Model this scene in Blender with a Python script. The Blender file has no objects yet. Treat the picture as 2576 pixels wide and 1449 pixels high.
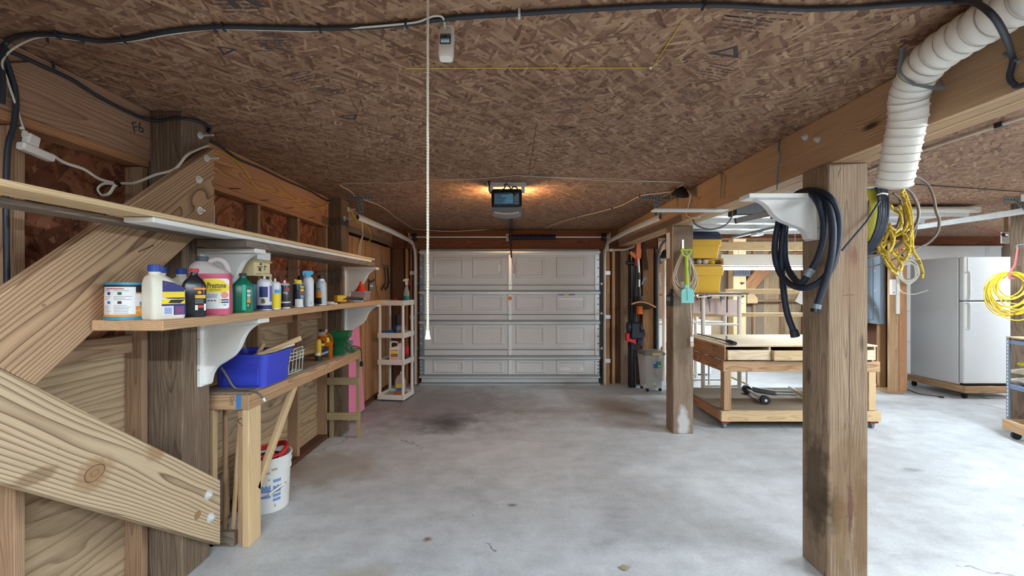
import bpy, bmesh, math, random
from mathutils import Vector, Matrix, Euler

random.seed(7)
SC = bpy.context.scene
COL = SC.collection
PI = math.pi

# ------------------------------------------------------------------ camera, world, exposure
CAMZ = 1.54          # lens height above the floor
F = 1100.0           # focal length in photo pixels (frame 2576 x 1449)
cam_d = bpy.data.cameras.new('camera')
cam_d.sensor_width = 36.0
cam_d.lens = 36.0 * F / 2576.0
cam_d.clip_start = 0.02
cam = bpy.data.objects.new('camera', cam_d)
cam.location = (0, 0, CAMZ)
cam.rotation_euler = (PI / 2, 0, 0)
COL.objects.link(cam)
SC.camera = cam

w = bpy.data.worlds.new('world')
SC.world = w
w.use_nodes = True
w.node_tree.nodes['Background'].inputs[0].default_value = (0.6, 0.7, 0.8, 1)
w.node_tree.nodes['Background'].inputs[1].default_value = 0.05
SC.view_settings.view_transform = 'Standard'
SC.view_settings.look = 'None'
SC.view_settings.gamma = 1.0
SC.view_settings.use_curve_mapping = False
SC.view_settings.exposure = -0.42

TUBE_COLOR = (0.80, 0.92, 1.0)
TUBE_POWER = 400.0
CEIL = 2.47


def P(px, py, Y):
    """photo pixel at depth Y -> world point"""
    return Vector(((px - 1288) / F * Y, Y, CAMZ - (py - 724.5) / F * Y))


def PX(px, py, X):
    """photo pixel on the plane x = X"""
    return P(px, py, X * F / (px - 1288))


def PZ(px, py, z):
    """photo pixel on the horizontal plane at height z"""
    return P(px, py, (CAMZ - z) * F / (py - 724.5))


# ------------------------------------------------------------------ materials
def S(r, g, b):
    f = lambda c: (c / 255 / 12.92) if c / 255 <= 0.04045 else ((c / 255 + 0.055) / 1.055) ** 2.4
    return (f(r), f(g), f(b), 1.0)


MATS = {}


class NT:
    def __init__(s, name):
        s.m = bpy.data.materials.new(name)
        s.m.use_nodes = True
        s.t = s.m.node_tree
        s.b = s.t.nodes['Principled BSDF']

    def n(s, typ, **kw):
        nd = s.t.nodes.new(typ)
        for k, v in kw.items():
            if k.startswith('i_'):
                key = k[2:]
                key = int(key) if key.isdigit() else key
                s.put(nd.inputs[key], v)
            else:
                setattr(nd, k, v)
        return nd

    def put(s, inp, v):
        if hasattr(v, 'is_linked') or isinstance(v, bpy.types.NodeSocket):
            s.t.links.new(v, inp)
        else:
            inp.default_value = v

    def math(s, op, a, b=None, c=None, clamp=False):
        nd = s.t.nodes.new('ShaderNodeMath')
        nd.operation = op
        nd.use_clamp = clamp
        for i, v in enumerate((a, b, c)):
            if v is not None:
                s.put(nd.inputs[i], v)
        return nd.outputs[0]

    def vmath(s, op, a, b=None):
        nd = s.t.nodes.new('ShaderNodeVectorMath')
        nd.operation = op
        s.put(nd.inputs[0], a)
        if b is not None:
            s.put(nd.inputs[1], b)
        return nd.outputs['Value'] if op in ('LENGTH', 'DISTANCE', 'DOT_PRODUCT') else nd.outputs[0]

    def noise(s, vec, scale, detail=3, rough=0.55, out=0):
        nd = s.n('ShaderNodeTexNoise')
        s.put(nd.inputs['Vector'], vec)
        nd.inputs['Scale'].default_value = scale
        nd.inputs['Detail'].default_value = detail
        nd.inputs['Roughness'].default_value = rough
        return nd.outputs[out]

    def ramp(s, fac, stops, interp='LINEAR'):
        nd = s.n('ShaderNodeValToRGB')
        e = nd.color_ramp.elements
        nd.color_ramp.interpolation = interp
        while len(e) < len(stops):
            e.new(0.5)
        for el, (p, c) in zip(e, stops):
            el.position = p
            el.color = c if len(c) == 4 else (*c, 1)
        s.put(nd.inputs[0], fac)
        return nd.outputs[0]

    def mix(s, fac, a, b, blend='MIX'):
        nd = s.n('ShaderNodeMix', data_type='RGBA', blend_type=blend)
        s.put(nd.inputs[0], fac)
        s.put(nd.inputs[6], a)
        s.put(nd.inputs[7], b)
        return nd.outputs[2]

    def sep(s, v):
        nd = s.n('ShaderNodeSeparateXYZ')
        s.put(nd.inputs[0], v)
        return nd.outputs

    def comb(s, x, y, z):
        nd = s.n('ShaderNodeCombineXYZ')
        for i, v in enumerate((x, y, z)):
            s.put(nd.inputs[i], v)
        return nd.outputs[0]

    def coord(s, kind='Object'):
        return s.n('ShaderNodeTexCoord').outputs[kind]

    def geo(s):
        return s.n('ShaderNodeNewGeometry').outputs['Position']

    def bump(s, h, strength=0.3, dist=0.005):
        nd = s.n('ShaderNodeBump')
        nd.inputs['Strength'].default_value = strength
        nd.inputs['Distance'].default_value = dist
        s.put(nd.inputs['Height'], h)
        s.t.links.new(nd.outputs[0], s.b.inputs['Normal'])

    def base(s, col, rough=0.5, metal=0.0, spec=0.5):
        s.put(s.b.inputs['Base Color'], col)
        s.put(s.b.inputs['Roughness'], rough)
        s.b.inputs['Metallic'].default_value = metal
        s.b.inputs['Specular IOR Level'].default_value = spec


def plain(name, col, rough=0.5, metal=0.0, vary=0.08, nscale=12, bump=0.0, spec=0.5):
    """painted / plastic / metal surface with faint unevenness"""
    if name in MATS:
        return MATS[name]
    t = NT(name)
    v = t.coord()
    n = t.noise(v, nscale, 4)
    c = t.mix(n, tuple(x * (1 - vary) for x in col[:3]) + (1,), tuple(min(1, x * (1 + vary)) for x in col[:3]) + (1,))
    r = t.math('MULTIPLY_ADD', n, 0.15, rough - 0.07)
    t.base(c, r, metal, spec)
    if bump:
        t.bump(t.noise(v, nscale * 6, 2), bump, 0.002)
    MATS[name] = t.m
    return t.m


def trans(name, col, rough=0.2, alpha=0.5, transmission=0.6):
    """thin see-through plastic"""
    if name in MATS:
        return MATS[name]
    t = NT(name)
    n = t.noise(t.coord(), 9, 3)
    c = t.mix(n, tuple(x * .9 for x in col[:3]) + (1,), col)
    t.base(c, rough)
    t.b.inputs['Transmission Weight'].default_value = transmission
    t.b.inputs['IOR'].default_value = 1.15
    t.b.inputs['Alpha'].default_value = alpha
    MATS[name] = t.m
    return t.m


def emit(name, col, strength):
    if name in MATS:
        return MATS[name]
    t = NT(name)
    t.base((*col[:3], 1), 0.4)
    t.put(t.b.inputs['Emission Color'], (*col[:3], 1))
    t.b.inputs['Emission Strength'].default_value = strength
    MATS[name] = t.m
    return t.m


def wood(name, light, dark, spacing=0.009, wander=0.012, contrast=1.0, fiber=0.35, knots=0.5, rough=0.75,
         tint=0.12, grime=0.0, grimecol=(0.05, 0.045, 0.04, 1), bump=0.25, offz=0.09, lowfreq=1.0, stains=()):
    """sawn timber: growth rings round the local x axis, fibres, knots, each piece different"""
    if name in MATS:
        return MATS[name]
    t = NT(name)
    co = t.coord()
    rnd = t.n('ShaderNodeObjectInfo').outputs['Random']
    r1 = t.math('FRACT', t.math('MULTIPLY', rnd, 17.31))
    r2 = t.math('FRACT', t.math('MULTIPLY', rnd, 41.77))
    r3 = t.math('FRACT', t.math('MULTIPLY', rnd, 91.13))
    shifted = t.vmath('ADD', co, t.comb(t.math('MULTIPLY', r1, 30), t.math('MULTIPLY', r2, 7), t.math('MULTIPLY', r3, 5)))
    ncoord = t.vmath('MULTIPLY', shifted, (1.1 * lowfreq, 5.0 * lowfreq, 5.0 * lowfreq))
    nz = t.noise(ncoord, 1.0, 2, 0.5, out='Color')
    nsep = t.sep(nz)
    c = t.sep(co)
    y = t.math('ADD', c[1], t.math('MULTIPLY_ADD', nsep[0], wander * 6, t.math('MULTIPLY_ADD', r2, 0.12, -0.06 - wander * 3)))
    z = t.math('ADD', c[2], t.math('MULTIPLY_ADD', nsep[1], wander * 6, t.math('MULTIPLY_ADD', r3, offz, offz * 0.5 - wander * 3)))
    # knots pull the rings round them
    kco = t.vmath('MULTIPLY', shifted, (1.6, 5.5, 5.5))
    kv = t.n('ShaderNodeTexVoronoi', feature='F1')
    t.put(kv.inputs['Vector'], kco)
    kv.inputs['Scale'].default_value = 1.0
    kd = kv.outputs['Distance']
    khere = t.math('GREATER_THAN', t.sep(kv.outputs['Color'])[0], 1.0 - 0.45 * knots)
    kn = t.math('MULTIPLY', t.math('SMOOTH_MIN', 1.0, t.math('SUBTRACT', 1.0, t.math('MULTIPLY', kd, 3.2), clamp=True), 0.1), khere)
    r = t.math('SQRT', t.math('ADD', t.math('MULTIPLY', y, y), t.math('MULTIPLY', z, z)))
    r = t.math('ADD', r, t.math('MULTIPLY', kn, 0.03))
    fr = t.math('FRACT', t.math('DIVIDE', r, spacing))
    mid = tuple(0.55 * a + 0.45 * b for a, b in zip(light, dark))
    mixd = tuple(a * (1 - contrast) + b * contrast for a, b in zip(mid, dark))
    col = t.ramp(fr, [(0.0, light), (0.45, light), (0.8, tuple(0.5 * (a + b) for a, b in zip(light, mixd))), (0.93, mixd), (1.0, light)])
    fco = t.vmath('MULTIPLY', shifted, (5.0, 260.0, 260.0))
    fb = t.noise(fco, 1.0, 2, 0.6)
    fb2 = t.noise(t.vmath('MULTIPLY', shifted, (1.2, 22.0, 22.0)), 1.0, 3, 0.6)
    col = t.mix(fiber, col, t.ramp(fb, [(0.25, tuple(x * .55 for x in mixd[:3])), (0.6, (1, 1, 1, 1)), (0.8, (1, 1, 1, 1))]), 'MULTIPLY')
    col = t.mix(0.5 * fiber + .1, col, t.ramp(fb2, [(0.3, (0.55, 0.52, 0.5, 1)), (0.65, (1, 1, 1, 1))]), 'MULTIPLY')
    # knot core
    kcore = t.math('MULTIPLY', t.math('SUBTRACT', 1.0, t.math('MULTIPLY', kd, 9.0), clamp=True), khere)
    col = t.mix(t.math('MULTIPLY', kcore, 1.6, clamp=True), col, tuple(x * .28 for x in dark[:3]) + (1,))
    # piece to piece tint
    col = t.mix(1.0, col, t.ramp(r1, [(0, (1 - tint, 1 - tint * 1.15, 1 - tint * 1.3, 1)), (1, (1 + tint * .4, 1 + tint * .3, 1 + tint * .1, 1))]), 'MULTIPLY')
    if grime:
        g = t.noise(t.vmath('MULTIPLY', shifted, (1.5, 4, 4)), 1.3, 5, 0.65)
        gm = t.ramp(g, [(0.42, (0, 0, 0, 1)), (0.72, (1, 1, 1, 1))])
        col = t.mix(t.math('MULTIPLY', gm, grime), col, grimecol)
    if stains:
        pos = t.geo()
        wb_ = t.math('MULTIPLY', t.math('SUBTRACT', t.noise(pos, 14, 4, .6), .5), 1.0)
        for (cx, cy, cz_, rx, ry, rz, colr, st) in stains:
            d = t.vmath('LENGTH', t.vmath('DIVIDE', t.vmath('SUBTRACT', pos, (cx, cy, cz_)), (rx, ry, rz)))
            m = t.math('MULTIPLY', t.math('SUBTRACT', 1.0, t.math('MULTIPLY', t.math('SUBTRACT', t.math('ADD', d, wb_), .55), 2.2), clamp=True), st)
            col = t.mix(m, col, colr)
    t.base(col, t.math('MULTIPLY_ADD', fb2, 0.2, rough - 0.1), 0, 0.3)
    if bump:
        t.bump(t.math('ADD', t.math('MULTIPLY', fb, 0.6), t.math('MULTIPLY', fr, 0.4)), bump, 0.002)
    MATS[name] = t.m
    return t.m


def osb(name, cols, scale=1.0, dirt=0.4, warm=None):
    """oriented strand board: three stacked layers of long flakes"""
    if name in MATS:
        return MATS[name]
    t = NT(name)
    co = t.coord()
    best_h, best_c = None, None
    wob = t.vmath('MULTIPLY', t.vmath('SUBTRACT', t.noise(co, 9 * scale, 2, .5, out='Color'), (.5, .5, .5)), (0.022 / scale, 0.022 / scale, 0.0))
    p = t.vmath('ADD', co, wob)
    for i, (ang, sx, sy) in enumerate(((0.35, 8, 62), (-0.75, 9, 50), (1.25, 11, 66), (2.2, 9, 44))):
        mp = t.n('ShaderNodeMapping')
        mp.inputs['Rotation'].default_value = (0, 0, ang)
        mp.inputs['Scale'].default_value = (1, 1, 1)
        mp.inputs['Location'].default_value = (i * 3.3, i * 1.7, 0)
        t.put(mp.inputs['Vector'], p)
        v2 = t.vmath('MULTIPLY', mp.outputs[0], (sx * scale, sy * scale, 3.0))
        vo = t.n('ShaderNodeTexVoronoi', feature='F1', distance='CHEBYCHEV', voronoi_dimensions='2D')
        t.put(vo.inputs['Vector'], v2)
        vo.inputs['Scale'].default_value = 1.0
        vo.inputs['Randomness'].default_value = 0.95
        cs = t.sep(vo.outputs['Color'])
        d = vo.outputs['Distance']
        h = t.math('SUBTRACT', cs[0], t.math('MULTIPLY', t.math('POWER', d, 3.0), 0.9))
        g = t.noise(t.vmath('MULTIPLY', mp.outputs[0], (14 * scale, 240 * scale, 1)), 1.0, 2, .6)
        tone = t.math('ADD', t.math('MULTIPLY', cs[1], 0.72), t.math('MULTIPLY', g, 0.28))
        edge = t.math('MULTIPLY', t.math('POWER', d, 4.0), 0.8)
        tone = t.math('SUBTRACT', tone, edge)
        if best_h is None:
            best_h, best_c = h, tone
        else:
            sel = t.math('GREATER_THAN', h, best_h)
            mx = t.n('ShaderNodeMix', data_type='FLOAT')
            t.put(mx.inputs[0], sel)
            t.put(mx.inputs[2], best_c)
            t.put(mx.inputs[3], tone)
            best_c = mx.outputs[0]
            best_h = t.math('MAXIMUM', h, best_h)
    col = t.ramp(best_c, [(0.0, cols[0]), (0.22, cols[1]), (0.5, cols[2]), (0.78, cols[3]), (1.0, cols[4])])
    # height gap between flakes: thin dark cracks
    gap = t.ramp(best_h, [(0.2, (0.42, 0.36, 0.34, 1)), (0.55, (1, 1, 1, 1))])
    col = t.mix(0.6, col, gap, 'MULTIPLY')
    big = t.noise(co, 1.4, 4, .6)
    col = t.mix(dirt, col, t.ramp(big, [(0.3, (0.5, 0.42, 0.42, 1)), (0.65, (1.05, 1.02, 1.0, 1))]), 'MULTIPLY')
    t.base(col, 0.72, 0, 0.25)
    t.bump(best_h, 0.35, 0.004)
    MATS[name] = t.m
    return t.m


def concrete(name):
    t = NT(name)
    p = t.geo()
    n1 = t.noise(p, 0.9, 5, .6)
    n2 = t.noise(p, 5, 6, .65)
    n3 = t.noise(p, 60, 3, .6)
    n4 = t.noise(t.vmath('MULTIPLY', p, (1.0, 2.4, 1)), 2.2, 5, .7)
    a = t.math('ADD', t.math('MULTIPLY', n1, .5), t.math('MULTIPLY', n2, .5))
    col = t.ramp(a, [(0.3, S(160, 161, 164)), (0.45, S(184, 187, 190)), (0.6, S(202, 206, 209)), (0.75, S(220, 224, 226))])
    col = t.mix(0.55, col, t.ramp(n3, [(0.3, (0.75, 0.75, 0.76, 1)), (0.55, (1, 1, 1, 1))]), 'MULTIPLY')
    col = t.mix(0.35, col, t.ramp(n4, [(0.36, (0.62, 0.61, 0.6, 1)), (0.5, (1, 1, 1, 1))]), 'MULTIPLY')
    wob = t.math('MULTIPLY', t.math('SUBTRACT', n2, .5), 1.1)
    # brown-grey tone and painted-in shadow strips by the door, and stains of their own shape
    def blob(cx, cy, rx, ry, soft, colr, strength, w=1.0):
        d = t.vmath('LENGTH', t.vmath('MULTIPLY', t.vmath('SUBTRACT', p, (cx, cy, 0)), (1 / rx, 1 / ry, 0)))
        d = t.math('ADD', d, t.math('MULTIPLY', wob, w))
        m = t.math('MULTIPLY', t.math('SUBTRACT', 1.0, t.math('DIVIDE', t.math('SUBTRACT', d, 1 - soft), soft), clamp=True), strength, clamp=True)
        return m, colr
    for args in ((-0.95, 5.75, 1.5, 1.3, .6, S(120, 106, 106), .55),
                 (-0.75, 5.0, .42, .5, .95, S(48, 40, 50), .85),
                 (-1.55, 3.75, .5, .45, .5, S(150, 136, 116), .55),
                 (0.7, 5.5, 1.6, .22, .7, S(150, 140, 130), .45),
                 (1.35, 5.6, .5, 1.0, .6, S(150, 132, 118), .55),
                 (-0.52, 2.68, .035, .035, .8, S(120, 80, 40), .9),
                 (-.8, 2.35, .25, .12, .8, S(150, 140, 120), .5),
                 (0.0, 3.1, .05, .03, .6, S(90, 88, 86), .8),
                 (3.1, 4.1, .1, .05, .8, S(190, 160, 120), .6),
                 (3.4, 3.7, .12, .06, .7, S(110, 110, 112), .6)):
        m, cr = blob(*args)
        col = t.mix(m, col, cr)
    cr = t.n('ShaderNodeTexVoronoi', feature='DISTANCE_TO_EDGE')
    t.put(cr.inputs['Vector'], t.vmath('ADD', t.vmath('MULTIPLY', p, (.42, .30, 0)), t.vmath('MULTIPLY', t.noise(p, 2.5, 4, .6, out='Color'), (.16, .16, 0))))
    cr.inputs['Scale'].default_value = 1.0
    crack = t.math('MULTIPLY', t.math('LESS_THAN', cr.outputs['Distance'], 0.0022), t.math('GREATER_THAN', n1, .5))
    col = t.mix(t.math('MULTIPLY', crack, .6), col, S(70, 68, 66))
    sp = t.n('ShaderNodeTexVoronoi', feature='F1')
    t.put(sp.inputs['Vector'], p)
    sp.inputs['Scale'].default_value = 4.2
    speck = t.math('MULTIPLY', t.math('LESS_THAN', sp.outputs['Distance'], 0.035), t.math('GREATER_THAN', t.sep(sp.outputs['Color'])[0], .6))
    col = t.mix(t.math('MULTIPLY', speck, .75), col, S(74, 70, 66))
    t.base(col, t.math('MULTIPLY_ADD', n2, .35, .28), 0, .4)
    t.bump(t.math('ADD', n2, t.math('MULTIPLY', n3, .3)), .12, .004)
    return t.m


_k1, _k2, _k3 = PX(238, 1192, -1.68), PX(395, 1130, -1.68), PX(90, 1200, -1.68)
W_BRACE = wood('brace_timber', S(210, 188, 156), S(124, 98, 74), spacing=.0125, wander=.0085, fiber=.2, knots=.0, tint=.04, lowfreq=.8, offz=.04, stains=(
    (_k1.x, _k1.y, _k1.z, .06, .10, .075, S(158, 124, 88), .75), (_k2.x, _k2.y, _k2.z, .06, .075, .06, S(150, 112, 72), .6), (_k3.x, _k3.y, _k3.z, .06, .09, .03, S(120, 90, 64), .6)))
W_BRACE2 = wood('straight_brace_timber', S(198, 164, 130), S(118, 88, 66), spacing=.0105, wander=.006, fiber=.22, knots=.3, tint=.04, offz=.05)
W_PINE = wood('pine_lumber', S(210, 174, 136), S(158, 120, 86), spacing=.008, wander=.01, contrast=.7, knots=.5, tint=.16)
W_STUD = wood('stud_lumber', S(182, 150, 122), S(134, 100, 76), spacing=.007, wander=.009, contrast=.6, knots=.6, tint=.2, grime=.2)
W_FIRG = wood('pale_fir_beam', S(186, 150, 124), S(136, 98, 76), spacing=.010, wander=.012, contrast=.7, knots=.45, tint=.06, fiber=.3)
W_FIR = wood('fir_beam', S(204, 154, 114), S(150, 100, 68), spacing=.010, wander=.015, contrast=.8, knots=.45, tint=.1, fiber=.3)
W_BEAMR = wood('fir_girder', S(204, 170, 134), S(136, 104, 78), spacing=.0085, wander=.006, contrast=.8, knots=.3, tint=.08, fiber=.3, offz=.04)
PKW = dict(spacing=.012, wander=.018, contrast=.5, fiber=.6, knots=.4, tint=.06, grime=.3, grimecol=S(104, 92, 78), rough=.9, bump=.5)
W_POST = wood('weathered_post', S(176, 156, 134), S(126, 106, 88), **PKW)
W_POST1 = wood('stained_near_post', S(170, 148, 124), S(122, 102, 84), stains=(
    (1.80, 2.30, 1.70, .03, .05, .07, S(124, 72, 58), .6), (1.79, 2.30, 1.55, .07, .06, .22, S(150, 118, 96), .5),
    (1.70, 2.36, .36, .05, .16, .16, S(72, 62, 44), .85), (1.85, 2.30, .30, .06, .06, .34, S(118, 90, 62), .7),
    (1.73, 2.30, .22, .05, .06, .3, S(126, 98, 70), .6), (1.78, 2.30, .38, .016, .05, .14, S(92, 58, 50), .9),
    (1.77, 2.30, .56, .13, .05, .32, S(118, 90, 64), .5), (1.664, 2.40, .45, .04, .12, .36, S(66, 56, 42), .75), (1.664, 2.47, 1.0, .04, .05, .5, S(92, 80, 62), .5),
    (1.664, 2.45, 1.05, .03, .02, .05, S(84, 62, 46), .9)), **PKW)
W_POST2 = wood('stained_second_post', S(170, 150, 130), S(120, 102, 86), stains=(
    (1.81, 4.62, .98, .12, .06, .34, S(112, 96, 80), .75), (1.81, 4.62, .12, .07, .05, .20, S(206, 206, 206), .85),
    (1.70, 4.72, .9, .05, .1, .5, S(96, 78, 62), .6)), **PKW)
W_POSTD = wood('dark_weathered_post', S(146, 126, 108), S(98, 82, 68), spacing=.012, wander=.018, contrast=.7, fiber=.7, knots=.5, tint=.14, grime=.4, grimecol=S(78, 66, 56), rough=.9, bump=.5)
W_PLY = wood('plywood_sheet', S(196, 172, 140), S(138, 114, 90), spacing=.032, wander=.05, contrast=.7, fiber=.3, knots=.6, tint=.08, grime=.15, offz=.25, lowfreq=.8)
W_TREAT = wood('treated_lumber', S(186, 166, 128), S(140, 120, 86), spacing=.008, wander=.01, contrast=.6, knots=.4, tint=.08, fiber=.3)
W_BENCH = wood('bench_plywood', S(240, 220, 188), S(212, 182, 144), spacing=.03, wander=.05, contrast=.5, fiber=.2, knots=.3, tint=.06, offz=.25, lowfreq=.7)
W_PALE = wood('pale_lumber', S(226, 198, 156), S(192, 156, 112), spacing=.008, wander=.01, contrast=.6, knots=.3, tint=.07, fiber=.2)
W_DECK = wood('dusty_plywood', S(158, 140, 120), S(124, 104, 86), spacing=.03, wander=.05, contrast=.4, fiber=.3, knots=.2, tint=.05, grime=.4, grimecol=S(120, 112, 104))
W_DARK = wood('dark_stained_lumber', S(112, 76, 56), S(66, 44, 34), spacing=.008, wander=.012, contrast=.7, knots=.5, tint=.3, grime=.3)
W_HEAD = wood('header_lumber', S(134, 84, 60), S(86, 50, 36), spacing=.012, wander=.016, contrast=.6, knots=.7, tint=.08)
W_PLANK = wood('wall_plank', S(210, 160, 114), S(152, 106, 72), spacing=.008, wander=.012, contrast=.6, knots=.7, tint=.14, grime=.2)
W_GREY = wood('grey_shelf_plank', S(148, 134, 120), S(104, 90, 80), spacing=.012, wander=.02, contrast=.7, fiber=.4, knots=.4, tint=.1, grime=.2)
OSB_C = osb('ceiling_strand_board', [S(84, 58, 47), S(125, 94, 75), S(153, 120, 96), S(173, 141, 114), S(210, 184, 152)], 1.1, .45)
OSB_W = osb('wall_strand_board', [S(60, 38, 32), S(116, 70, 52), S(150, 96, 70), S(168, 116, 84), S(190, 144, 106)], .62, .5)
M_FLOOR = concrete('concrete_slab')
M_WHITE = plain('white_paint', S(232, 232, 228), .5, vary=.04)
M_PLAST = plain('white_plastic', S(236, 232, 224), .4, vary=.03)
M_BLACK = plain('black_plastic', S(30, 31, 36), .42, vary=.2)
M_RUBBER = plain('black_rubber', S(26, 30, 38), .55, vary=.25)
M_CABLE = plain('dark_cable', S(40, 46, 56), .5, vary=.3)
M_NAVY = plain('navy_hose', S(18, 29, 48), .58, vary=.25)
M_GALV = plain('galvanised_steel', S(224, 229, 231), .32, metal=.35, vary=.2, nscale=30)
M_GALVD = plain('dull_galvanised_steel', S(134, 144, 152), .5, metal=.35, vary=.25, nscale=30)
M_DOOR = plain('door_skin', S(210, 212, 213), .5, vary=.06, nscale=4)
M_DOORW = plain('white_door_skin', S(214, 216, 218), .5, vary=.04, nscale=4)
M_CORDW = plain('white_cord', S(224, 220, 208), .6, vary=.06)
M_CORDB = plain('beige_cord', S(206, 190, 168), .6, vary=.1)
M_CORDG = plain('grey_cord', S(112, 102, 92), .6, vary=.15)
M_CORDY = plain('yellow_cord', S(226, 196, 60), .5, vary=.12)
M_YELLOW = plain('yellow_plastic', S(222, 176, 36), .45, vary=.06)
M_ORANGE = plain('orange_plastic', S(216, 104, 28), .4, vary=.1)
M_RED = plain('red_plastic', S(190, 34, 34), .4, vary=.1)
M_BLUE = plain('blue_plastic', S(58, 72, 200), .4, vary=.08)
M_BCAP = plain('blue_cap', S(34, 72, 160), .4)
M_GREEN = plain('green_plastic', S(10, 98, 52), .4, vary=.15)
M_TEALG = plain('green_bottle', S(8, 112, 86), .3, vary=.1)
M_LIME = plain('lime_plastic', S(176, 206, 40), .4)
M_AQUA = plain('aqua_plastic', S(130, 206, 200), .45)
M_PINK = plain('pink_foam', S(240, 140, 178), .8, vary=.05)
M_CREAM = plain('cream_plastic', S(222, 206, 160), .5, vary=.04)
M_JUG = plain('milky_jug', S(228, 224, 208), .45, vary=.06)
M_PAPER = plain('paper_label', S(232, 232, 232), .55, vary=.03)
M_INK = plain('print_ink', S(30, 32, 40), .6, vary=.1)
M_INKSOFT = plain('faded_print', S(92, 76, 70), .8, vary=.3, nscale=60)
M_STAMP = plain('board_stamp_ink', S(70, 62, 62), .8, vary=.4, nscale=50)
M_LNAVY = plain('label_navy', S(38, 46, 110), .5)
M_LYEL = plain('label_yellow', S(240, 212, 40), .5)
M_LORG = plain('label_orange', S(232, 150, 50), .5)
M_LBLUE = plain('label_blue', S(60, 110, 190), .5)
M_LSKY = plain('label_sky', S(120, 180, 215), .5)
M_LRED = plain('label_red', S(204, 50, 50), .5)
M_TEALR = plain('teal_rim', S(70, 150, 180), .4, metal=.2)
M_PANEL = plain('grey_enamel', S(118, 132, 146), .45, vary=.05)
M_FRIDGE = plain('fridge_enamel', S(238, 241, 243), .35, vary=.02)
M_TAN = plain('tan_gasket', S(206, 184, 130), .5)
M_CLOTH = plain('canvas_cloth', S(230, 222, 206), .9, vary=.08, bump=.4)
M_CLOTHY = plain('yellow_cloth', S(236, 226, 70), .9, vary=.06, bump=.3)
M_CLOTHG = plain('grey_green_cloth', S(120, 130, 116), .9, vary=.2, bump=.4)
M_MAROON = plain('maroon_paint', S(150, 34, 52), .6, vary=.15)
M_BROWN = plain('brown_strap', S(70, 44, 30), .7)

# ------------------------------------------------------------------ mesh helpers
def V(*a):
    return Vector(a if len(a) > 1 else a[0])


def spl(pts, n=8, closed=False):
    """Catmull-Rom through the points"""
    pts = [Vector(p) for p in pts]
    out = []
    m = len(pts)
    rng = range(m if closed else m - 1)
    for i in rng:
        p0 = pts[(i - 1) % m] if closed or i > 0 else pts[0] * 2 - pts[1]
        p1, p2 = pts[i], pts[(i + 1) % m]
        p3 = pts[(i + 2) % m] if closed or i + 2 < m else pts[-1] * 2 - pts[-2]
        for k in range(n):
            u = k / n
            out.append(0.5 * ((2 * p1) + (p2 - p0) * u + (2 * p0 - 5 * p1 + 4 * p2 - p3) * u * u + (3 * p1 - p0 - 3 * p2 + p3) * u ** 3))
    if not closed:
        out.append(pts[-1])
    return out


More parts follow.
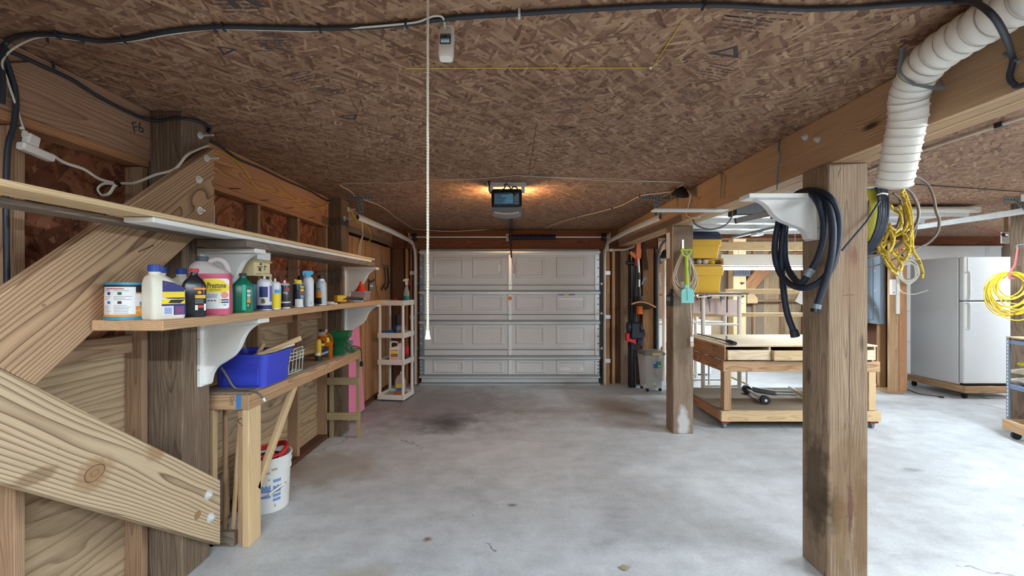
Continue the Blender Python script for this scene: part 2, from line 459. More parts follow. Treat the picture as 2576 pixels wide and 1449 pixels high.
class MB:
    def __init__(s):
        s.v, s.f = [], []

    def add(s, vs, fs):
        o = len(s.v)
        s.v += [Vector(v) for v in vs]
        s.f += [tuple(i + o for i in f) for f in fs]
        return s

    def box(s, x0, x1, y0, y1, z0, z1, bev=0.0, M=None):
        if bev <= 0:
            vs = [(x, y, z) for x in (x0, x1) for y in (y0, y1) for z in (z0, z1)]
            fs = [(0, 1, 3, 2), (4, 6, 7, 5), (0, 4, 5, 1), (2, 3, 7, 6), (0, 2, 6, 4), (1, 5, 7, 3)]
        else:
            bm = bmesh.new()
            bmesh.ops.create_cube(bm, size=1.0)
            for v in bm.verts:
                v.co = Vector(((x0 + x1) / 2 + v.co.x * (x1 - x0), (y0 + y1) / 2 + v.co.y * (y1 - y0), (z0 + z1) / 2 + v.co.z * (z1 - z0)))
            bmesh.ops.bevel(bm, geom=list(bm.edges), offset=bev, segments=1, affect='EDGES', profile=.5)
            bm.verts.index_update()
            vs = [v.co.copy() for v in bm.verts]
            fs = [tuple(v.index for v in f.verts) for f in bm.faces]
            bm.free()
        if M is not None:
            vs = [M @ Vector(v) for v in vs]
        return s.add(vs, fs)

    def cyl(s, p0, p1, r0, r1=None, n=16, caps=True):
        return s.tube([Vector(p0), Vector(p1)], [r0, r0 if r1 is None else r1], n, caps=caps)

    def tube(s, pts, r, n=8, closed=False, caps=True, flat=1.0):
        pts = [Vector(p) for p in pts]
        m = len(pts)
        rs = r if isinstance(r, (list, tuple)) else [r] * m
        tans = []
        for i in range(m):
            a = pts[(i - 1) % m] if (closed or i > 0) else pts[i]
            b = pts[(i + 1) % m] if (closed or i < m - 1) else pts[i]
            d = b - a
            tans.append(d.normalized() if d.length > 1e-9 else Vector((0, 0, 1)))
        up = Vector((0, 0, 1)) if abs(tans[0].z) < 0.9 else Vector((1, 0, 0))
        nrm = (up - tans[0] * up.dot(tans[0])).normalized()
        vs, fs = [], []
        for i in range(m):
            nrm = nrm - tans[i] * nrm.dot(tans[i])
            if nrm.length < 1e-6:
                nrm = tans[i].orthogonal()
            nrm.normalize()
            bn = tans[i].cross(nrm)
            for k in range(n):
                a = 2 * PI * k / n
                vs.append(pts[i] + (nrm * math.cos(a) + bn * math.sin(a) * flat) * rs[i])
        for i in range(m if closed else m - 1):
            j = (i + 1) % m
            for k in range(n):
                l = (k + 1) % n
                fs.append((i * n + k, i * n + l, j * n + l, j * n + k))
        if caps and not closed:
            fs.append(tuple(range(n))[::-1])
            fs.append(tuple((m - 1) * n + k for k in range(n)))
        return s.add(vs, fs)

    def lathe(s, prof, n=24, c=(0, 0, 0), M=None, a0=0.0, a1=2 * PI):
        c = Vector(c)
        vs, fs = [], []
        full = abs(a1 - a0 - 2 * PI) < 1e-6
        cols = n if full else n + 1
        for (r, z) in prof:
            for k in range(cols):
                a = a0 + (a1 - a0) * k / n
                p = Vector((r * math.cos(a), r * math.sin(a), z))
                vs.append((M @ p if M is not None else p) + c)
        m = len(prof)
        for i in range(m - 1):
            for k in range(n):
                l = (k + 1) % cols
                fs.append((i * cols + k, i * cols + l, (i + 1) * cols + l, (i + 1) * cols + k))
        if full:
            if prof[0][0] > 1e-5:
                fs.append(tuple(range(n))[::-1])
            if prof[-1][0] > 1e-5:
                fs.append(tuple((m - 1) * cols + k for k in range(n)))
        return s.add(vs, fs)

    def loft(s, rings, caps=(True, True)):
        n = len(rings[0])
        vs = [Vector(p) for r in rings for p in r]
        fs = []
        for i in range(len(rings) - 1):
            for k in range(n):
                l = (k + 1) % n
                fs.append((i * n + k, i * n + l, (i + 1) * n + l, (i + 1) * n + k))
        if caps[0]:
            fs.append(tuple(range(n))[::-1])
        if caps[1]:
            fs.append(tuple((len(rings) - 1) * n + k for k in range(n)))
        return s.add(vs, fs)

    def prism(s, poly, o, u, v, wdir, t):
        """outline (a, b) in the plane o + a u + b v, extruded t along wdir"""
        o, u, v, wdir = Vector(o), Vector(u), Vector(v), Vector(wdir)
        n = len(poly)
        a = [o + u * p[0] + v * p[1] for p in poly]
        b = [p + wdir * t for p in a]
        fs = [tuple(range(n))[::-1], tuple(n + k for k in range(n))]
        for k in range(n):
            l = (k + 1) % n
            fs.append((k, l, n + l, n + k))
        return s.add(a + b, fs)

    def moved(s, M):
        s.v = [M @ p for p in s.v]
        return s


def rrect(cx, cy, z, wx, wy, r, n=5):
    """rounded rectangle ring"""
    out = []
    r = min(r, wx / 2 - 1e-4, wy / 2 - 1e-4)
    for qx, qy, a0 in ((1, 1, 0), (-1, 1, PI / 2), (-1, -1, PI), (1, -1, 3 * PI / 2)):
        for k in range(n + 1):
            a = a0 + PI / 2 * k / n
            out.append(Vector((cx + qx * (wx / 2 - r) + r * math.cos(a), cy + qy * (wy / 2 - r) + r * math.sin(a), z)))
    return out


def _mesh(name, mb, mat, smooth=None):
    me = bpy.data.meshes.new(name)
    me.from_pydata([tuple(v) for v in mb.v], [], mb.f)
    bm = bmesh.new()
    bm.from_mesh(me)
    bmesh.ops.recalc_face_normals(bm, faces=bm.faces)
    bm.to_mesh(me)
    bm.free()
    if smooth:
        me.shade_smooth()
        me.set_sharp_from_angle(angle=math.radians(smooth))
    if mat is not None:
        me.materials.append(mat)
    me.update()
    return me


WM = {}     # world matrix of each empty


def tag(o, label=None, cat=None, group=None, kind=None):
    if label:
        o['label'] = label
    if cat:
        o['category'] = cat
    if group:
        o['group'] = group
    if kind:
        o['kind'] = kind
    return o


def thing(name, label=None, cat=None, loc=(0, 0, 0), rot=(0, 0, 0), group=None, kind=None):
    o = bpy.data.objects.new(name, None)
    o.empty_display_size = 0.05
    COL.objects.link(o)
    o.location = loc
    o.rotation_euler = rot
    WM[o] = Matrix.LocRotScale(Vector(loc), Euler(rot), None)
    return tag(o, label, cat, group, kind)


def part(name, mb, mat, parent=None, smooth=None, world=False, label=None):
    """one mesh object; world=True: vertices given in room coordinates"""
    root = parent
    M = Matrix.Identity(4)
    if world and parent is not None:
        M = WM[parent].inverted()
        mb = MB().add([M @ v for v in mb.v], mb.f)
    me = _mesh(name, mb, mat, smooth)
    o = bpy.data.objects.new(name, me)
    COL.objects.link(o)
    if parent is not None:
        o.parent = parent
        WM[o] = WM[parent]
    else:
        WM[o] = Matrix.Identity(4)
    if label:
        o['label'] = label
    return o


def solo(name, mb, mat, label, cat, smooth=None, group=None, kind=None):
    """a thing that is one mesh: the object's origin goes to its base centre"""
    xs = [v.x for v in mb.v]; ys = [v.y for v in mb.v]; zs = [v.z for v in mb.v]
    c = Vector(((min(xs) + max(xs)) / 2, (min(ys) + max(ys)) / 2, min(zs)))
    mb = MB().add([v - c for v in mb.v], mb.f)
    o = part(name, mb, mat, None, smooth)
    o.location = c
    WM[o] = Matrix.Translation(c)
    return tag(o, label, cat, group, kind)


def brd(name, x0, x1, y0, y1, z0, z1, mat, parent=None, bev=.003, label=None):
    """timber box in room coordinates; local x runs along the length, local z through the thickness"""
    d = [(abs(x1 - x0), 0), (abs(y1 - y0), 1), (abs(z1 - z0), 2)]
    d.sort(reverse=True)
    ax = [Vector((0, 0, 0)) for _ in range(3)]
    for i in range(3):
        ax[i][d[i][1]] = 1.0
    if ax[0].cross(ax[1]).dot(ax[2]) < 0:
        ax[2] = -ax[2]
    R = Matrix((ax[0], ax[1], ax[2])).transposed().to_4x4()
    c = Vector(((x0 + x1) / 2, (y0 + y1) / 2, (z0 + z1) / 2))
    return _board(name, c, R, d[0][0], d[1][0], d[2][0], mat, parent, bev, label)


def brd2(name, a, b, wdt, thk, wdir, mat, parent=None, bev=.003, label=None):
    """timber from a to b (centre line), width along wdir"""
    a, b, wd = Vector(a), Vector(b), Vector(wdir)
    X = (b - a).normalized()
    Y = (wd - X * wd.dot(X)).normalized()
    Z = X.cross(Y)
    R = Matrix((X, Y, Z)).transposed().to_4x4()
    return _board(name, (a + b) / 2, R, (b - a).length, wdt, thk, mat, parent, bev, label)


def _board(name, c, R, L, W, T, mat, parent, bev, label):
    bev = min(bev, T * .3)
    mb = MB().box(-L / 2, L / 2, -W / 2, W / 2, -T / 2, T / 2, bev)
    me = _mesh(name, mb, mat)
    o = bpy.data.objects.new(name, me)
    COL.objects.link(o)
    M = Matrix.Translation(c) @ R
    if parent is not None:
        o.parent = parent
        o.matrix_basis = WM[parent].inverted() @ M
    else:
        o.matrix_basis = M
    WM[o] = M
    if label:
        o['label'] = label
    return o


def text(s, size, mat, parent, M, name='lettering', ext=.0004, align='CENTER', wrap=None, sx=1.0, world=False, bold=0.0):
    """flat lettering as a mesh; M places the text plane (x right, y up, z out); wrap = cylinder radius"""
    cu = bpy.data.curves.new('t', 'FONT')
    cu.body = s
    cu.size = size
    cu.align_x = align
    cu.align_y = 'CENTER'
    cu.extrude = ext
    cu.offset = bold
    cu.resolution_u = 2
    tmp = bpy.data.objects.new('t', cu)
    COL.objects.link(tmp)
    dg = bpy.context.evaluated_depsgraph_get()
    me0 = tmp.evaluated_get(dg).to_mesh()
    mb = MB()
    vs = []
    for v in me0.vertices:
        p = Vector((v.co.x * sx, v.co.y, v.co.z))
        if wrap:
            a = p.x / wrap
            p = Vector((wrap * math.sin(a), p.y, wrap * (math.cos(a) - 1) + p.z))
        vs.append(M @ p)
    mb.add(vs, [tuple(pl.vertices) for pl in me0.polygons])
    tmp.evaluated_get(dg).to_mesh_clear()
    bpy.data.objects.remove(tmp)
    bpy.data.curves.remove(cu)
    return part(name, mb, mat, parent, world=world)


def face_M(o, right, up):
    """plane at o whose x is right and y is up"""
    r, u = Vector(right).normalized(), Vector(up).normalized()
    n = r.cross(u)
    M = Matrix((r, u, n)).transposed().to_4x4()
    M.translation = Vector(o)
    return M


def patch(r, z0, z1, a0, a1, n=10, c=(0, 0), t=.0006):
    """curved label on a cylinder about the local z axis"""
    mb = MB()
    vs, fs = [], []
    for k in range(n + 1):
        a = a0 + (a1 - a0) * k / n
        for z in (z0, z1):
            vs.append(Vector((c[0] + (r + t) * math.cos(a), c[1] + (r + t) * math.sin(a), z)))
    for k in range(n):
        fs.append((2 * k, 2 * k + 2, 2 * k + 3, 2 * k + 1))
    return mb.add(vs, fs)


def copy_tree(o, parent=None):
    c = o.copy()
    COL.objects.link(c)
    c.parent = parent
    for ch in list(o.children):
        copy_tree(ch, c)
    return c


def bolt(parent, p, nrm, r=.022, stick=.03, mat=None, world=True, name='bolt'):
    """washer, nut and threaded end on a timber face"""
    p, nrm = Vector(p), Vector(nrm).normalized()
    mb = MB()
    mb.cyl(p, p + nrm * .004, r, n=18)
    mb.cyl(p + nrm * .004, p + nrm * .016, r * .6, n=6)
    mb.cyl(p + nrm * .016, p + nrm * (.016 + stick), r * .32, n=10)
    return part(name, mb, mat or M_GALV, parent, world=world)


def fluoro(label, loc, L, rotz, power, drop=.06, wdt=.14, bare=False):
    """added fill fixture: housing, two tubes, end caps (hung from the ceiling)"""
    t = thing('unseen_fill_light', label, 'ceiling light', loc, (0, 0, rotz))
    mb = MB()
    if bare:
        wdt = .16
    poly = [(-.018, .0), (-.018, .055), (.018, .055), (.018, .0)] if bare else [(-wdt / 2, 0.0), (-wdt / 2 + .02, .035), (-.03, .06), (.03, .06), (wdt / 2 - .02, .035), (wdt / 2, 0.0), (wdt / 2 - .004, 0.0), (.03, .05), (-.03, .05), (-wdt / 2 + .004, 0.0)]
    mb.prism(poly, (-L / 2, 0, 0), (0, 1, 0), (0, 0, 1), (1, 0, 0), L)
    part('housing', mb, M_WHITE, t)
    for s in (-1, 1):
        tb = part('tube', MB().cyl((-L / 2 + .02, s * (.055 if bare else .033), .012), (L / 2 - .02, s * (.055 if bare else .033), .012), .013, n=12), emit('tube_glow_%d' % int(power), TUBE_COLOR, power), t, 40)
        part('end_cap', MB().box(s * L / 2 - .012, s * L / 2 + .012, -wdt / 2, wdt / 2, -.004, .058), M_WHITE, t)
    if drop > 0:
        mb = MB()
        for s in (-1, 1):
            mb.cyl((s * L * .35, 0, .058), (s * L * .35, 0, .06 + drop), .003, n=6)
        part('hanging_chain', mb, M_GALV, t)
    return t


# ------------------------------------------------------------------ room shell
def struct(name, mb, mat, parent=None):
    o = part(name, mb, mat, parent)
    if parent is None:
        o['kind'] = 'structure'
    return o


XL, XR, YF, YB = -1.99, 9.0, -3.4, 7.05
struct('floor', MB().box(-2.3, 9.2, -3.6, 9.6, -.15, 0), M_FLOOR)
ceiling = thing('ceiling', kind='structure')
# strand board sheets with narrow joints
for yi in range(-3, 8):
    y0 = -3.6 + (yi + 3) * 1.22
    if y0 > 9.6:
        break
    for xi in range(5):
        x0 = -2.3 + xi * 2.44 - (1.22 if yi % 2 else 0)
        x1 = min(x0 + 2.437, 9.2)
        x0 = max(x0, -2.3)
        if x1 - x0 < .05:
            continue
        c = Vector(((x0 + x1) / 2, y0 + .61, CEIL + .009))
        o = part('strand_board_sheet', MB().box(x0 - c.x, x1 - c.x, -.61, .609, -.009, .009), OSB_C, ceiling)
        o.location = c
        # vary the flake pattern: swing every other sheet round
        if (xi + yi) % 2:
            o.rotation_euler = (0, 0, PI)
struct('wall_front', MB().box(-2.3, 9.2, -3.6, -3.4, 0, CEIL), plain('pale_wall', S(170, 150, 130), .8, vary=.15, nscale=3))
struct('wall_right', MB().box(9.0, 9.2, -3.4, 9.6, 0, CEIL), plain('pale_wall', S(170, 150, 130)))

# ---- left stud wall
wl = thing('wall_left', kind='structure')
struct('sill', MB().box(-2.3, -2.02, -3.4, 7.3, 0, CEIL), W_DARK, wl)
SH = -1.99
ZS = 1.27            # seam between plywood below and strand board above


def sheet(name, y0, y1, z0, z1, mat, swing=False):
    """wall sheet on the left wall, local x along the wall, local z out of it"""
    L, H = y1 - y0, z1 - z0
    o = part(name, MB().box(-L / 2, L / 2, -H / 2, H / 2, -.008, .008, .001), mat, wl)
    R = Matrix((Vector((0, 1, 0)), Vector((0, 0, 1)), Vector((1, 0, 0)))).transposed().to_4x4()
    o.matrix_basis = Matrix.Translation(((SH - .008), (y0 + y1) / 2, (z0 + z1) / 2)) @ R
    return o


for y0, y1 in ((-3.4, -.6), (-.59, 2.40), (2.41, 4.63), (4.64, 6.98)):
    sheet('plywood_sheet', y0, y1, .0, ZS, W_PLY)
    sheet('strand_board_sheet', y0, y1, ZS + .004, 2.17, OSB_W)
SF = -1.90           # room side of the studs
for y in (-2.6, -2.0, -1.4, -.8, -.2, .45, 1.06, 1.67, 2.245, 3.27, 3.88, 4.47):
    brd('stud', SF - .09, SF, y, y + .038, .04, 2.165, W_STUD, wl)
for y0, y1 in ((-3.4, 2.285), (2.52, 4.52)):
    brd('bottom_plate', SF - .09, SF + .012, y0, y1, 0, .042, W_DARK, wl)
    brd('top_plate', SF - .09, SF + .004, y0, y1, 2.168, 2.206, W_FIR, wl)
brd('bottom_plate', SF - .09, SF + .012, 4.75, 6.95, 0, .042, W_DARK, wl)
for y0, y1, z in ((1.71, 2.244, 1.21), (2.53, 3.269, 1.235), (3.31, 3.879, 1.235), (3.92, 4.469, 1.235), (1.10, 1.669, 1.21)):
    brd('blocking', SF - .085, SF - .045, y0, y1, z, z + .09, W_STUD, wl)
# planked bay by the door
ye = [4.78, 5.02, 5.29, 5.55, 5.77, 6.09, 6.40, 6.70, 6.93]
for a, b in zip(ye, ye[1:]):
    brd('wall_plank', SF - .062, SF - .03 + random.uniform(-.006, .006), a + .010, b - .010, .045, 2.17, W_PLANK, wl)
# paper tag stapled on the strand board
part('paper_tag', MB().box(SH + .001, SH + .003, 2.875, 2.925, 1.95, 2.09), M_PAPER, wl)
mb = MB()
for k in range(7):
    mb.box(SH + .003, SH + .0036, 2.882, 2.918, 1.96 + k * .018, 1.966 + k * .018)
part('printed_line', mb, M_INKSOFT, wl)

# ---- back wall with the closed overhead door
wb = thing('wall_back', kind='structure')
YD = 6.97
part('header_board', MB(), W_HEAD, wb) if False else None
brd('header_board', -1.72, 2.33, 7.0, 7.04, 2.165, 2.466, W_HEAD, wb)
brd('header_trim', -1.45, 1.46, 6.985, 7.02, 2.125, 2.168, W_DARK, wb)
brd('outer_sheathing', -2.0, -1.47, 7.06, 7.10, 0, CEIL, W_DARK, wb)
brd('outer_sheathing', 1.47, 2.36, 7.06, 7.10, 0, CEIL, W_DARK, wb)
for x0, x1, m, y in ((-1.90, -1.73, W_DARK, 6.93), (-1.705, -1.665, W_PLANK, 6.99), (-1.63, -1.60, W_STUD, 7.0), (-1.575, -1.51, W_PLANK, 6.985),
                     (1.455, 1.56, W_PLANK, 6.98), (1.605, 1.65, W_PINE, 7.0), (1.74, 1.87, W_POST, 6.99), (2.09, 2.26, W_PLANK, 6.98), (2.285, 2.335, W_STUD, 6.97), (-1.98, -1.91, W_DARK, 6.95), (1.90, 2.05, W_DARK, 7.02)):
    brd('stud', x0, x1, y, 7.055, 0, 2.165, m, wb)
brd('header_board', -1.98, -1.72, 6.96, 7.05, 2.17, 2.466, W_HEAD, wb)

# ---- storage room beyond the open bay
ws = thing('wall_storage', kind='structure')
YS = 8.70
for i, (x0, x1) in enumerate(((2.33, 3.15), (3.155, 4.15), (4.155, 5.0), (5.005, 5.85))):
    o = part('plywood_sheet', MB().box(-.98, .98, -(x1 - x0) / 2, (x1 - x0) / 2, -.008, .008, .001), (W_STUD, W_PLY, W_DECK, W_PLY)[i], ws)
    R = Matrix((Vector((0, 0, 1)), Vector((1, 0, 0)), Vector((0, 1, 0)))).transposed().to_4x4()
    o.matrix_basis = Matrix.Translation(((x0 + x1) / 2, YS, 1.485)) @ R
    o = part('white_panel', MB().box(-.245, .245, -(x1 - x0) / 2, (x1 - x0) / 2, -.008, .008, .001), M_WHITE, ws)
    o.matrix_basis = Matrix.Translation(((x0 + x1) / 2, YS, .25)) @ R
for x in (2.6, 3.3, 3.75, 4.75, 5.3):
    brd('stud', x, x + .04, YS - .1, YS - .01, .0, CEIL, W_STUD, ws)
brd('partition_sheet', 2.34, 2.36, 7.06, YS, 0, CEIL, W_PLANK, ws)
brd2('diagonal_brace', (4.45, YS - .12, 1.35), (5.2, YS - .12, 2.2), .24, .04, (0, 0, 1), W_FIR, ws)
brd('girt', 4.2, 5.8, YS - .16, YS - .02, 1.27, 1.31, W_STUD, ws)

# ---- right part: stub wall with the breaker panel, back wall with a white overhead door
wr = thing('wall_stub', kind='structure')
def wx(px, Y): return (px - 1288) / F * Y
brd('stud', wx(2238, 6.36), wx(2261, 6.36), 6.36, 6.40, .04, 2.2, W_PINE, wr)
brd('stud', wx(2262, 6.36), wx(2282, 6.36), 6.36, 6.44, .04, 2.2, W_FIR, wr)
brd('bottom_plate', wx(2238, 6.36), 5.70, 6.36, 8.6, 0, .039, W_PINE, wr)
for y in (6.62, 6.98, 7.4, 7.9):
    brd('stud', 5.56, 5.66, y, y + .05, .04, 2.2, W_PINE, wr)
brd('stud_sheet', 5.68, 5.695, 6.45, 8.6, .04, 2.3, W_DARK, wr)
brd2('leaning_offcut', (5.53, 6.66, .045), (5.54, 6.95, .45), .06, .03, (0, 1, 1), W_PALE, wr)
brd('back_sheathing', 5.8, 9.0, 8.09, 8.13, 0, CEIL, W_DARK, wr)
brd('header_board', 5.9, 9.0, 7.98, 8.04, 2.32, CEIL, W_HEAD, wr)
brd('soffit_board', 2.36, 5.9, 6.98, 7.04, 2.34, CEIL, W_HEAD, wr)
brd('top_plate', 5.5, 5.72, 6.34, 8.6, 2.2, 2.24, W_FIR, wr)

# ------------------------------------------------------------------ posts, beams, braces
def post(label, x0, x1, y0, y1, z1, mat, foot=None):
    t = thing('support_post', label, 'post', ((x0 + x1) / 2, (y0 + y1) / 2, 0))
    brd('timber', x0, x1, y0, y1, 0, z1, mat, t, bev=.006)
    return t


post_l1 = post('dark weathered square post on the shelf wall where the two braces meet', -1.944, -1.734, 2.30, 2.51, CEIL, W_POSTD)
post_l2 = post('dark weathered square post where the narrow bench ends by the pink foam', -1.967, -1.767, 4.53, 4.74, CEIL, W_POSTD)
post_r1 = post('thick weathered post with black hose hung on its white bracket', 1.664, 1.874, 2.30, 2.51, 2.20, W_POST1)
post_r2 = post('thick weathered post with toy shovel and beige cord hung on it', 1.702, 1.915, 4.62, 4.83, 2.20, W_POST2)
post_r3 = post('grey weathered post behind the steel cart, yellow wire coil on it', 5.545, 5.755, 4.66, 4.87, CEIL, W_POSTD)
post_s = post('pale post in the storage room with dustpan brush plate on it', 4.18, 4.42, 8.25, 8.46, CEIL, W_PALE)

# drying cracks and dark pen marks on the near post
random.seed(41)
def crack(parent, pts, w_, mat, name='drying_crack'):
    mb = MB()
    n = len(pts)
    L_ = [V(p) + V(-w_ * math.sin(PI * (k + .3) / n), 0, 0) for k, p in enumerate(pts)]
    R_ = [V(p) + V(w_ * math.sin(PI * (k + .3) / n), 0, 0) for k, p in enumerate(pts)]
    mb.add(L_ + R_, [(k, n + k, n + k + 1, k + 1) for k in range(n - 1)])
    part(name, mb, mat, parent, world=True)
M_CRK = plain('crack_shadow', S(74, 58, 46), .9)
M_MARK = plain('purple_mark', S(110, 76, 70), .9, vary=.3, nscale=80)
crack(post_r1, [V(1.775 + random.uniform(-.003, .003), 2.2996, 1.62 - k * .04) for k in range(26)], .0022, M_CRK)
crack(post_r1, [V(1.776 + random.uniform(-.003, .003), 2.2995, .62 - k * .02) for k in range(22)], .003, M_MARK, 'pen_mark')
crack(post_r1, [V(1.722 + .005 * math.sin(k), 2.2996, 2.19 - k * .012) for k in range(7)], .002, M_CRK)
for (ax, az, bx_, bz_) in ((1.755, .34, 1.80, .345), (1.80, .345, 1.815, .36), (1.74, 1.50, 1.80, 1.505), (1.76, .50, 1.785, .47)):
    crack(post_r1, [V(ax + (bx_ - ax) * k / 5, 2.2995, az + (bz_ - az) * k / 5 + random.uniform(-.003, .003)) for k in range(6)], .002, M_MARK, 'pen_mark')
    part('pen_mark', MB().tube([V(ax, 2.2994, az), V((ax + bx_) / 2, 2.2994, (az + bz_) / 2 + .002), V(bx_, 2.2994, bz_)], .0012, 4), M_MARK, post_r1, world=True)
def beam(label, x0, x1, y0, y1, z0, z1, mat, seam=True):
    t = thing('ceiling_beam', label, 'beam', ((x0 + x1) / 2, (y0 + y1) / 2, z0))
    if seam:
        xm = (x0 + x1) / 2
        brd('timber', x0, xm - .002, y0, y1, z0, z1, mat, t)
        brd('timber', xm + .002, x1, y0, y1, z0, z1, mat, t)
    else:
        brd('timber', x0, x1, y0, y1, z0, z1, mat, t)
    return t


beam_r = beam('long double fir beam on the thick posts beside the white duct', 1.686, 1.88, -1.9, 6.97, 2.20, CEIL, W_BEAMR)
for px, py in ((2027, 345), (2058, 350)):
    bolt(beam_r, PX(px, py, 1.686), (-1, 0, 0), r=.02, stick=.006, name='bolt')
for y0, y1, lab in ((-3.3, 2.30, 'greyish fir wall beam with pencil mark F6 above the white socket block'), (2.51, 4.53, 'orange fir wall beam above the shelves with yellow string'), (4.74, 6.95, 'fir wall beam above the planked bay by the overhead door')):
    b = beam(lab, -1.945, SF, y0, y1, 2.207, CEIL, W_FIR if 2 < y0 < 3 else W_FIRG, seam=False)
    if y0 < 0:
        text('F6', .075, M_STAMP, b, face_M(PX(347, 322, SF + .0005), (0, 1, 0.35), (0, -.35, 1)), world=True, name='pencil_mark')
    if 2 < y0 < 3:
        for px, py in ((590, 474), (665, 503), (727, 523), (783, 547)):
            p = PX(px, py, SF + .006)
            part('nail', MB().cyl(p + V(0, -.05, -.012), p + V(.004, .06, .012), .003, n=6), M_BROWN, b, world=True)


def brace(label, pts, x0, x1, mat):
    """big plank bolted flat on the post, outline given in the y-z plane"""
    cy = sum(p[0] for p in pts) / len(pts)
    cz = sum(p[1] for p in pts) / len(pts)
    t = thing('knee_brace', label, 'brace', ((x0 + x1) / 2, cy, min(p[1] for p in pts)))
    d = (Vector((0, pts[1][0], pts[1][1])) - Vector((0, pts[0][0], pts[0][1]))).normalized()
    n = Vector((1, 0, 0))
    yv = n.cross(d)
    R = Matrix((d, yv, n)).transposed().to_4x4()
    M = Matrix.Translation(((x0 + x1) / 2, cy, cz)) @ R
    Mi = M.inverted()
    poly = [Mi @ Vector(((x0 + x1) / 2, p[0], p[1])) for p in pts]
    mb = MB().prism([(q.x, q.y) for q in poly], (0, 0, -(x1 - x0) / 2), (1, 0, 0), (0, 1, 0), (0, 0, 1), x1 - x0)
    me = _mesh('plank', mb, mat)
    o = bpy.data.objects.new('plank', me)
    COL.objects.link(o)
    o.parent = t
    o.matrix_basis = WM[t].inverted() @ M
    bv = o.modifiers.new('edge', 'BEVEL')
    bv.width = .004
    bv.segments = 1
    return t


XB0, XB1 = -1.733, -1.680
def yz(px, py):
    p = PX(px, py, XB1)
    return (p.y, p.z)
low_a, low_b = yz(555, 1208), yz(555, 1370)
lt0 = yz(0, 925)
sl = (low_a[1] - lt0[1]) / (low_a[0] - lt0[0])
Y0 = .75
low = [(low_b[0], low_b[1]), (Y0, low_b[1] + sl * (Y0 - low_b[0])), (Y0, low_a[1] + sl * (Y0 - low_a[0])), (low_a[0], low_a[1])]
br_low = brace('wide pale brace plank with big knot, sloping down to the post foot', low, XB0, XB1, W_BRACE)
up_t, up_b = yz(540, 372), yz(540, 552)
tip = yz(522, 371)
u0 = yz(0, 745)
su = (up_t[1] - u0[1]) / (up_t[0] - u0[0])
# upper brace stops on the top edge of the lower one
def low_top(y):
    return low_a[1] + sl * (y - low_a[0]) + .003
def cross(z_at_ref, yref):
    # su*(y-yref)+z = low_top(y)
    return (low_a[1] + .003 - sl * low_a[0] - z_at_ref + su * yref) / (su - sl)
yc_t = cross(up_t[1], up_t[0])
yc_b = cross(up_b[1], up_b[0])
up = [(yc_b, low_top(yc_b)), (up_b[0], up_b[1]), (up_t[0], up_t[1]), (yc_t, low_top(yc_t))]
br_up = brace('wide brace plank rising to the ceiling corner, its cut end bolted to the post', up, XB0, XB1, W_BRACE2)
for px, py, st in ((519, 398, .05), (499, 452, .005), (502, 530, .012)):
    bolt(br_up, PX(px, py, XB1), (1, 0, 0), stick=st, r=.02)
for px, py, st in ((523, 1245, .006), (529, 1302, .006)):
    bolt(br_low, PX(px, py, XB1), (1, 0, 0), stick=st, r=.026)
def knot(parent, px, py, s, X, seed):
    """intergrown knot: uneven rings, flush with the face"""
    random.seed(seed)
    c = PX(px, py, X)
    wob = [1 + .07 * math.sin(2 * a + seed) + .035 * math.sin(3 * a + 1) for a in [2 * PI * k / 28 for k in range(28)]]
    core = [(s * 1.25 * wob[k] * math.cos(2 * PI * k / 28), s * wob[k] * math.sin(2 * PI * k / 28)) for k in range(28)]
    mats = (plain('knot_stain', S(166, 134, 98), .8, vary=.1, nscale=30), plain('knot_ring', S(96, 70, 60), .8, vary=.2, nscale=60), plain('knot_core', S(160, 126, 90), .8, vary=.15, nscale=50))
    for k, (f, m) in enumerate(((1.0, mats[1]), (.90, mats[2]), (.40, mats[1]), (.35, mats[2]))):
        o_ = c + V(.0003 + .00025 * k, 0, 0)
        part('knot_ring', MB().add([o_ + V(0, a * f, b * f) for a, b in core], [tuple(range(28))]), m, parent, world=True)


knot(br_low, 238, 1190, .034, XB1, 1)
knot(br_low, 497, 1296, .020, XB1, 4)
knot(br_low, 148, 1128, .004, XB1, 2)
knot(br_up, 110, 768, .006, XB1, 3)
bolt(post_l1, PX(502, 340, -1.734), (1, 0, 0), stick=.06, r=.02)
bolt(post_l2, PX(876, 527, -1.767), (1, 0, 0), stick=.06, r=.028)
bolt(post_l2, PX(866, 550, -1.767), (1, 0, 0), stick=.06, r=.028)
p = PX(362, 627, XB1)
part('nail', MB().cyl(p + V(0, -.03, -.015), p + V(.02, .03, .02), .002, n=6), M_BROWN, br_up, world=True)

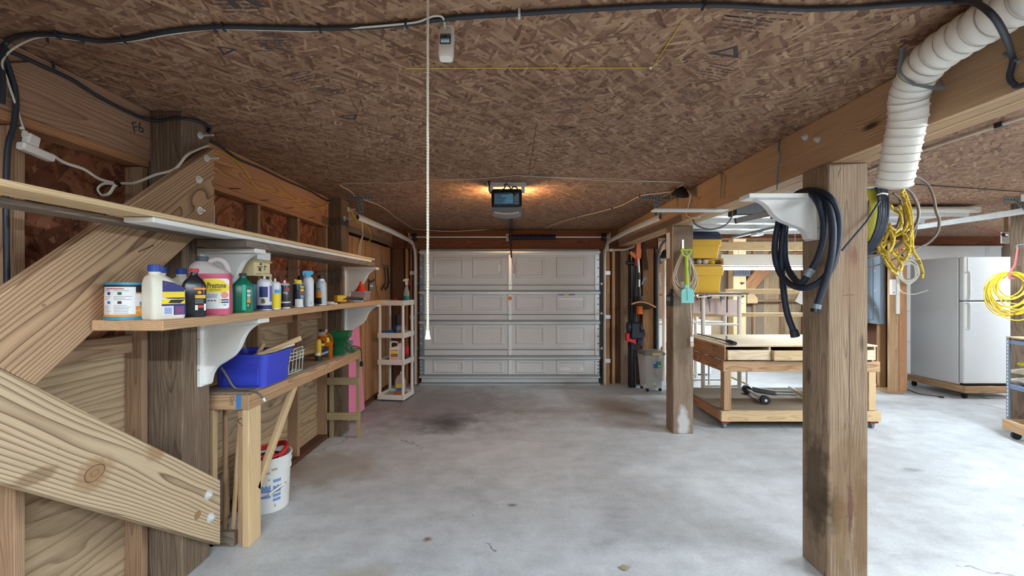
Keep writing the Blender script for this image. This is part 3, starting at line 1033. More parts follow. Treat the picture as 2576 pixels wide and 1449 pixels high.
# ------------------------------------------------------------------ overhead door 1 (closed)
d1 = thing('door_1', kind='structure', loc=(0, YD, 0))
KX = YD / F
def dx(px): return (px - 1288) * KX
def dz(py): return CAMZ - (py - 724.5) * KX
secs = [(629, 716.5), (717.5, 790.5), (791.5, 878.5), (879.5, 968)]
cols = [(1089, 1168), (1188, 1267), (1297, 1371), (1399, 1475)]
rows = [(647, 699), (742, 781), (818, 866), (906, 938)]
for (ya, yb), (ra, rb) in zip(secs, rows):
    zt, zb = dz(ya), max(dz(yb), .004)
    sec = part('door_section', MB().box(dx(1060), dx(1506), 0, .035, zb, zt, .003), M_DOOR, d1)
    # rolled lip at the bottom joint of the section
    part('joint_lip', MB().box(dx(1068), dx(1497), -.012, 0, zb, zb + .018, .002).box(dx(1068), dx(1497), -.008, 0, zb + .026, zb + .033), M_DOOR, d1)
    part('joint_shade_line', MB().box(dx(1068), dx(1497), -.0135, -.0005, zb - .0065, zb - .0005), plain('joint_shade', S(70, 74, 78), .6), d1) if zb > .05 else None  # dark strip that paints in the shadow under the joint lip
    for ca, cb in cols:
        x0, x1, z0, z1 = dx(ca), dx(cb), dz(rb), dz(ra)
        mb = MB()
        g, q = .05, .02
        rings = []
        for ins, yy in ((0, -.0005), (.012, -.012), (.035, -.012), (g, -.002), (g + .012, -.002)):
            rings.append([(x0 + ins, yy, z0 + ins), (x1 - ins, yy, z0 + ins), (x1 - ins, yy, z1 - ins), (x0 + ins, yy, z1 - ins)])
        mb.loft(rings, caps=(False, True))
        part('raised_panel', mb, M_DOOR, sec)


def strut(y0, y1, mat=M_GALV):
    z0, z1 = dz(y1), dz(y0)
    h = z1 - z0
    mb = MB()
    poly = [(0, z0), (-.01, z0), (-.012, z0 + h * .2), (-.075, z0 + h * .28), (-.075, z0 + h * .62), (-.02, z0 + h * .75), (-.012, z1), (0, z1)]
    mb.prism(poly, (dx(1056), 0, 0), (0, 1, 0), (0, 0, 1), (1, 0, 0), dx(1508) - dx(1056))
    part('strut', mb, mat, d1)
    part('strut_shade_strip', MB().box(dx(1058), dx(1506), -.024, -.0125, z1, z1 + .016, .001), plain('shaded_steel', S(120, 128, 134), .45, metal=.5), d1)  # dark band standing in for the shade line above the strut


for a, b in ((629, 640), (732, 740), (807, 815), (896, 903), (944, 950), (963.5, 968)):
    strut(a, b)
for (ya, yb) in ((641, 731), (741, 806), (816, 895), (904, 943)):
    for xa, xb, m in ((1056, 1068, M_GALVD), (1279.5, 1287, M_GALV), (1496.5, 1507, M_GALV)):
        st = part('stile', MB().box(dx(xa), dx(xb), -.018, -.003, dz(yb), dz(ya), .001), m, d1)
        if xa != 1279.5:
            mb = MB()
            for k in range(4):
                zz = dz(ya + (yb - ya) * (k + .6) / 4.3)
                mb.cyl((dx(xb - 3 if xa > 1400 else xa + 4), -.0185, zz), (dx(xb - 3 if xa > 1400 else xa + 4), -.0205, zz), .011, n=10)
            part('hole', mb, M_BLACK if xa > 1400 else M_WHITE, st)
for yj in (717, 791, 879):
    for xc in (1062, 1283.5, 1501):
        mb = MB()
        z = dz(yj)
        for s in (1, -1):
            mb.prism([(-.03, .01 * s), (.03, .01 * s), (.022, .06 * s), (.008, .095 * s), (-.008, .095 * s), (-.022, .06 * s)], (dx(xc), -.019, z), (1, 0, 0), (0, 0, 1), (0, -1, 0), .004)
        mb.cyl((dx(xc) - .035, -.028, z), (dx(xc) + .035, -.028, z), .011, n=10)
        if xc != 1283.5:
            s = -1 if xc < 1200 else 1
            mb.cyl((dx(xc), -.03, z + .02), (dx(xc) + s * .08, -.03, z + .02), .006, n=8)
            mb.cyl((dx(xc) + s * .06, -.03, z + .02), (dx(xc) + s * .085, -.03, z + .02), .022, n=14)
        part('hinge', mb, M_GALV if xc > 1100 else M_GALVD, d1)
# top opener bracket arm and paper labels
part('label_sheet', MB().box(dx(1404), dx(1468), -.004, -.002, dz(755), dz(742)), M_PAPER, d1)
part('label_band', MB().box(dx(1404), dx(1446), -.0045, -.004, dz(742.5), dz(739.3)), M_LBLUE, d1)
part('label_band', MB().box(dx(1419), dx(1430), -.0048, -.004, dz(742.5), dz(739.3)), M_LYEL, d1)
part('warning_sticker', MB().box(dx(1278.5), dx(1287.5), -.021, -.0185, dz(772), dz(740)), M_PAPER, d1)
part('warning_sticker', MB().box(dx(1279), dx(1287), -.0215, -.021, dz(754.5), dz(746)), M_ORANGE, d1)
part('label_sheet', MB().box(dx(1410), dx(1434), -.004, -.002, dz(940), dz(925)), M_PAPER, d1)
part('label_sheet', MB().box(dx(1459), dx(1470), -.004, -.002, dz(939), dz(924)), M_PAPER, d1)
part('label_sheet', MB().box(dx(1253), dx(1262), -.006, -.004, dz(674.5), dz(666)), M_PAPER, d1)
part('label_sheet', MB().box(dx(1253), dx(1262), -.006, -.004, dz(683.5), dz(675.5)), M_PAPER, d1)

# ---- tracks, torsion bar
def track(label, xpos, side):
    """vertical + curved + horizontal rail of the overhead door"""
    t = thing('door_track', label, 'track', (xpos, 6.92, 0))
    zt = 2.26
    path = [V(xpos, 6.91, .02), V(xpos, 6.91, 1.2), V(xpos, 6.91, 1.93)]
    r = .3
    for k in range(1, 7):
        a = PI / 2 * k / 6
        path.append(V(xpos, 6.91 - r + r * math.cos(a), 1.95 + r * math.sin(a)))
    path += [V(xpos, 5.5, zt), V(xpos, 4.32, zt - .02)]
    prof = [(-.03, 0), (-.03, .006), (-.008, .012), (.008, .012), (.03, .006), (.03, 0), (.008, .008), (-.008, .008)]
    vs, fs = [], []
    n = len(prof)
    for i, p in enumerate(path):
        a = path[max(i - 1, 0)]
        b = path[min(i + 1, len(path) - 1)]
        d = (b - a).normalized()
        nn = d.cross(V(1, 0, 0)).normalized()
        for (u, vv) in prof:
            vs.append(p + nn * u + V(-side, 0, 0) * vv * 2.2)
    for i in range(len(path) - 1):
        for k in range(n):
            l = (k + 1) % n
            fs.append((i * n + k, i * n + l, (i + 1) * n + l, (i + 1) * n + k))
    part('rail', MB().add(vs, fs), M_GALV, t, 40, world=True)
    # stiffening angle on the outside of the level run
    part('stiffener', MB().box(xpos + side * .004, xpos + side * .034, 4.32, 6.35, zt + .02, zt + .024).box(xpos + side * .004, xpos + side * .008, 4.32, 6.35, zt - .035, zt + .024), M_GALVD, t, world=True)
    for z in (.35, 1.05, 1.75):
        part('wall_clip', MB().box(min(xpos, xpos + side * .09), max(xpos, xpos + side * .09), 6.955, 6.968, z, z + .06), M_GALV, t, world=True)
    return t


trl = track('steel overhead door track on the shelf wall side', -1.535, -1)
trr = track('steel overhead door track on the post side', 1.475, 1)


def hanger(label, xa, xb, y, xv):
    """perforated angle bolted to the ceiling with a drop leg and a diagonal"""
    t = thing('track_hanger', label, 'bracket', ((xa + xb) / 2, y, 2.28))
    def perf(name, a, b, wd):
        a, b = Vector(a), Vector(b)
        d = (b - a).normalized()
        L = (b - a).length
        yv = V(0, -1, 0)
        side = d.cross(yv)
        mb = MB()
        mb.prism([(0, -wd / 2), (L, -wd / 2), (L, wd / 2), (0, wd / 2)], a, d, side, yv, .004)
        o = part(name, mb, M_GALVD, t, world=True)
        hb = MB()
        nn = max(2, int(L / .032))
        for k in range(nn):
            c = a + d * (L * (k + .5) / nn) + yv * .0041
            hb.cyl(c, c + yv * .0006, .007, n=8)
        part('hole', hb, M_BLACK, o, world=True)
    perf('top_angle', (xa, y, CEIL - .022), (xb, y, CEIL - .022), .036)
    perf('drop_leg', (xv, y - .006, CEIL - .01), (xv, y - .006, 2.27), .032)
    perf('diagonal', (xa + .12 if xv > (xa + xb) / 2 else xb - .12, y - .012, CEIL - .03), (xv, y - .012, 2.31), .032)
    return t


hanger('perforated steel hanger holding the shelf-side door track', -1.66, -1.39, 4.40, -1.512)
hanger('perforated steel hanger holding the post-side door track', 1.31, 1.60, 4.42, 1.45)
tb = thing('torsion_bar', 'steel torsion bar with dark spring above the overhead door', 'torsion bar', (0, 6.9, 2.3))
zb = dz(598)
part('shaft', MB().cyl((dx(1035), 6.88, zb), (dx(1530), 6.88, zb), .0125, n=14), M_GALV, tb, 40, world=True)
rad = []
pts = []
for k in range(241):
    u = k / 240
    pts.append(V(dx(1279) + (dx(1396) - dx(1279)) * u, 6.88 + .036 * math.cos(u * 2 * PI * 30), zb + .036 * math.sin(u * 2 * PI * 30)))
part('spring', MB().tube(pts, .009, 5).cyl((dx(1279), 6.88, zb), (dx(1396), 6.88, zb), .031, n=14), plain('navy_spring', S(24, 26, 66), .5), tb, 40, world=True)
part('bearing_plate', MB().box(dx(1273), dx(1280), 6.86, 6.998, zb - .07, zb + .05), M_GALVD, tb, world=True)
for px in (1047, 1516):
    part('cable_drum', MB().cyl((dx(px) - .03, 6.88, zb), (dx(px) + .03, 6.88, zb), .062, n=20).cyl((dx(px) - .04, 6.88, zb), (dx(px) - .03, 6.88, zb), .03, n=12), M_BLACK, tb, 40, world=True)
    part('end_plate', MB().box(dx(px + (14 if px > 1200 else -14)) - .004, dx(px + (14 if px > 1200 else -14)) + .004, 6.83, 6.998, zb - .1, zb + .06), M_GALV, tb, world=True)
part('end_plate_strip', MB().box(dx(1526), dx(1530), 6.93, 6.998, dz(632), dz(590)), M_WHITE, tb, world=True)

# ------------------------------------------------------------------ opener hung from the ceiling
op = thing('garage_opener', 'dark garage door opener with lit lamp hung from the ceiling', 'door opener', (-.055, 3.95, 2.17))
Yo = 3.80
def ob(px, py, Y=Yo): return P(px, py, Y)
# body tapers to the lamp end
x0, x1 = ob(1236, 0).x, ob(1313, 0).x
zt, zm, zl = 2.405, 2.245, 2.18
mb = MB()
rings = []
for z, gx, gy in ((zm, .004, 0), (zm + .02, 0, 0), (zt - .02, -.002, 0), (zt, .006, .01)):
    rings.append(rrect((x0 + x1) / 2, Yo + .16, z, (x1 - x0) - 2 * gx, .30 - 2 * gy, .02))
mb.loft(rings)
part('body', mb, plain('opener_case', S(22, 28, 38), .35, vary=.2), op, 40, world=True)
part('end_panel', MB().box(x0 + .022, x1 - .022, Yo + .004, Yo + .012, zm + .015, zt - .03, .002), plain('opener_panel', S(52, 76, 92), .35), op, world=True)
part('rating_label', MB().box(x0 + .03, x1 - .075, Yo + .0025, Yo + .0042, zm + .03, zt - .045), M_LSKY, op, world=True)
mb = MB()
random.seed(3)
for k in range(9):
    z = zm + .036 + k * .0105
    mb.box(x0 + .035, x0 + .035 + random.uniform(.05, .12), Yo + .0018, Yo + .0026, z, z + .004)
part('printed_line', mb, M_INK, op, world=True)
part('terminal_plate', MB().box(x1 - .068, x1 - .026, Yo + .0025, Yo + .0042, zm + .05, zt - .045), M_PANEL, op, world=True)
part('terminal_plate', MB().box(x1 - .068, x1 - .026, Yo + .0025, Yo + .0042, zm + .026, zm + .045), M_PANEL, op, world=True)
# lamp lens under the body: curved translucent tray
mb = MB()
prof = []
for k in range(13):
    u = -1 + 2 * k / 12
    prof.append((u * (x1 - x0 - .01) / 2, -.040 - .022 * (1 - u * u)))
poly = [(-(x1 - x0 - .01) / 2, 0)] + prof + [((x1 - x0 - .01) / 2, 0)]
mb.prism(poly, ((x0 + x1) / 2, Yo + .02, zm), (1, 0, 0), (0, 0, 1), (0, 1, 0), .24)
part('lamp_lens', mb, plain('lens_plastic', S(120, 122, 130), .4), op, world=True)
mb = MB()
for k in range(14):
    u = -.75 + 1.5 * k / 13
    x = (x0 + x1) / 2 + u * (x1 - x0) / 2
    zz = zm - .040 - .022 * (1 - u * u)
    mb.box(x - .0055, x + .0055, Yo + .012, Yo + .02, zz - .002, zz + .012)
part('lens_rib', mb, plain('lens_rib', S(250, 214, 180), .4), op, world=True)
# bulbs behind the case on both sides
bulb = emit('warm_bulb', (1.0, .62, .30), 520.0)
for s in (-1, 1):
    c = V((x0 + x1) / 2 + s * .075, Yo + .36, 2.335)
    part('bulb', MB().lathe([(.0, -.034), (.02, -.028), (.03, -.008), (.03, .008), (.018, .028), (.012, .04)], 14, c), bulb, op, 60, world=True)
# hanging angles
def perfbar(a, b, wd, parent):
    a, b = Vector(a), Vector(b)
    d = (b - a).normalized()
    L = (b - a).length
    yv = V(0, -1, 0)
    sd = d.cross(yv)
    o = part('hanging_angle', MB().prism([(0, -wd / 2), (L, -wd / 2), (L, wd / 2), (0, wd / 2)], a, d, sd, yv, .004), M_GALV, parent, world=True)
    hb = MB()
    nn = max(2, int(L / .026))
    for k in range(nn):
        c = a + d * (L * (k + .5) / nn) + yv * .0042
        hb.cyl(c, c + yv * .0005, .005, n=8)
    part('hole', hb, plain('punched_hole', S(214, 170, 120), .7), o, world=True)
perfbar((x0 - .04, Yo + .03, 2.447), (x1 + .04, Yo + .03, 2.447), .034, op)
perfbar((x0 + .0, Yo + .026, 2.465), (x0 + .0, Yo + .026, 2.37), .03, op)
perfbar((x1 + .01, Yo + .026, 2.465), (x1 + .01, Yo + .026, 2.37), .03, op)
# cable loop on the top, plug, rail
part('power_cord', MB().tube(spl([ob(1231, 462), ob(1231, 480), ob(1240, 487), ob(1262, 478), ob(1270, 472), ob(1270, 464), ob(1278, 464), ob(1284, 474), ob(1294, 484), ob(1302, 482), ob(1300, 472), ob(1290, 470), ob(1288, 482), ob(1296, 492)], 6), .0055, 6), M_BLACK, op, 60, world=True)
part('plug', MB().cyl(ob(1230, 450), ob(1231, 466), .014, .008, n=10), M_BLACK, op, 60, world=True)
part('antenna_wire', MB().tube(spl([ob(1305, 521), ob(1318, 520), ob(1328, 523)], 5), .0015, 5), M_CORDY, op, world=True)
brd('rail', -.03, .01, 4.12, 6.80, 2.415, 2.445, plain('dark_rail', S(34, 26, 40), .5, metal=.3), op)
part('door_arm', MB().tube([V(-.02, 6.79, 2.42), V(-.02, 6.80, 2.25), V(-.01, 6.9, 2.02)], .012, 6), plain('dark_rail', S(34, 26, 40)), op, world=True)
part('release_cord', MB().tube(spl([V(-.02, 6.85, 2.32), V(.0, 6.8, 2.0), V(.04, 6.8, 1.86), V(.04, 6.8, 1.78), V(.01, 6.8, 1.80)], 6), .004, 6), M_RED, op, world=True)

# ------------------------------------------------------------------ raised door 2 in the open bay
d2 = thing('door_2', kind='structure', loc=(3.6, 5.9, 2.36))
ZR = 2.40
for k in range(4):
    y0 = 4.88 + k * .53
    sec = part('door_section', MB().box(2.0, 5.2, y0, y0 + .525, ZR, ZR + .035, .003), M_DOORW, d2, world=True)
    part('strut', MB().prism([(0, 0), (.01, -.005), (.02, -.045), (.05, -.045), (.06, -.005), (.07, 0)], (2.02, y0 + .06, ZR), (0, 1, 0), (0, 0, 1), (1, 0, 0), 3.16), M_GALV, d2, world=True)
    for xc in (2.35, 2.95, 3.6, 4.2, 4.8):
        part('raised_panel', MB().box(xc - .24, xc + .24, y0 + .16, y0 + .46, ZR - .008, ZR, .004), M_DOORW, sec, world=True)
part('end_trim', MB().box(2.0, 5.2, 4.84, 4.88, ZR - .02, ZR + .04, .004), M_PLAST, d2, world=True)
part('end_trim', MB().box(2.0, 5.1, 4.80, 4.838, ZR - .005, ZR + .012, .002), M_PLAST, d2, world=True)
t = thing('opener_rail', 'grey opener rail running under the raised white door', 'rail', (3.3, 5.5, 2.28))
brd2('rail', (3.35, 4.4, 2.31), (3.35, 6.65, 2.31), .05, .035, (1, 0, 0), M_GALVD, t)
part('trolley', MB().box(3.30, 3.40, 5.9, 6.05, 2.255, 2.291, .004), M_GALV, t, world=True)
part('hanger', MB().box(3.33, 3.37, 4.42, 4.45, 2.33, CEIL), M_GALVD, t, world=True)
for xs, lab in ((1.965, 'level track of the raised door next to the thick posts'), (5.30, 'level steel track of the raised door by the post with the yellow coil')):
    t = thing('door_track', lab, 'track', (xs, 5.2, 2.3))
    ya = 3.2 if xs > 3 else 4.9
    part('rail', MB().box(xs - .012, xs + .012, ya, 6.62, 2.305, 2.36, .003), M_GALV, t, world=True)
    part('stiffener', MB().box(xs - .03, xs + .03, ya, 6.62, 2.3605, 2.364), M_WHITE, t, world=True)
# its black vertical rail by the studs
t = thing('door_track', 'dark upright track of the raised door beside the clear bin', 'track', (2.31, 6.93, 0))
xs = 2.31
path = [V(xs, 6.93, .02), V(xs, 6.93, 1.9)] + [V(xs, 6.93 - .35 + .35 * math.cos(a), 1.9 + .35 * math.sin(a)) for a in [PI / 2 * k / 6 for k in range(1, 7)]] + [V(xs, 6.3, 2.25)]
part('rail', MB().tube(path, .022, 6), M_GALVD, t, 40, world=True)
part('wall_angle', MB().box(2.27, 2.275, 6.9, 6.965, .02, 2.1), M_BLACK, t, world=True)

# ---- white overhead door 3 behind the refrigerator
d3 = thing('door_3', kind='structure', loc=(7.4, 7.97, 0))
for k, (z0, z1) in enumerate(((.0, .56), (.565, 1.12), (1.125, 1.70), (1.705, 2.31))):
    sec = part('door_section', MB().box(5.95, 8.9, 7.95, 7.975, z0, z1, .003), M_DOORW, d3, world=True)
    part('section_lip', MB().box(5.95, 8.9, 7.935, 7.95, z1 - .03, z1 - .006), M_DOORW, d3, world=True)
for xs in (7.05, 8.6):
    for z0, z1 in ((.01, .55), (.57, 1.11), (1.13, 1.69), (1.71, 2.30)):
        part('stile', MB().box(xs, xs + .06, 7.925, 7.948, z0, z1, .001), M_GALV, d3, world=True)

# ------------------------------------------------------------------ shelves on the left wall
SHZ = 1.412      # top of the lower shelf
SX = -1.385      # front edge
sh = thing('wall_shelf', 'thick pine shelf board loaded with bottles and spray cans', 'shelf', (-1.5, 3.2, SHZ - .045))
brd('shelf_board', -1.515, SX, 1.735, 4.70, SHZ - .042, SHZ, W_PINE, sh)
brd('shelf_board', -1.675, -1.519, 1.74, 4.70, SHZ - .042, SHZ, W_PINE, sh)
for px, py in ((438, 814), (490, 808)):
    p = PX(px, py, SX)
    part('screw', MB().cyl(p, p + V(.003, 0, 0), .004, n=10), plain('copper_screw', S(214, 150, 130), .4, metal=.5), sh, world=True)
UZ = 1.80
us = thing('wall_shelf', 'upper shelf of grey planks with a long thin strip on top', 'shelf', (-1.5, 3.2, UZ - .04))
brd('shelf_plank', -1.675, -1.405, 2.32, 4.50, UZ - .041, UZ - .002, W_GREY, us)
brd('long_strip', -1.55, -1.405, .80, 4.48, UZ + .022, UZ + .042, W_PALE, us)
brd('long_strip', -1.66, -1.555, 1.3, 4.45, UZ + .0, UZ + .02, W_GREY, us)
brd('white_moulding', -1.53, -1.41, 1.72, 4.40, UZ - .001, UZ + .020, M_WHITE, us)


def corbel(label, o, dirx, L, H, w, yb, flip=False):
    """curved white bracket: back board, top board, S-shaped web; o = back top corner"""
    t = thing('shelf_bracket', label, 'bracket', (o[0], o[1] + w / 2, o[2] - H))
    x, y, z = o
    def X(u): return x + dirx * u
    xs = sorted((X(0), X(.022)))
    part('back_board', MB().box(xs[0], xs[1], y, y + w, z - H, z - .025, .003), M_WHITE, t, world=True)
    xs = sorted((X(0), X(L)))
    part('top_board', MB().box(xs[0], xs[1], y - .004, y + w + .004, z - .025, z, .003), M_WHITE, t, world=True)
    cur = spl([(.93, .07, 0), (.86, .10, 0), (.74, .19, 0), (.66, .31, 0), (.60, .44, 0), (.50, .56, 0), (.36, .65, 0), (.24, .72, 0), (.16, .82, 0), (.12, .97, 0)], 5)
    poly = [(.022 / L, .07)] + [(q.x, q.y) for q in cur] + [(.022 / L, .97)]
    mb = MB().prism([(a * L, -b * H) for a, b in poly], (x, y + w * .28, z), (dirx, 0, 0), (0, 0, 1), (0, 1, 0), w * .44)
    part('curved_web', mb, M_WHITE, t, world=True)
    for zz in (.3, .75):
        p = V(X(.011), y, z - H * zz)
        part('screw', MB().cyl(p, p + V(0, -.002, 0), .004, n=8), M_GALVD, t, world=True)
    return t


corbel('white curved bracket under the shelf beside the blue bin', (-1.734, 2.405, SHZ - .0425), 1, .345, .375, .095, 0)
corbel('white curved bracket behind the pink jug under the grey planks', (-1.734, 2.405, UZ - .0415), 1, .325, .34, .095, 0)
corbel('white curved bracket under the pine shelf above the green spreader', (-1.767, 4.58, SHZ - .0425), 1, .36, .375, .095, 0)
corbel('white curved bracket above the red funnel holding the grey planks', (-1.767, 4.385 + .195, UZ - .0415), 1, .345, .34, .095, 0)
cb_r = corbel('white curved bracket on the thick post carrying the black hose', (1.664, 2.36, CAMZ + (724.5 - 490) / F * 2.40), -1, .385, .25, .10, 0)


# ------------------------------------------------------------------ things on the shelf
def on_shelf(px, X, z=SHZ):
    """spot on the shelf seen at photo column px, at distance X from the wall line"""
    Y = X * F / (px - 1288)
    return (X, Y, z + .0005)


def jug(name, label, loc, rot, w, d, h, neck_r, neck_h, capr, caph, body, capm, nx=0.0, slope=.35, handle=False, cat='bottle', round_=.02, shoulder=.72, group=None):
    """moulded bottle: local x = width, y = depth, neck offset nx along x"""
    t = thing(name, label, cat, loc, (0, 0, rot), group)
    hb = h - neck_h - caph * .6
    rings = [rrect(0, 0, 0, w * .93, d * .93, round_), rrect(0, 0, .008, w, d, round_), rrect(0, 0, hb * .5, w, d, round_), rrect(0, 0, hb * shoulder, w, d, round_)]
    for u in (.3, .55, .75, .9, 1.0):
        e = u * u * (3 - 2 * u) * .45 + u * .55
        ww = w + (2 * neck_r - w) * e
        dd = d + (2 * neck_r - d) * e
        rings.append(rrect(nx * e, 0, hb * (shoulder + (1 - shoulder) * (u ** .8)), ww, dd, max(round_ * (1 - u) + neck_r * u, .004)))
    rings.append(rrect(nx, 0, hb + neck_h * .5, 2 * neck_r, 2 * neck_r, neck_r))
    rings.append(rrect(nx, 0, hb + neck_h, 2 * neck_r * .96, 2 * neck_r * .96, neck_r))
    part('body', MB().loft(rings), body, t, 50)
    mb = MB().lathe([(capr * .96, hb + neck_h * .75), (capr, hb + neck_h * .8), (capr, h - .003), (capr * .9, h)], 20, (nx, 0, 0))
    for k in range(20):
        a = 2 * PI * k / 20
        mb.box(-.0012, .0012, -.0012, .0012, hb + neck_h * .82, h - .004, M=Matrix.Translation((nx + capr * math.cos(a), capr * math.sin(a), 0)))
    part('cap', mb, capm, t, 40)
    return t


def flatlabel(t, x0, x1, z0, z1, y, mat, name='label', r=0):
    return part(name, MB().box(x0, x1, y - .0012, y, z0, z1), mat, t)


def can(name, label, loc, rot, r, h, body, top='nozzle', topm=None, cat='spray can', dome=.16, group=None):
    """aerosol can: seamed body, shoulder, valve or cap"""
    t = thing(name, label, cat, loc, (0, 0, rot), group)
    hb = h * (1 - dome)
    part('body', MB().lathe([(r * .9, 0), (r, .003), (r, hb * .97), (r * .985, hb)], 26), body, t, 40)
    part('base_rim', MB().lathe([(r * .92, 0), (r * 1.02, .001), (r * 1.02, .006), (r, .008)], 26), M_GALV, t, 40)
    return t, hb


# paint can
loc = on_shelf(326, -1.588)
t = thing('paint_can', 'squat paint can with teal rims and white instruction label', 'paint can', loc, (0, 0, math.radians(40)))
r, h = .079, .150
part('body', MB().lathe([(r, .012), (r, h - .008)], 40), M_LORG, t, 50)
part('top_rim', MB().lathe([(r * .97, h - .010), (r * 1.03, h - .010), (r * 1.03, h), (r * .95, h), (r * .93, h - .006), (.0, h - .006)], 40), M_TEALR, t, 40)
part('bottom_rim', MB().lathe([(r * .95, 0), (r * 1.03, 0), (r * 1.03, .012), (r, .013)], 40), M_TEALR, t, 40)
A = -PI / 2
part('dark_band', patch(r, h - .040, h - .010, A - 1.75, A + 1.75, 24), M_INK, t)
lb = part('white_label', patch(r, .022, h - .018, A - 1.22, A + .26, 14, t=.0012), M_PAPER, t)
mb = MB()
random.seed(11)
for row in range(17):
    z = .026 + row * .0060
    if 6 <= row <= 8 or 12 <= row <= 14:
        continue
    for cc in ((-1.14, -.76), (-.62, .12)):
        e = cc[0] + (cc[1] - cc[0]) * random.uniform(.6, 1)
        q = patch(r, z, z + .0022, A + cc[0], A + e, 5, t=.0016)
        mb.add(q.v, q.f)
part('printed_line', mb, plain('grey_print', S(150, 150, 155), .6), lb)
for a0, z, m in ((-.95, .064, M_LBLUE), (-.45, .064, M_BROWN), (-.95, .1, M_LNAVY), (-.45, .1, M_GREEN)):
    part('pictogram', patch(r, z, z + .011, A + a0, A + a0 + .17, 4, t=.0017), m, lb)
q = patch(r, h - .027, h - .0235, A - 1.02, A - .2, 6, t=.0016)
part('heading_line', q, M_LRED, lb)
bl = part('barcode_label', patch(r, .054, .104, A + .27, A + 1.04, 8, t=.001), M_PAPER, t)
mb = MB()
for k in range(14):
    q = patch(r, .056, .072, A + .42 + k * .032, A + .436 + k * .032, 1, t=.0016)
    mb.add(q.v, q.f)
part('barcode', mb, M_INK, bl)
mb = MB()
for k, (a, b) in enumerate(((.4, .85), (.3, .95), (.5, .8))):
    q = patch(r, .040 - k * .007, .044 - k * .007, A + a - .05, A + b - .05, 4, t=.0012)
    mb.add(q.v, q.f)
part('printed_line', mb, plain('pale_print', S(245, 205, 170), .6), t)

# white motor-oil jugs with blue caps
def oil_jug(label, loc, rot, labels=True):
    t = thing('oil_jug', label, 'jug', loc, (0, 0, rot), 'white oil jugs with blue caps')
    w, d, h = .128, .088, .222
    prof = [(-.064, 0), (.064, 0), (.064, .118), (.058, .130), (-.002, .168), (-.010, .185), (-.048, .185), (-.05, .178), (-.064, .160)]
    mb = MB()
    rings = [rrect(0, 0, 0, w * .95, d * .92, .016), rrect(0, 0, .008, w, d, .018), rrect(0, 0, .118, w, d, .018),
             rrect(-.006, 0, .130, w - .012, d, .018), rrect(-.017, 0, .146, w - .034, d * .97, .018), rrect(-.027, 0, .162, w - .056, d * .85, .018),
             rrect(-.033, 0, .174, w - .072, d * .64, .016), rrect(-.034, 0, .182, .038, .038, .018), rrect(-.034, 0, .198, .036, .036, .0175)]
    part('body', MB().loft(rings), M_JUG, t, 50)
    mb = MB().lathe([(.0205, .194), (.0215, .195), (.0215, h - .002), (.019, h)], 22, (-.034, 0, 0))
    for k in range(22):
        a = 2 * PI * k / 22
        mb.box(-.001, .001, -.001, .001, .199, h - .004, M=Matrix.Translation((-.034 + .0215 * math.cos(a), .0215 * math.sin(a), 0)))
    part('cap', mb, M_BCAP, t, 40)
    part('collar', MB().lathe([(.0208, .188), (.0208, .1935)], 22, (-.034, 0, 0)), M_JUG, t, 40)
    if labels:
        y = -d / 2 - .0004
        flatlabel(t, -.03, .052, .112, .128, y, M_LNAVY)
        part('label', MB().prism([(-.03, .128), (.052, .128), (.040, .136), (.010, .150), (-.03, .158)], (0, y, 0), (1, 0, 0), (0, 0, 1), (0, -1, 0), .001), M_LNAVY, t)
        text('V', .016, M_LRED, t, face_M((-.018, y - .0014, .143), (1, 0, 0), (0, 0, 1)))
        flatlabel(t, -.03, .052, .088, .112, y, M_LYEL)
        part('picture', MB().prism([(-.022, .088), (.05, .088), (.06, .084), (.03, .082), (-.01, .084)], (0, y, 0), (1, 0, 0), (0, 0, 1), (0, -1, 0), .0014), M_INK, t)
        flatlabel(t, -.033, .055, .062, .080, y, M_LYEL)
        part('picture', MB().prism([(-.01, .066), (.035, .064), (.055, .079), (.0, .079)], (0, y - .0012, 0), (1, 0, 0), (0, 0, 1), (0, -1, 0), .0006), M_INK, t)
        flatlabel(t, -.033, .055, .054, .062, y, M_LNAVY)
        flatlabel(t, .012, .057, .016, .054, y, M_LNAVY)
        flatlabel(t, -.033, .010, .018, .053, y, M_PAPER)
        mb = MB()
        for k in range(6):
            mb.box(-.024, .004, y - .0016, y - .0012, .022 + k * .0045, .0245 + k * .0045)
        part('barcode', mb, M_LBLUE, t)
        mb = MB()
        for k in range(6):
            mb.box(.016, .05, y - .0016, y - .0012, .020 + k * .0055, .0225 + k * .0055)
        part('printed_line', mb, plain('rose_print', S(170, 90, 120), .6), t)
    return t


oil_jug('white oil jug with yellow and navy labels beside the paint can', (-1.445, 1.815, SHZ + .0005), math.radians(68))
oil_jug('white jug with blue cap half hidden behind the labelled oil jug', (-1.572, 1.99, SHZ + .0005), math.radians(90), False)
tj = oil_jug('white jug with blue cap between the oil jug and the black bottle', (-1.612, 2.165, SHZ + .0005), math.radians(90), False)
part('picture_label', MB().prism([(-.03, .09), (.03, .09), (.03, .125), (.01, .14), (-.02, .13)], (-.0645, 0, 0), (0, -1, 0), (0, 0, 1), (-1, 0, 0), .001), M_GREEN, tj)
part('picture_label', MB().prism([(-.03, .115), (.01, .12), (.02, .14), (-.01, .145)], (-.0656, 0, 0), (0, -1, 0), (0, 0, 1), (-1, 0, 0), .001), M_LYEL, tj)

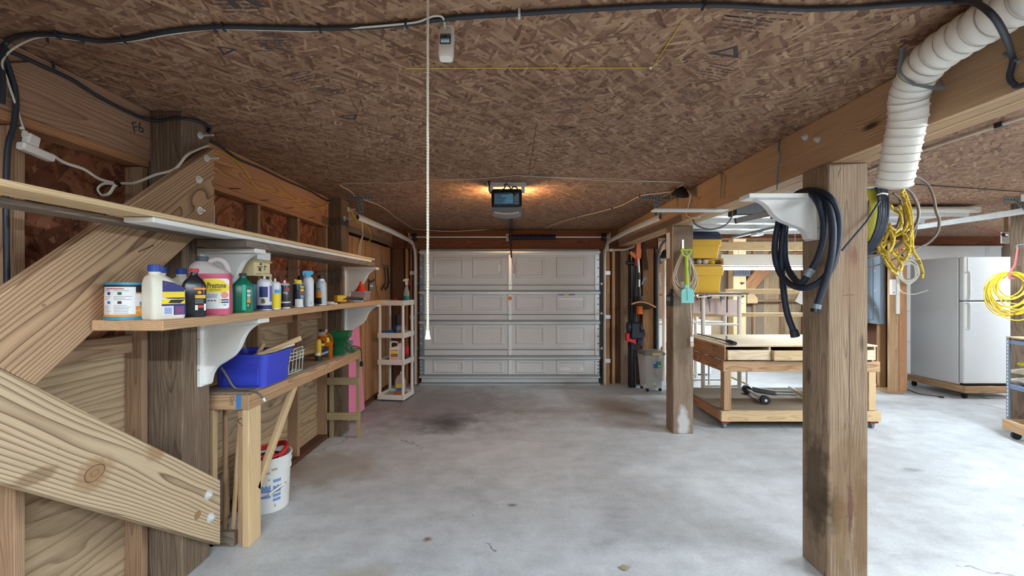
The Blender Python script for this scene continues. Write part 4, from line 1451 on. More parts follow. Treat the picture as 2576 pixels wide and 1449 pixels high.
# black quart bottle
t = jug('oil_bottle', 'black oil bottle with red cap and ribbed side', (-1.414, 1.945, SHZ + .0005), math.radians(35), .090, .056, .213, .014, .014, .0175, .02, plain('black_bottle', S(24, 26, 32), .28, vary=.2), M_RED, nx=.0, round_=.016, shoulder=.74)
y = -.0315
mb = MB()
for k in range(9):
    mb.box(-.040, -.030, y - .002, y, .035 + k * .013, .0375 + k * .013)
part('grip_rib', mb, M_BLACK, t)
flatlabel(t, .0, .042, .120, .128, y, M_LORG)
flatlabel(t, .004, .042, .082, .097, y, plain('label_gold', S(214, 170, 50), .5))
part('emblem', MB().lathe([(.0, 0), (.007, 0), (.007, .001)], 12, (.02, y - .0002, .108), Matrix.Rotation(PI / 2, 4, 'X')), M_LORG, t)
mb = MB()
for k in range(4):
    mb.box(.004, .034, y - .0012, y, .060 + k * .005, .062 + k * .005)
part('printed_line', mb, plain('grey_print', S(150, 150, 155)), t)
flatlabel(t, .004, .014, .030, .052, y, M_PAPER)
flatlabel(t, .016, .034, .040, .052, y, M_LRED)
flatlabel(t, .036, .043, .028, .058, y, M_PAPER)

# big pink antifreeze jug
loc = (-1.443, 2.095, SHZ + .0005)
t = thing('antifreeze_jug', 'big clear jug of pink antifreeze with yellow and white label', 'jug', loc, (0, 0, math.radians(24)))
w, d, h = .172, .112, .278
M_PINKL = trans('pink_antifreeze', S(232, 116, 140), .25, 1.0, .25)
M_CLEARJ = trans('milky_clear_plastic', S(236, 224, 222), .35, .78, .35)
part('lower_body', MB().loft([rrect(0, 0, 0, w * .95, d * .93, .02), rrect(0, 0, .01, w, d, .024), rrect(0, 0, .09, w, d, .024), rrect(0, 0, .17, w * .965, d, .026), rrect(0, 0, .196, w * .93, d * .97, .028)]), M_PINKL, t, 50)
part('upper_body', MB().loft([rrect(0, 0, .196, w * .93, d * .97, .028), rrect(-.006, 0, .212, w * .88, d * .94, .03), rrect(-.022, 0, .226, w * .70, d * .86, .032), rrect(-.030, 0, .240, w * .52, d * .72, .03), rrect(-.034, 0, .252, w * .32, d * .5, .024), rrect(-.035, 0, .258, .044, .044, .022)]), M_CLEARJ, t, 60)
part('handle', MB().tube(spl([(-.012, 0, .249), (.02, 0, .264), (.048, 0, .258), (.066, 0, .232), (.073, 0, .20)], 6), .0125, 10), M_CLEARJ, t, 60)
mb = MB().lathe([(.023, .256), (.0265, .257), (.0265, h - .003), (.023, h)], 24, (-.035, 0, 0))
part('cap', mb, plain('slate_cap', S(62, 72, 80), .5), t, 40)
part('cap_ring', MB().lathe([(.028, .254), (.028, .258)], 24, (-.035, 0, 0)), plain('slate_cap', S(62, 72, 80)), t, 40)
y = -d / 2 - .0006
lx0, lx1, lz0, lz1 = -.020, .084, .030, .172
lab = part('label', MB().prism([(q.x, q.y) for q in rrect((lx0 + lx1) / 2, (lz0 + lz1) / 2, 0, lx1 - lx0, lz1 - lz0, .012)], (0, y, 0), (1, 0, 0), (0, 0, 1), (0, -1, 0), .0012), M_PAPER, t)
part('brand_field', MB().prism([(lx0, .112), (lx0, .163), (lx0 + .008, .171), (.02, .172), (.06, .163), (lx1, .140), (lx1, .118), (.062, .105), (.05, .105)], (0, y - .0012, 0), (1, 0, 0), (0, 0, 1), (0, -1, 0), .0006), M_LYEL, lab)
text('Prestone', .036, M_INK, lab, face_M((.034, y - .0022, .139), (1, 0, 0), (0, 0, 1)), sx=.58, bold=.0006)
text('ANTIFREEZE', .0105, M_INKSOFT, lab, face_M((.030, y - .0022, .119), (1, 0, 0), (0, 0, 1)), sx=.8)
text('RV, Pool, Boat &', .0135, plain('blue_print', S(60, 80, 130), .6), lab, face_M((.012, y - .0016, .096), (1, 0, 0), (0, 0, 1)), sx=.55)
text('Seasonal Home', .0135, plain('blue_print', S(60, 80, 130)), lab, face_M((.012, y - .0016, .086), (1, 0, 0), (0, 0, 1)), sx=.55)
part('seal', MB().lathe([(.0, 0), (.015, 0), (.015, .001)], 20, (.066, y - .0016, .094), Matrix.Rotation(PI / 2, 4, 'X')), plain('pink_seal', S(224, 130, 160), .5), lab)
part('seal_core', MB().lathe([(.0, 0), (.009, 0), (.009, .001)], 20, (.066, y - .0026, .094), Matrix.Rotation(PI / 2, 4, 'X')), M_LORG, lab)
mb = MB()
for k in range(4):
    mb.box(-.015 + k * .0125, -.007 + k * .0125, y - .0018, y - .0012, .066, .071)
part('pictogram', mb, M_INK, lab)
for z in (.068, .057):
    part('navy_tab', MB().box(.052, .082, y - .0018, y - .0012, z, z + .007), M_LNAVY, lab)
    part('yellow_dot', MB().box(.043, .05, y - .0018, y - .0012, z, z + .007), M_LYEL, lab)
text('-50F', .010, M_INK, lab, face_M((.066, y - .0016, .047), (1, 0, 0), (0, 0, 1)), sx=.8)

# green bottle + blue cartons behind it
t = jug('oil_bottle', 'green oil bottle with dark cap and bright side panel', on_shelf(611, -1.418), math.radians(32), .098, .066, .205, .015, .012, .0175, .022, M_TEALG, plain('dark_cap', S(22, 30, 40), .4), nx=0, round_=.018, shoulder=.76)
y = -.0335
part('side_panel', MB().box(-.004, .014, y - .002, y, .012, .145, .002), plain('bright_green', S(40, 200, 160), .3), t)
for z0, z1, m in ((.108, .118, M_PAPER), (.086, .092, M_PAPER), (.05, .068, M_LORG)):
    flatlabel(t, .018, .034, z0, z1, y, m)
flatlabel(t, .016, .036, .015, .125, y + .0006, plain('deep_green_label', S(10, 84, 50), .4), 'label')
mb = MB()
for k in range(7):
    mb.box(.019, .033, y - .0014, y - .0012, .070 + k * .006, .0725 + k * .006)
part('printed_line', mb, M_PAPER, t)
text('8', .016, M_PAPER, t, face_M((.023, y - .0014, .036), (1, 0, 0), (0, 0, 1)))
M_BLUEB = plain('blue_carton', S(70, 150, 205), .4, vary=.08)
mb = MB().loft([rrect(0, 0, 0, .058, .05, .006), rrect(0, 0, .146, .058, .05, .006), rrect(0, 0, .15, .054, .046, .006)])
t = thing('blue_container', 'light blue container between the green bottle and white spray can', 'container', on_shelf(641, -1.495), (0, 0, math.radians(30)))
part('body', mb, M_BLUEB, t, 40)
part('seam', MB().box(-.004, .004, -.0262, -.025, .01, .14), plain('pale_blue', S(130, 195, 230), .4), t)
t = jug('blue_jug', 'dark blue jug between the pink jug and the green bottle', V(*on_shelf(590, -1.56)) + V(0, -.07, 0), .3, .08, .07, .15, .016, .012, .019, .02, plain('dark_blue_plastic', S(20, 70, 130), .4), plain('dark_cap', S(22, 30, 40)), nx=-.02, round_=.02)


def nozzle(t, z, r, m=M_PLAST):
    part('nozzle', MB().lathe([(r * 1.1, z), (r * 1.1, z + .004), (r * .85, z + .007), (r * .75, z + .02), (r * .6, z + .022)], 14), m, t, 40)


def shoulder(t, r, z0, z1, rn, mat, name='shoulder'):
    prof = []
    for k in range(8):
        u = k / 7
        prof.append((rn + (r - rn) * math.sqrt(max(0, 1 - u ** 1.8)), z0 + (z1 - z0) * u))
    part(name, MB().lathe(prof, 26), mat, t, 60)


def wrap_label(t, r, z0, z1, a0, a1, mat, name='label', tt=.0007):
    return part(name, patch(r, z0, z1, A + a0, A + a1, max(4, int(abs(a1 - a0) * 8)), t=tt), mat, t)


M_CANW = plain('white_can', S(222, 224, 230), .3, vary=.03)
t, hb = can('spray_can', 'white and blue spray can with the letter B on its label', on_shelf(665, -1.422), .5, .0375, .188, M_CANW)
shoulder(t, .037, hb, .178, .012, M_CANW)
nozzle(t, .174, .008)
wrap_label(t, .0375, .075, .135, -.7, .5, M_LNAVY)
wrap_label(t, .0375, .006, .03, -1.5, 1.6, M_LNAVY)
wrap_label(t, .0375, .05, .14, .75, 1.4, plain('violet_print', S(110, 100, 180), .5))
text('B', .034, M_INK, t, face_M((-.006, -.0392, .052), (1, 0, 0), (0, 0, 1)), wrap=.0375, bold=.0012)
wrap_label(t, .0375, .04, .064, -.05, .22, M_LYEL, 'letter_shade')
t, hb = can('spray_can', 'white and yellow starch spray can between two darker cans', on_shelf(692, -1.412), .5, .0305, .178, M_CANW)
shoulder(t, .030, hb, .166, .012, M_CANW)
nozzle(t, .162, .007)
wrap_label(t, .0305, .008, .095, -1.6, 1.6, M_LYEL)
wrap_label(t, .0305, .095, .120, -.1, 1.4, M_LSKY)
text('Star', .016, M_LBLUE, t, face_M((.012, -.0318, .108), (1, .35, 0), (0, 0, 1)), wrap=.03)
t, hb = can('spray_can', 'black spray can with red oval and white nozzle', on_shelf(716, -1.42), .5, .033, .172, plain('black_can', S(34, 36, 42), .3))
shoulder(t, .032, hb, .158, .013, M_GALV)
nozzle(t, .154, .008)
wrap_label(t, .033, .03, .138, -1.4, -.55, M_PAPER)
wrap_label(t, .033, .035, .043, -.5, 1.5, M_PAPER)
part('red_oval', MB().prism([(.013 * math.cos(a), .008 * math.sin(a)) for a in [2 * PI * k / 18 for k in range(18)]], (.014, -.0312, .118), (1, .35, 0), (0, 0, 1), (0, -1, 0), .001), M_LRED, t)
text('PB', .026, M_PAPER, t, face_M((.004, -.0342, .095), (1, 0, 0), (0, 0, 1)), wrap=.033)
t, hb = can('spray_can', 'spray can with raspberry red cap behind the black can', on_shelf(714, -1.52), .2, .034, .178, plain('pale_can', S(180, 184, 190), .35), dome=.2)
part('cap', MB().lathe([(.034, hb), (.035, hb + .002), (.034, hb + .018), (.026, .172), (.0, .178)], 24), plain('raspberry_cap', S(206, 62, 92), .4), t, 60)
t, hb = can('spray_can', 'dark navy spray can behind the letter B can', on_shelf(657, -1.512), .2, .036, .180, plain('navy_can', S(30, 36, 84), .3))
shoulder(t, .035, hb, .166, .012, plain('navy_can', S(30, 36, 84)))
nozzle(t, .162, .007)
t = jug('squeeze_bottle', 'pale squeeze bottle with white tip behind the yellow can', on_shelf(679, -1.535), .3, .058, .05, .215, .008, .014, .010, .024, M_JUG, M_PLAST, round_=.022, shoulder=.7)
t, hb = can('spray_can', 'black and silver lubricant can with yellow cap', on_shelf(750, -1.425), .6, .0345, .182, plain('ink_blue_can', S(26, 34, 50), .28))
shoulder(t, .033, hb, .160, .018, M_GALV)
part('cap', MB().lathe([(.022, .158), (.0225, .16), (.0225, .178), (.019, .182)], 22), M_LYEL, t, 40)
part('straw_flap', MB().box(-.026, -.012, -.02, .02, .172, .186, .002), plain('amber_flap', S(190, 160, 40), .4), t)
wrap_label(t, .0345, .008, .055, -.7, .9, M_PAPER, 'silver_panel')
wrap_label(t, .0345, .105, .140, .3, 1.5, M_LYEL, 'shield')
text('WD-40', .0165, M_LNAVY, t, face_M((.022, -.0278, .124), (.78, .62, 0), (0, 0, 1)), sx=.8, bold=.0004)
wrap_label(t, .0345, .088, .098, .25, 1.4, M_LRED, 'red_band')
wrap_label(t, .0345, .060, .080, .3, 1.3, M_LSKY, 'picture')
t, hb = can('spray_can', 'dark spray can with black cap behind the lubricant can', on_shelf(757, -1.50), .2, .033, .215, plain('pale_can', S(180, 184, 190)), dome=.22)
part('cap', MB().lathe([(.02, hb), (.021, hb + .01), (.021, .212), (.018, .215)], 20), M_BLACK, t, 40)
t, hb = can('air_duster', 'tall white air duster can with bright blue trigger', on_shelf(776, -1.42), .4, .0345, .246, M_CANW, dome=.3)
shoulder(t, .0345, hb, .206, .016, M_CANW)
part('trigger_head', MB().prism([(-.017, .198), (.016, .198), (.016, .216), (.030, .224), (.032, .240), (.022, .247), (-.028, .247), (-.036, .240), (-.036, .226), (-.030, .206), (-.024, .206), (-.024, .232), (-.018, .226)], (0, -.012, 0), (1, 0, 0), (0, 0, 1), (0, 1, 0), .024), plain('cyan_plastic', S(30, 170, 215), .35), t)
wrap_label(t, .0345, .01, .06, -1.5, -.8, M_LBLUE)
mb = MB()
for k in range(16):
    q = patch(.0345, .06 + k * .0075, .0625 + k * .0075, A - .55, A - .1 + .45 * ((k * 7) % 5) / 5, 4, t=.0009)
    mb.add(q.v, q.f)
part('printed_line', mb, plain('pale_blue_print', S(180, 192, 212), .5), t)
wrap_label(t, .0345, .012, .034, .35, .75, plain('pale_blue_print', S(180, 192, 212)), 'barcode')
t, hb = can('spray_can', 'grey spray can with orange picture and black cap', on_shelf(808, -1.425), .4, .0375, .226, plain('silver_can', S(186, 196, 202), .3), dome=.34)
shoulder(t, .0375, hb, .18, .022, plain('silver_can', S(186, 196, 202)))
part('collar', MB().lathe([(.024, .176), (.026, .178), (.026, .184), (.022, .186), (.022, .194), (.024, .196)], 22), M_GALV, t, 40)
part('cap', MB().lathe([(.0215, .196), (.0215, .222), (.017, .226)], 20), M_BLACK, t, 40)
wrap_label(t, .0375, .055, .105, -1.3, .1, M_LORG, 'picture')
wrap_label(t, .0375, .008, .055, -1.3, .1, M_INK, 'dark_panel')
text('EX', .03, M_INK, t, face_M((-.017, -.036, .118), (.9, -.4, 0), (0, 0, 1)), sx=.9)
t, hb = can('spray_can', 'black spray can half hidden behind the grey and orange can', on_shelf(801, -1.50), .4, .034, .20, plain('black_can', S(34, 36, 42)), dome=.2)
shoulder(t, .033, hb, .19, .015, M_GALVD)

# small things at the far end of the shelf
t = thing('eraser_block', 'small white block lying on the pine shelf', 'block', on_shelf(829, -1.42), (0, 0, .2))
part('block', MB().box(-.03, .03, -.02, .02, 0, .022, .003), M_PLAST, t)
part('loose_piece', MB().box(.034, .058, -.01, .012, 0, .012, .002), M_PLAST, t)
t = thing('staple_gun', 'yellow and black staple gun lying on the pine shelf', 'tool', on_shelf(858, -1.43), (0, 0, math.radians(68)))
part('head', MB().box(-.06, .045, -.022, .022, .012, .068, .006), M_YELLOW, t)
part('grip', MB().tube(spl([(.0, -.012, .03), (.06, -.014, .042), (.15, -.014, .036), (.24, -.014, .028)], 6), .0125, 10, flat=.9), M_BLACK, t, 60)
part('foot', MB().box(-.035, -.015, -.012, .012, 0, .012), M_BLACK, t)
t = thing('plastic_box', 'clear plastic box behind the red funnel at the shelf end', 'box', on_shelf(908, -1.52), (0, 0, 0))
part('body', MB().loft([rrect(0, 0, .001, .13, .16, .012), rrect(0, 0, .085, .145, .175, .012)], caps=(True, False)), trans('clear_lilac', S(206, 196, 206), .3, .65, .4), t, 40)
part('lid', MB().loft([rrect(0, 0, .085, .152, .182, .012), rrect(0, 0, .094, .152, .182, .012)]), trans('clear_lilac_lid', S(200, 188, 214), .3, .8, .3), t, 40)
loc = Vector(on_shelf(908, -1.52)) + V(0, 0, .0945)
t = thing('funnel', 'red funnel turned over on the clear plastic box', 'funnel', loc)
part('cone', MB().lathe([(.058, 0), (.058, .004), (.05, .012), (.014, .075), (.010, .10), (.007, .10), (.011, .072), (.047, .01), (.054, 0)], 24), plain('funnel_red', S(224, 58, 36), .4), t, 60)
t = thing('card_pack', 'small white card pack in front of the clear box', 'box', on_shelf(898, -1.44), (0, 0, .1))
part('pack', MB().box(-.05, .05, -.02, .02, 0, .036, .002), M_PAPER, t)
part('printed_band', MB().box(-.046, .046, -.0206, -.0199, .008, .016), plain('pale_blue_print', S(180, 192, 212)), t)
t = thing('glass_jar', 'tiny clear jar beside the white card pack', 'jar', on_shelf(884, -1.44))
part('glass', MB().lathe([(.016, 0), (.018, .003), (.018, .03), (.014, .036)], 16), trans('jar_glass', S(200, 206, 206), .1, .6, .6), t, 40)
part('lid', MB().lathe([(.016, .0362), (.016, .044), (.0, .044)], 16), M_GALV, t, 40)

# cream box with bird print under the upper shelf
bx = thing('cream_box', 'cream box with a printed picture mounted under the grey planks', 'box', (-1.53, 2.62, 1.60))
part('mount', MB().box(-1.585, -1.49, 2.56, 2.70, 1.709, 1.757, .002), M_WHITE, bx, world=True)
part('case', MB().prism([(-1.575, 1.612), (-1.50, 1.612), (-1.50, 1.690), (-1.480, 1.698), (-1.500, 1.708), (-1.575, 1.708)], (0, 2.54, 0), (1, 0, 0), (0, 0, 1), (0, 1, 0), .17), M_CREAM, bx, world=True)
part('printed_cross', MB().box(-1.4995, -1.4990, 2.575, 2.635, 1.664, 1.668).box(-1.4995, -1.4990, 2.588, 2.615, 1.640, 1.662), M_INKSOFT, bx, world=True)
for y, z, s in ((2.61, 1.682, .014), (2.655, 1.668, .013), (2.60, 1.645, .008), (2.648, 1.652, .009)):
    part('printed_shape', MB().prism([(y - s, z), (y - s * .3, z + s * .5), (y, z + s * 1.1), (y + s * .4, z + s * .3), (y + s * 1.2, z + s * .4), (y + s * .4, z - s * .6)], (-1.4996, 0, 0), (0, 1, 0), (0, 0, 1), (1, 0, 0), .0008), plain('bird_print', S(70, 78, 90), .6), bx, world=True)
mb = MB()
mb.box(-1.4995, -1.499, 2.56, 2.62, 1.622, 1.625).box(-1.4995, -1.499, 2.64, 2.70, 1.626, 1.628)
part('printed_line', mb, M_INKSOFT, bx, world=True)

# ------------------------------------------------------------------ narrow bench against the wall
BZ = .922
BX = -1.56
nb = thing('narrow_bench', 'narrow home-made pine bench holding the blue bin', 'workbench', (-1.72, 3.55, 0))
o = brd('top', -1.895, BX - .004, 2.592, 4.524, BZ - .016, BZ, W_DECK, nb)
brd('front_rail', BX - .04, BX, 2.59, 4.524, BZ - .105, BZ - .0165, W_PINE, nb)
brd('end_rail', -1.80, BX - .041, 2.592, 2.63, BZ - .105, BZ - .0165, W_PINE, nb)
brd('corner_leg', BX - .092, BX - .041, 2.632, 2.70, 0, BZ - .0165, W_PINE, nb)
brd('corner_leg', BX - .040, BX - .001, 2.592, 2.72, 0, BZ - .106, W_PALE, nb)
brd2('diagonal_strut', (BX - .019, 2.70, .30), (BX - .019, 3.17, .83), .045, .036, (0, 1, -1), W_PALE, nb)
brd('back_leg', -1.80, -1.775, 2.60, 2.64, 0, BZ - .106, W_PALE, nb)
brd('foot_rail', -1.82, BX - .093, 2.60, 2.64, .0, .085, W_GREY, nb)
for x in (-1.60, -1.875):
    brd('end_leg', x, x + .035, 4.485, 4.523, 0, BZ - .017 if x < -1.7 else BZ - .106, W_TREAT, nb)
for z in (.19, .55):
    brd('end_rung', -1.895, -1.565, 4.46, 4.484, z, z + .075, W_TREAT, nb)
# blue painter's tape dashes along the front edge
for k in range(21):
    y = 3.2 + k * .06
    part('tape_dash', MB().box(BX - .03, BX - .006, y, y + random.uniform(.025, .045), BZ, BZ + .0008), plain('blue_tape', S(120, 160, 188), .7), nb, world=True)
part('tape_patch', MB().box(BX - .075, BX - .045, 2.5905, 2.5915, BZ - .10, BZ - .02).box(BX - .075, BX - .045, 2.5895, 2.6, BZ - .0175, BZ - .016), plain('blue_tape_deep', S(70, 130, 190), .7), nb, world=True)
text('Oct', .034, M_STAMP, nb, face_M((BX - .10, 2.5915, BZ - .05), (0, 0, -1), (1, 0, 0)), world=True, name='pencil_mark')
text('C2', .05, M_STAMP, nb, face_M((BX - .067, 2.6315, BZ - .19), (.7, 0, -.7), (.7, 0, .7)), world=True, name='pencil_mark')

# blue storage bin on the bench
loc = (-1.688, 2.865, BZ + .001)
t = thing('storage_bin', 'open blue plastic bin of wood offcuts on the narrow bench', 'bin', loc, (0, 0, math.radians(0)))
w, d, h = .30, .30, .205
rings = [rrect(0, 0, 0, w, d, .03), rrect(0, 0, .01, w + .006, d + .006, .034), rrect(0, 0, h - .058, w + .018, d + .018, .038), rrect(0, 0, h - .057, w + .036, d + .036, .042), rrect(0, 0, h - .02, w + .040, d + .040, .042), rrect(0, 0, h - .019, w + .056, d + .056, .046), rrect(0, 0, h, w + .058, d + .058, .046), rrect(0, 0, h, w + .03, d + .03, .04), rrect(0, 0, .012, w - .01, d - .01, .03)]
part('body', MB().loft(rings), M_BLUE, t, 40)
part('moulded_panel', MB().box(-.10, .118, -d / 2 - .0105, -d / 2 - .003, .012, .118, .003), M_BLUE, t)
binz = BZ + .014
random.seed(5)
for k, (a, b, m, wd, lab) in enumerate((
        (P(648, 893, 2.90), P(664, 864, 2.95), W_PALE, .028, 'short square offcut standing in the blue bin'),
        (P(668, 887, 2.90), P(757, 850, 3.10), W_PALE, .034, 'long pale offcut with pointed end sticking out of the blue bin'),
        (P(672, 890, 2.92), P(741, 866, 3.04), M_PLAST, .012, 'thin white strip leaning in the blue bin'),
        (P(648, 893, 2.92), P(690, 876, 2.96), W_PALE, .02, 'thin offcut lying low in the blue bin'),
        (P(655, 890, 2.86), P(700, 880, 2.95), W_PALE, .022, 'crooked offcut lying across the blue bin'))):
    s = thing('wood_offcut', lab, 'offcut', (a.x, a.y, binz))
    # lower end rests in the bin
    dvec = (b - a).normalized()
    a2 = a - dvec * (.12 if k not in (3, 4) else .02)
    a2.z = max(a2.z, binz + .02)
    a2.y = max(a2.y, 2.78)
    a2.x = min(max(a2.x, -1.78), -1.58)
    brd2('stick', a2, b, wd, wd * .6, (0, 0, 1), m, s)

# white wire basket
t = thing('wire_basket', 'white wire basket with black bottles beside the blue bin', 'basket', (-1.63, 3.19, BZ + .001))
mb = MB()
x0, x1, y0, y1, hh = -.085, .05, -.10, .10, .15
R = .0032
for z, s in ((.004, .0), (.10, .008), (.125, .01), (hh, .012)):
    mb.tube([(x0 - s, y0 - s, z), (x1 + s, y0 - s, z), (x1 + s, y1 + s, z), (x0 - s, y1 + s, z)], R, 6, closed=True)
for k in range(4):
    x = x0 + (x1 - x0) * k / 3
    mb.tube([(x, y0 - .012, hh), (x, y0, .004), (x, y1, .004), (x, y1 + .012, hh)], R * .8, 6)
for k in range(5):
    y = y0 + (y1 - y0) * k / 4
    mb.tube([(x0 - .012, y, hh), (x0, y, .004), (x1, y, .004), (x1 + .012, y, hh)], R * .8, 6)
mb.tube([(x1 + .012, -.06, hh), (x1 + .02, -.06, hh + .03), (x1 + .03, .05, hh + .035), (x1 + .012, .07, hh)], R, 6)
part('wire_frame', mb, plain('white_wire', S(220, 228, 216), .4), t, 40)
for i, (bx_, by, r_, h_) in enumerate(((-1.655, 3.13, .03, .12), (-1.655, 3.21, .034, .10))):
    s = thing('black_bottle', ('black bottle with white ring' if i == 0 else 'short black bottle') + ' standing in the wire basket', 'bottle', (bx_, by, BZ + .01))
    part('body', MB().lathe([(r_ * .9, 0), (r_, .004), (r_, h_ * .7), (r_ * .6, h_ * .85), (r_ * .5, h_)], 20), M_BLACK, s, 40)
    if i == 0:
        part('white_ring', MB().tube([Vector((.012 + .018 * math.cos(a), -r_ - .001, h_ * .45 + .018 * math.sin(a))) for a in [2 * PI * k / 16 for k in range(16)]], .004, 6, closed=True), M_PLAST, s)

# amber jug of oil on the bench
loc = V(*P(818, 903, 3.80)); loc.z = BZ + .001
t = thing('amber_jug', 'clear jug of amber oil with black label on the bench', 'jug', loc, (0, 0, .25))
M_AMB = trans('amber_oil', S(196, 110, 24), .15, 1.0, .35)
M_CLR = trans('clear_plastic', S(226, 216, 206), .2, .6, .5)
part('lower_body', MB().loft([rrect(0, 0, 0, .115, .08, .02), rrect(0, 0, .01, .125, .088, .024), rrect(0, 0, .14, .122, .088, .024), rrect(-.012, 0, .18, .092, .08, .026), rrect(-.02, 0, .205, .07, .07, .03)]), M_AMB, t, 50)
part('upper_body', MB().loft([rrect(-.02, 0, .205, .07, .07, .03), rrect(-.023, 0, .225, .06, .058, .028), rrect(-.025, 0, .238, .044, .044, .021)]), M_CLR, t, 50)
part('handle', MB().tube(spl([(0, 0, .222), (.03, 0, .215), (.05, 0, .18), (.056, 0, .13), (.05, 0, .10)], 6), .010, 8), M_AMB, t, 60)
part('cap', MB().lathe([(.023, .238), (.024, .24), (.024, .258), (.021, .260)], 20, (-.025, 0, 0)), M_BLACK, t, 40)
lab = part('label', MB().box(-.05, .036, -.0455, -.0442, .02, .115).box(-.045, .0, -.0455, -.0442, .115, .165), M_INK, t)
part('label_yellow', MB().box(-.05, .0, -.0462, -.0455, .12, .14), M_LYEL, lab)
part('label_picture', MB().prism([(-.048, .03), (.03, .06), (.034, .078), (-.01, .062), (-.048, .05)], (0, -.0455, 0), (1, 0, 0), (0, 0, 1), (0, -1, 0), .001), plain('car_print', S(170, 170, 200), .5), lab)
text('XO', .03, plain('label_gold', S(214, 170, 50)), lab, face_M((-.03, -.0468, .10), (1, 0, 0), (0, 0, 1)), sx=.8)
part('side_sticker', MB().box(.02, .04, -.0453, -.0442, .15, .19), M_LYEL, t)
loc = V(*P(801, 906, 3.72)); loc.z = BZ + .001
t = thing('additive_bottle', 'small yellow and black bottle in front of the amber jug', 'bottle', loc)
part('body', MB().lathe([(.022, 0), (.022, .04), (.0245, .042), (.0245, .15), (.02, .17), (.012, .18)], 20), plain('gold_can', S(206, 168, 50), .4), t, 40)
part('base_band', MB().lathe([(.0252, .001), (.0252, .041)], 20), M_BLACK, t, 40)
part('label_strip', patch(.0245, .048, .066, A - .9, A + .9, 8), M_PAPER, t)
loc = V(*P(790, 898, 3.95)); loc.z = BZ + .001; loc.x = -1.73
t = thing('dark_jar', 'dark teal jar behind the yellow and black bottle', 'jar', loc)
part('body', MB().lathe([(.04, 0), (.042, .01), (.042, .1), (.03, .13), (.026, .14)], 20), plain('dark_teal_glass', S(30, 52, 58), .25), t, 40)
part('cap', MB().lathe([(.028, .14), (.028, .152), (.0, .153)], 16), M_BLACK, t, 40)
loc = V(*P(834, 890, 4.0)); loc.z = BZ + .001; loc.x -= .05
t = jug('white_bottle', 'slim white bottle between amber jug and green spreader', loc, 0, .05, .04, .24, .008, .012, .010, .03, M_PLAST, M_PLAST, round_=.018, shoulder=.75)

# green hand spreader
loc = V(*P(862, 892, 4.05)); loc.z = BZ + .001
t = thing('hand_spreader', 'dark green hand spreader with hopper and loop handle', 'spreader', loc, (0, 0, .12))
def sq(cx, cy, z, a, b): return [Vector((cx - a, cy - b, z)), Vector((cx + a, cy - b, z)), Vector((cx + a, cy + b, z)), Vector((cx - a, cy + b, z))]
part('hopper', MB().loft([sq(-.02, 0, .08, .035, .03), sq(-.018, 0, .13, .05, .04), sq(-.01, 0, .165, .076, .062), sq(-.01, 0, .21, .08, .065), sq(-.01, 0, .21, .084, .069), sq(-.01, 0, .218, .084, .069), sq(-.01, 0, .218, .076, .061), sq(-.012, 0, .135, .045, .035)]), M_GREEN, t)
part('base', MB().loft([sq(-.035, 0, 0, .055, .045), sq(-.035, 0, .02, .052, .042), sq(-.025, 0, .08, .036, .032)]), M_GREEN, t)
part('handle', MB().tube(spl([(.03, 0, .13), (.085, 0, .065), (.108, 0, .036), (.085, 0, .022), (.06, 0, .03), (.02, 0, .075)], 6, closed=False), .011, 8), M_GREEN, t, 60)
part('spout', MB().prism([(-.09, 0), (-.02, 0), (.03, .03), (.02, .06), (-.05, .05)], (0, -.05, 0), (1, 0, 0), (0, 0, 1), (0, 1, 0), .014), M_GREEN, t)
loc = V(*P(886, 874, 4.42)); loc.z = BZ + .001; loc.x = -1.68
t = thing('grey_tub', 'small grey tub with pale lid behind the green spreader', 'tub', loc)
part('body', MB().loft([rrect(0, 0, 0, .10, .09, .02), rrect(0, 0, .07, .125, .11, .024)]), plain('grey_tub', S(128, 128, 140), .5), t, 40)
part('lid', MB().loft([rrect(0, 0, .0702, .134, .118, .026), rrect(0, 0, .08, .134, .118, .026)]), plain('slate_lid', S(110, 130, 150), .5), t, 40)
# power cord over the bench end
t = thing('power_cord', 'black cord with plug hanging over the end of the narrow bench', 'cord', (-1.6, 4.45, .9))
part('cord', MB().tube(spl([V(-1.64, 4.40, BZ + .012), V(-1.60, 4.42, BZ + .03), V(-1.545, 4.45, BZ + .004), V(-1.535, 4.46, BZ - .06), V(-1.535, 4.46, BZ - .13)], 6), .005, 6), M_BLACK, t, 60, world=True)
part('plug', MB().box(-1.55, -1.52, 4.445, 4.475, BZ - .18, BZ - .13, .004), M_BLACK, t, world=True)
part('connector', MB().box(-1.70, -1.64, 4.38, 4.42, BZ + .001, BZ + .035, .004), M_BLACK, t, world=True)
# grey air hose end draped on the bench
t = thing('air_hose', 'thin grey hose draped over the blue bin and bench corner', 'hose', (-1.6, 2.65, BZ))
pts = [P(556, 925, 2.62), P(572, 948, 2.62), P(585, 970, 2.62), P(600, 979, 2.625), P(625, 980, 2.615), P(650, 990, 2.585), P(662, 1002, 2.58)]
part('hose', MB().tube(spl(pts, 6), .0065, 8), M_CORDG, t, 60, world=True)
part('fitting', MB().cyl(pts[-1], pts[-1] + V(.012, 0, -.018), .009, .006, n=10), M_GALV, t, 40, world=True)

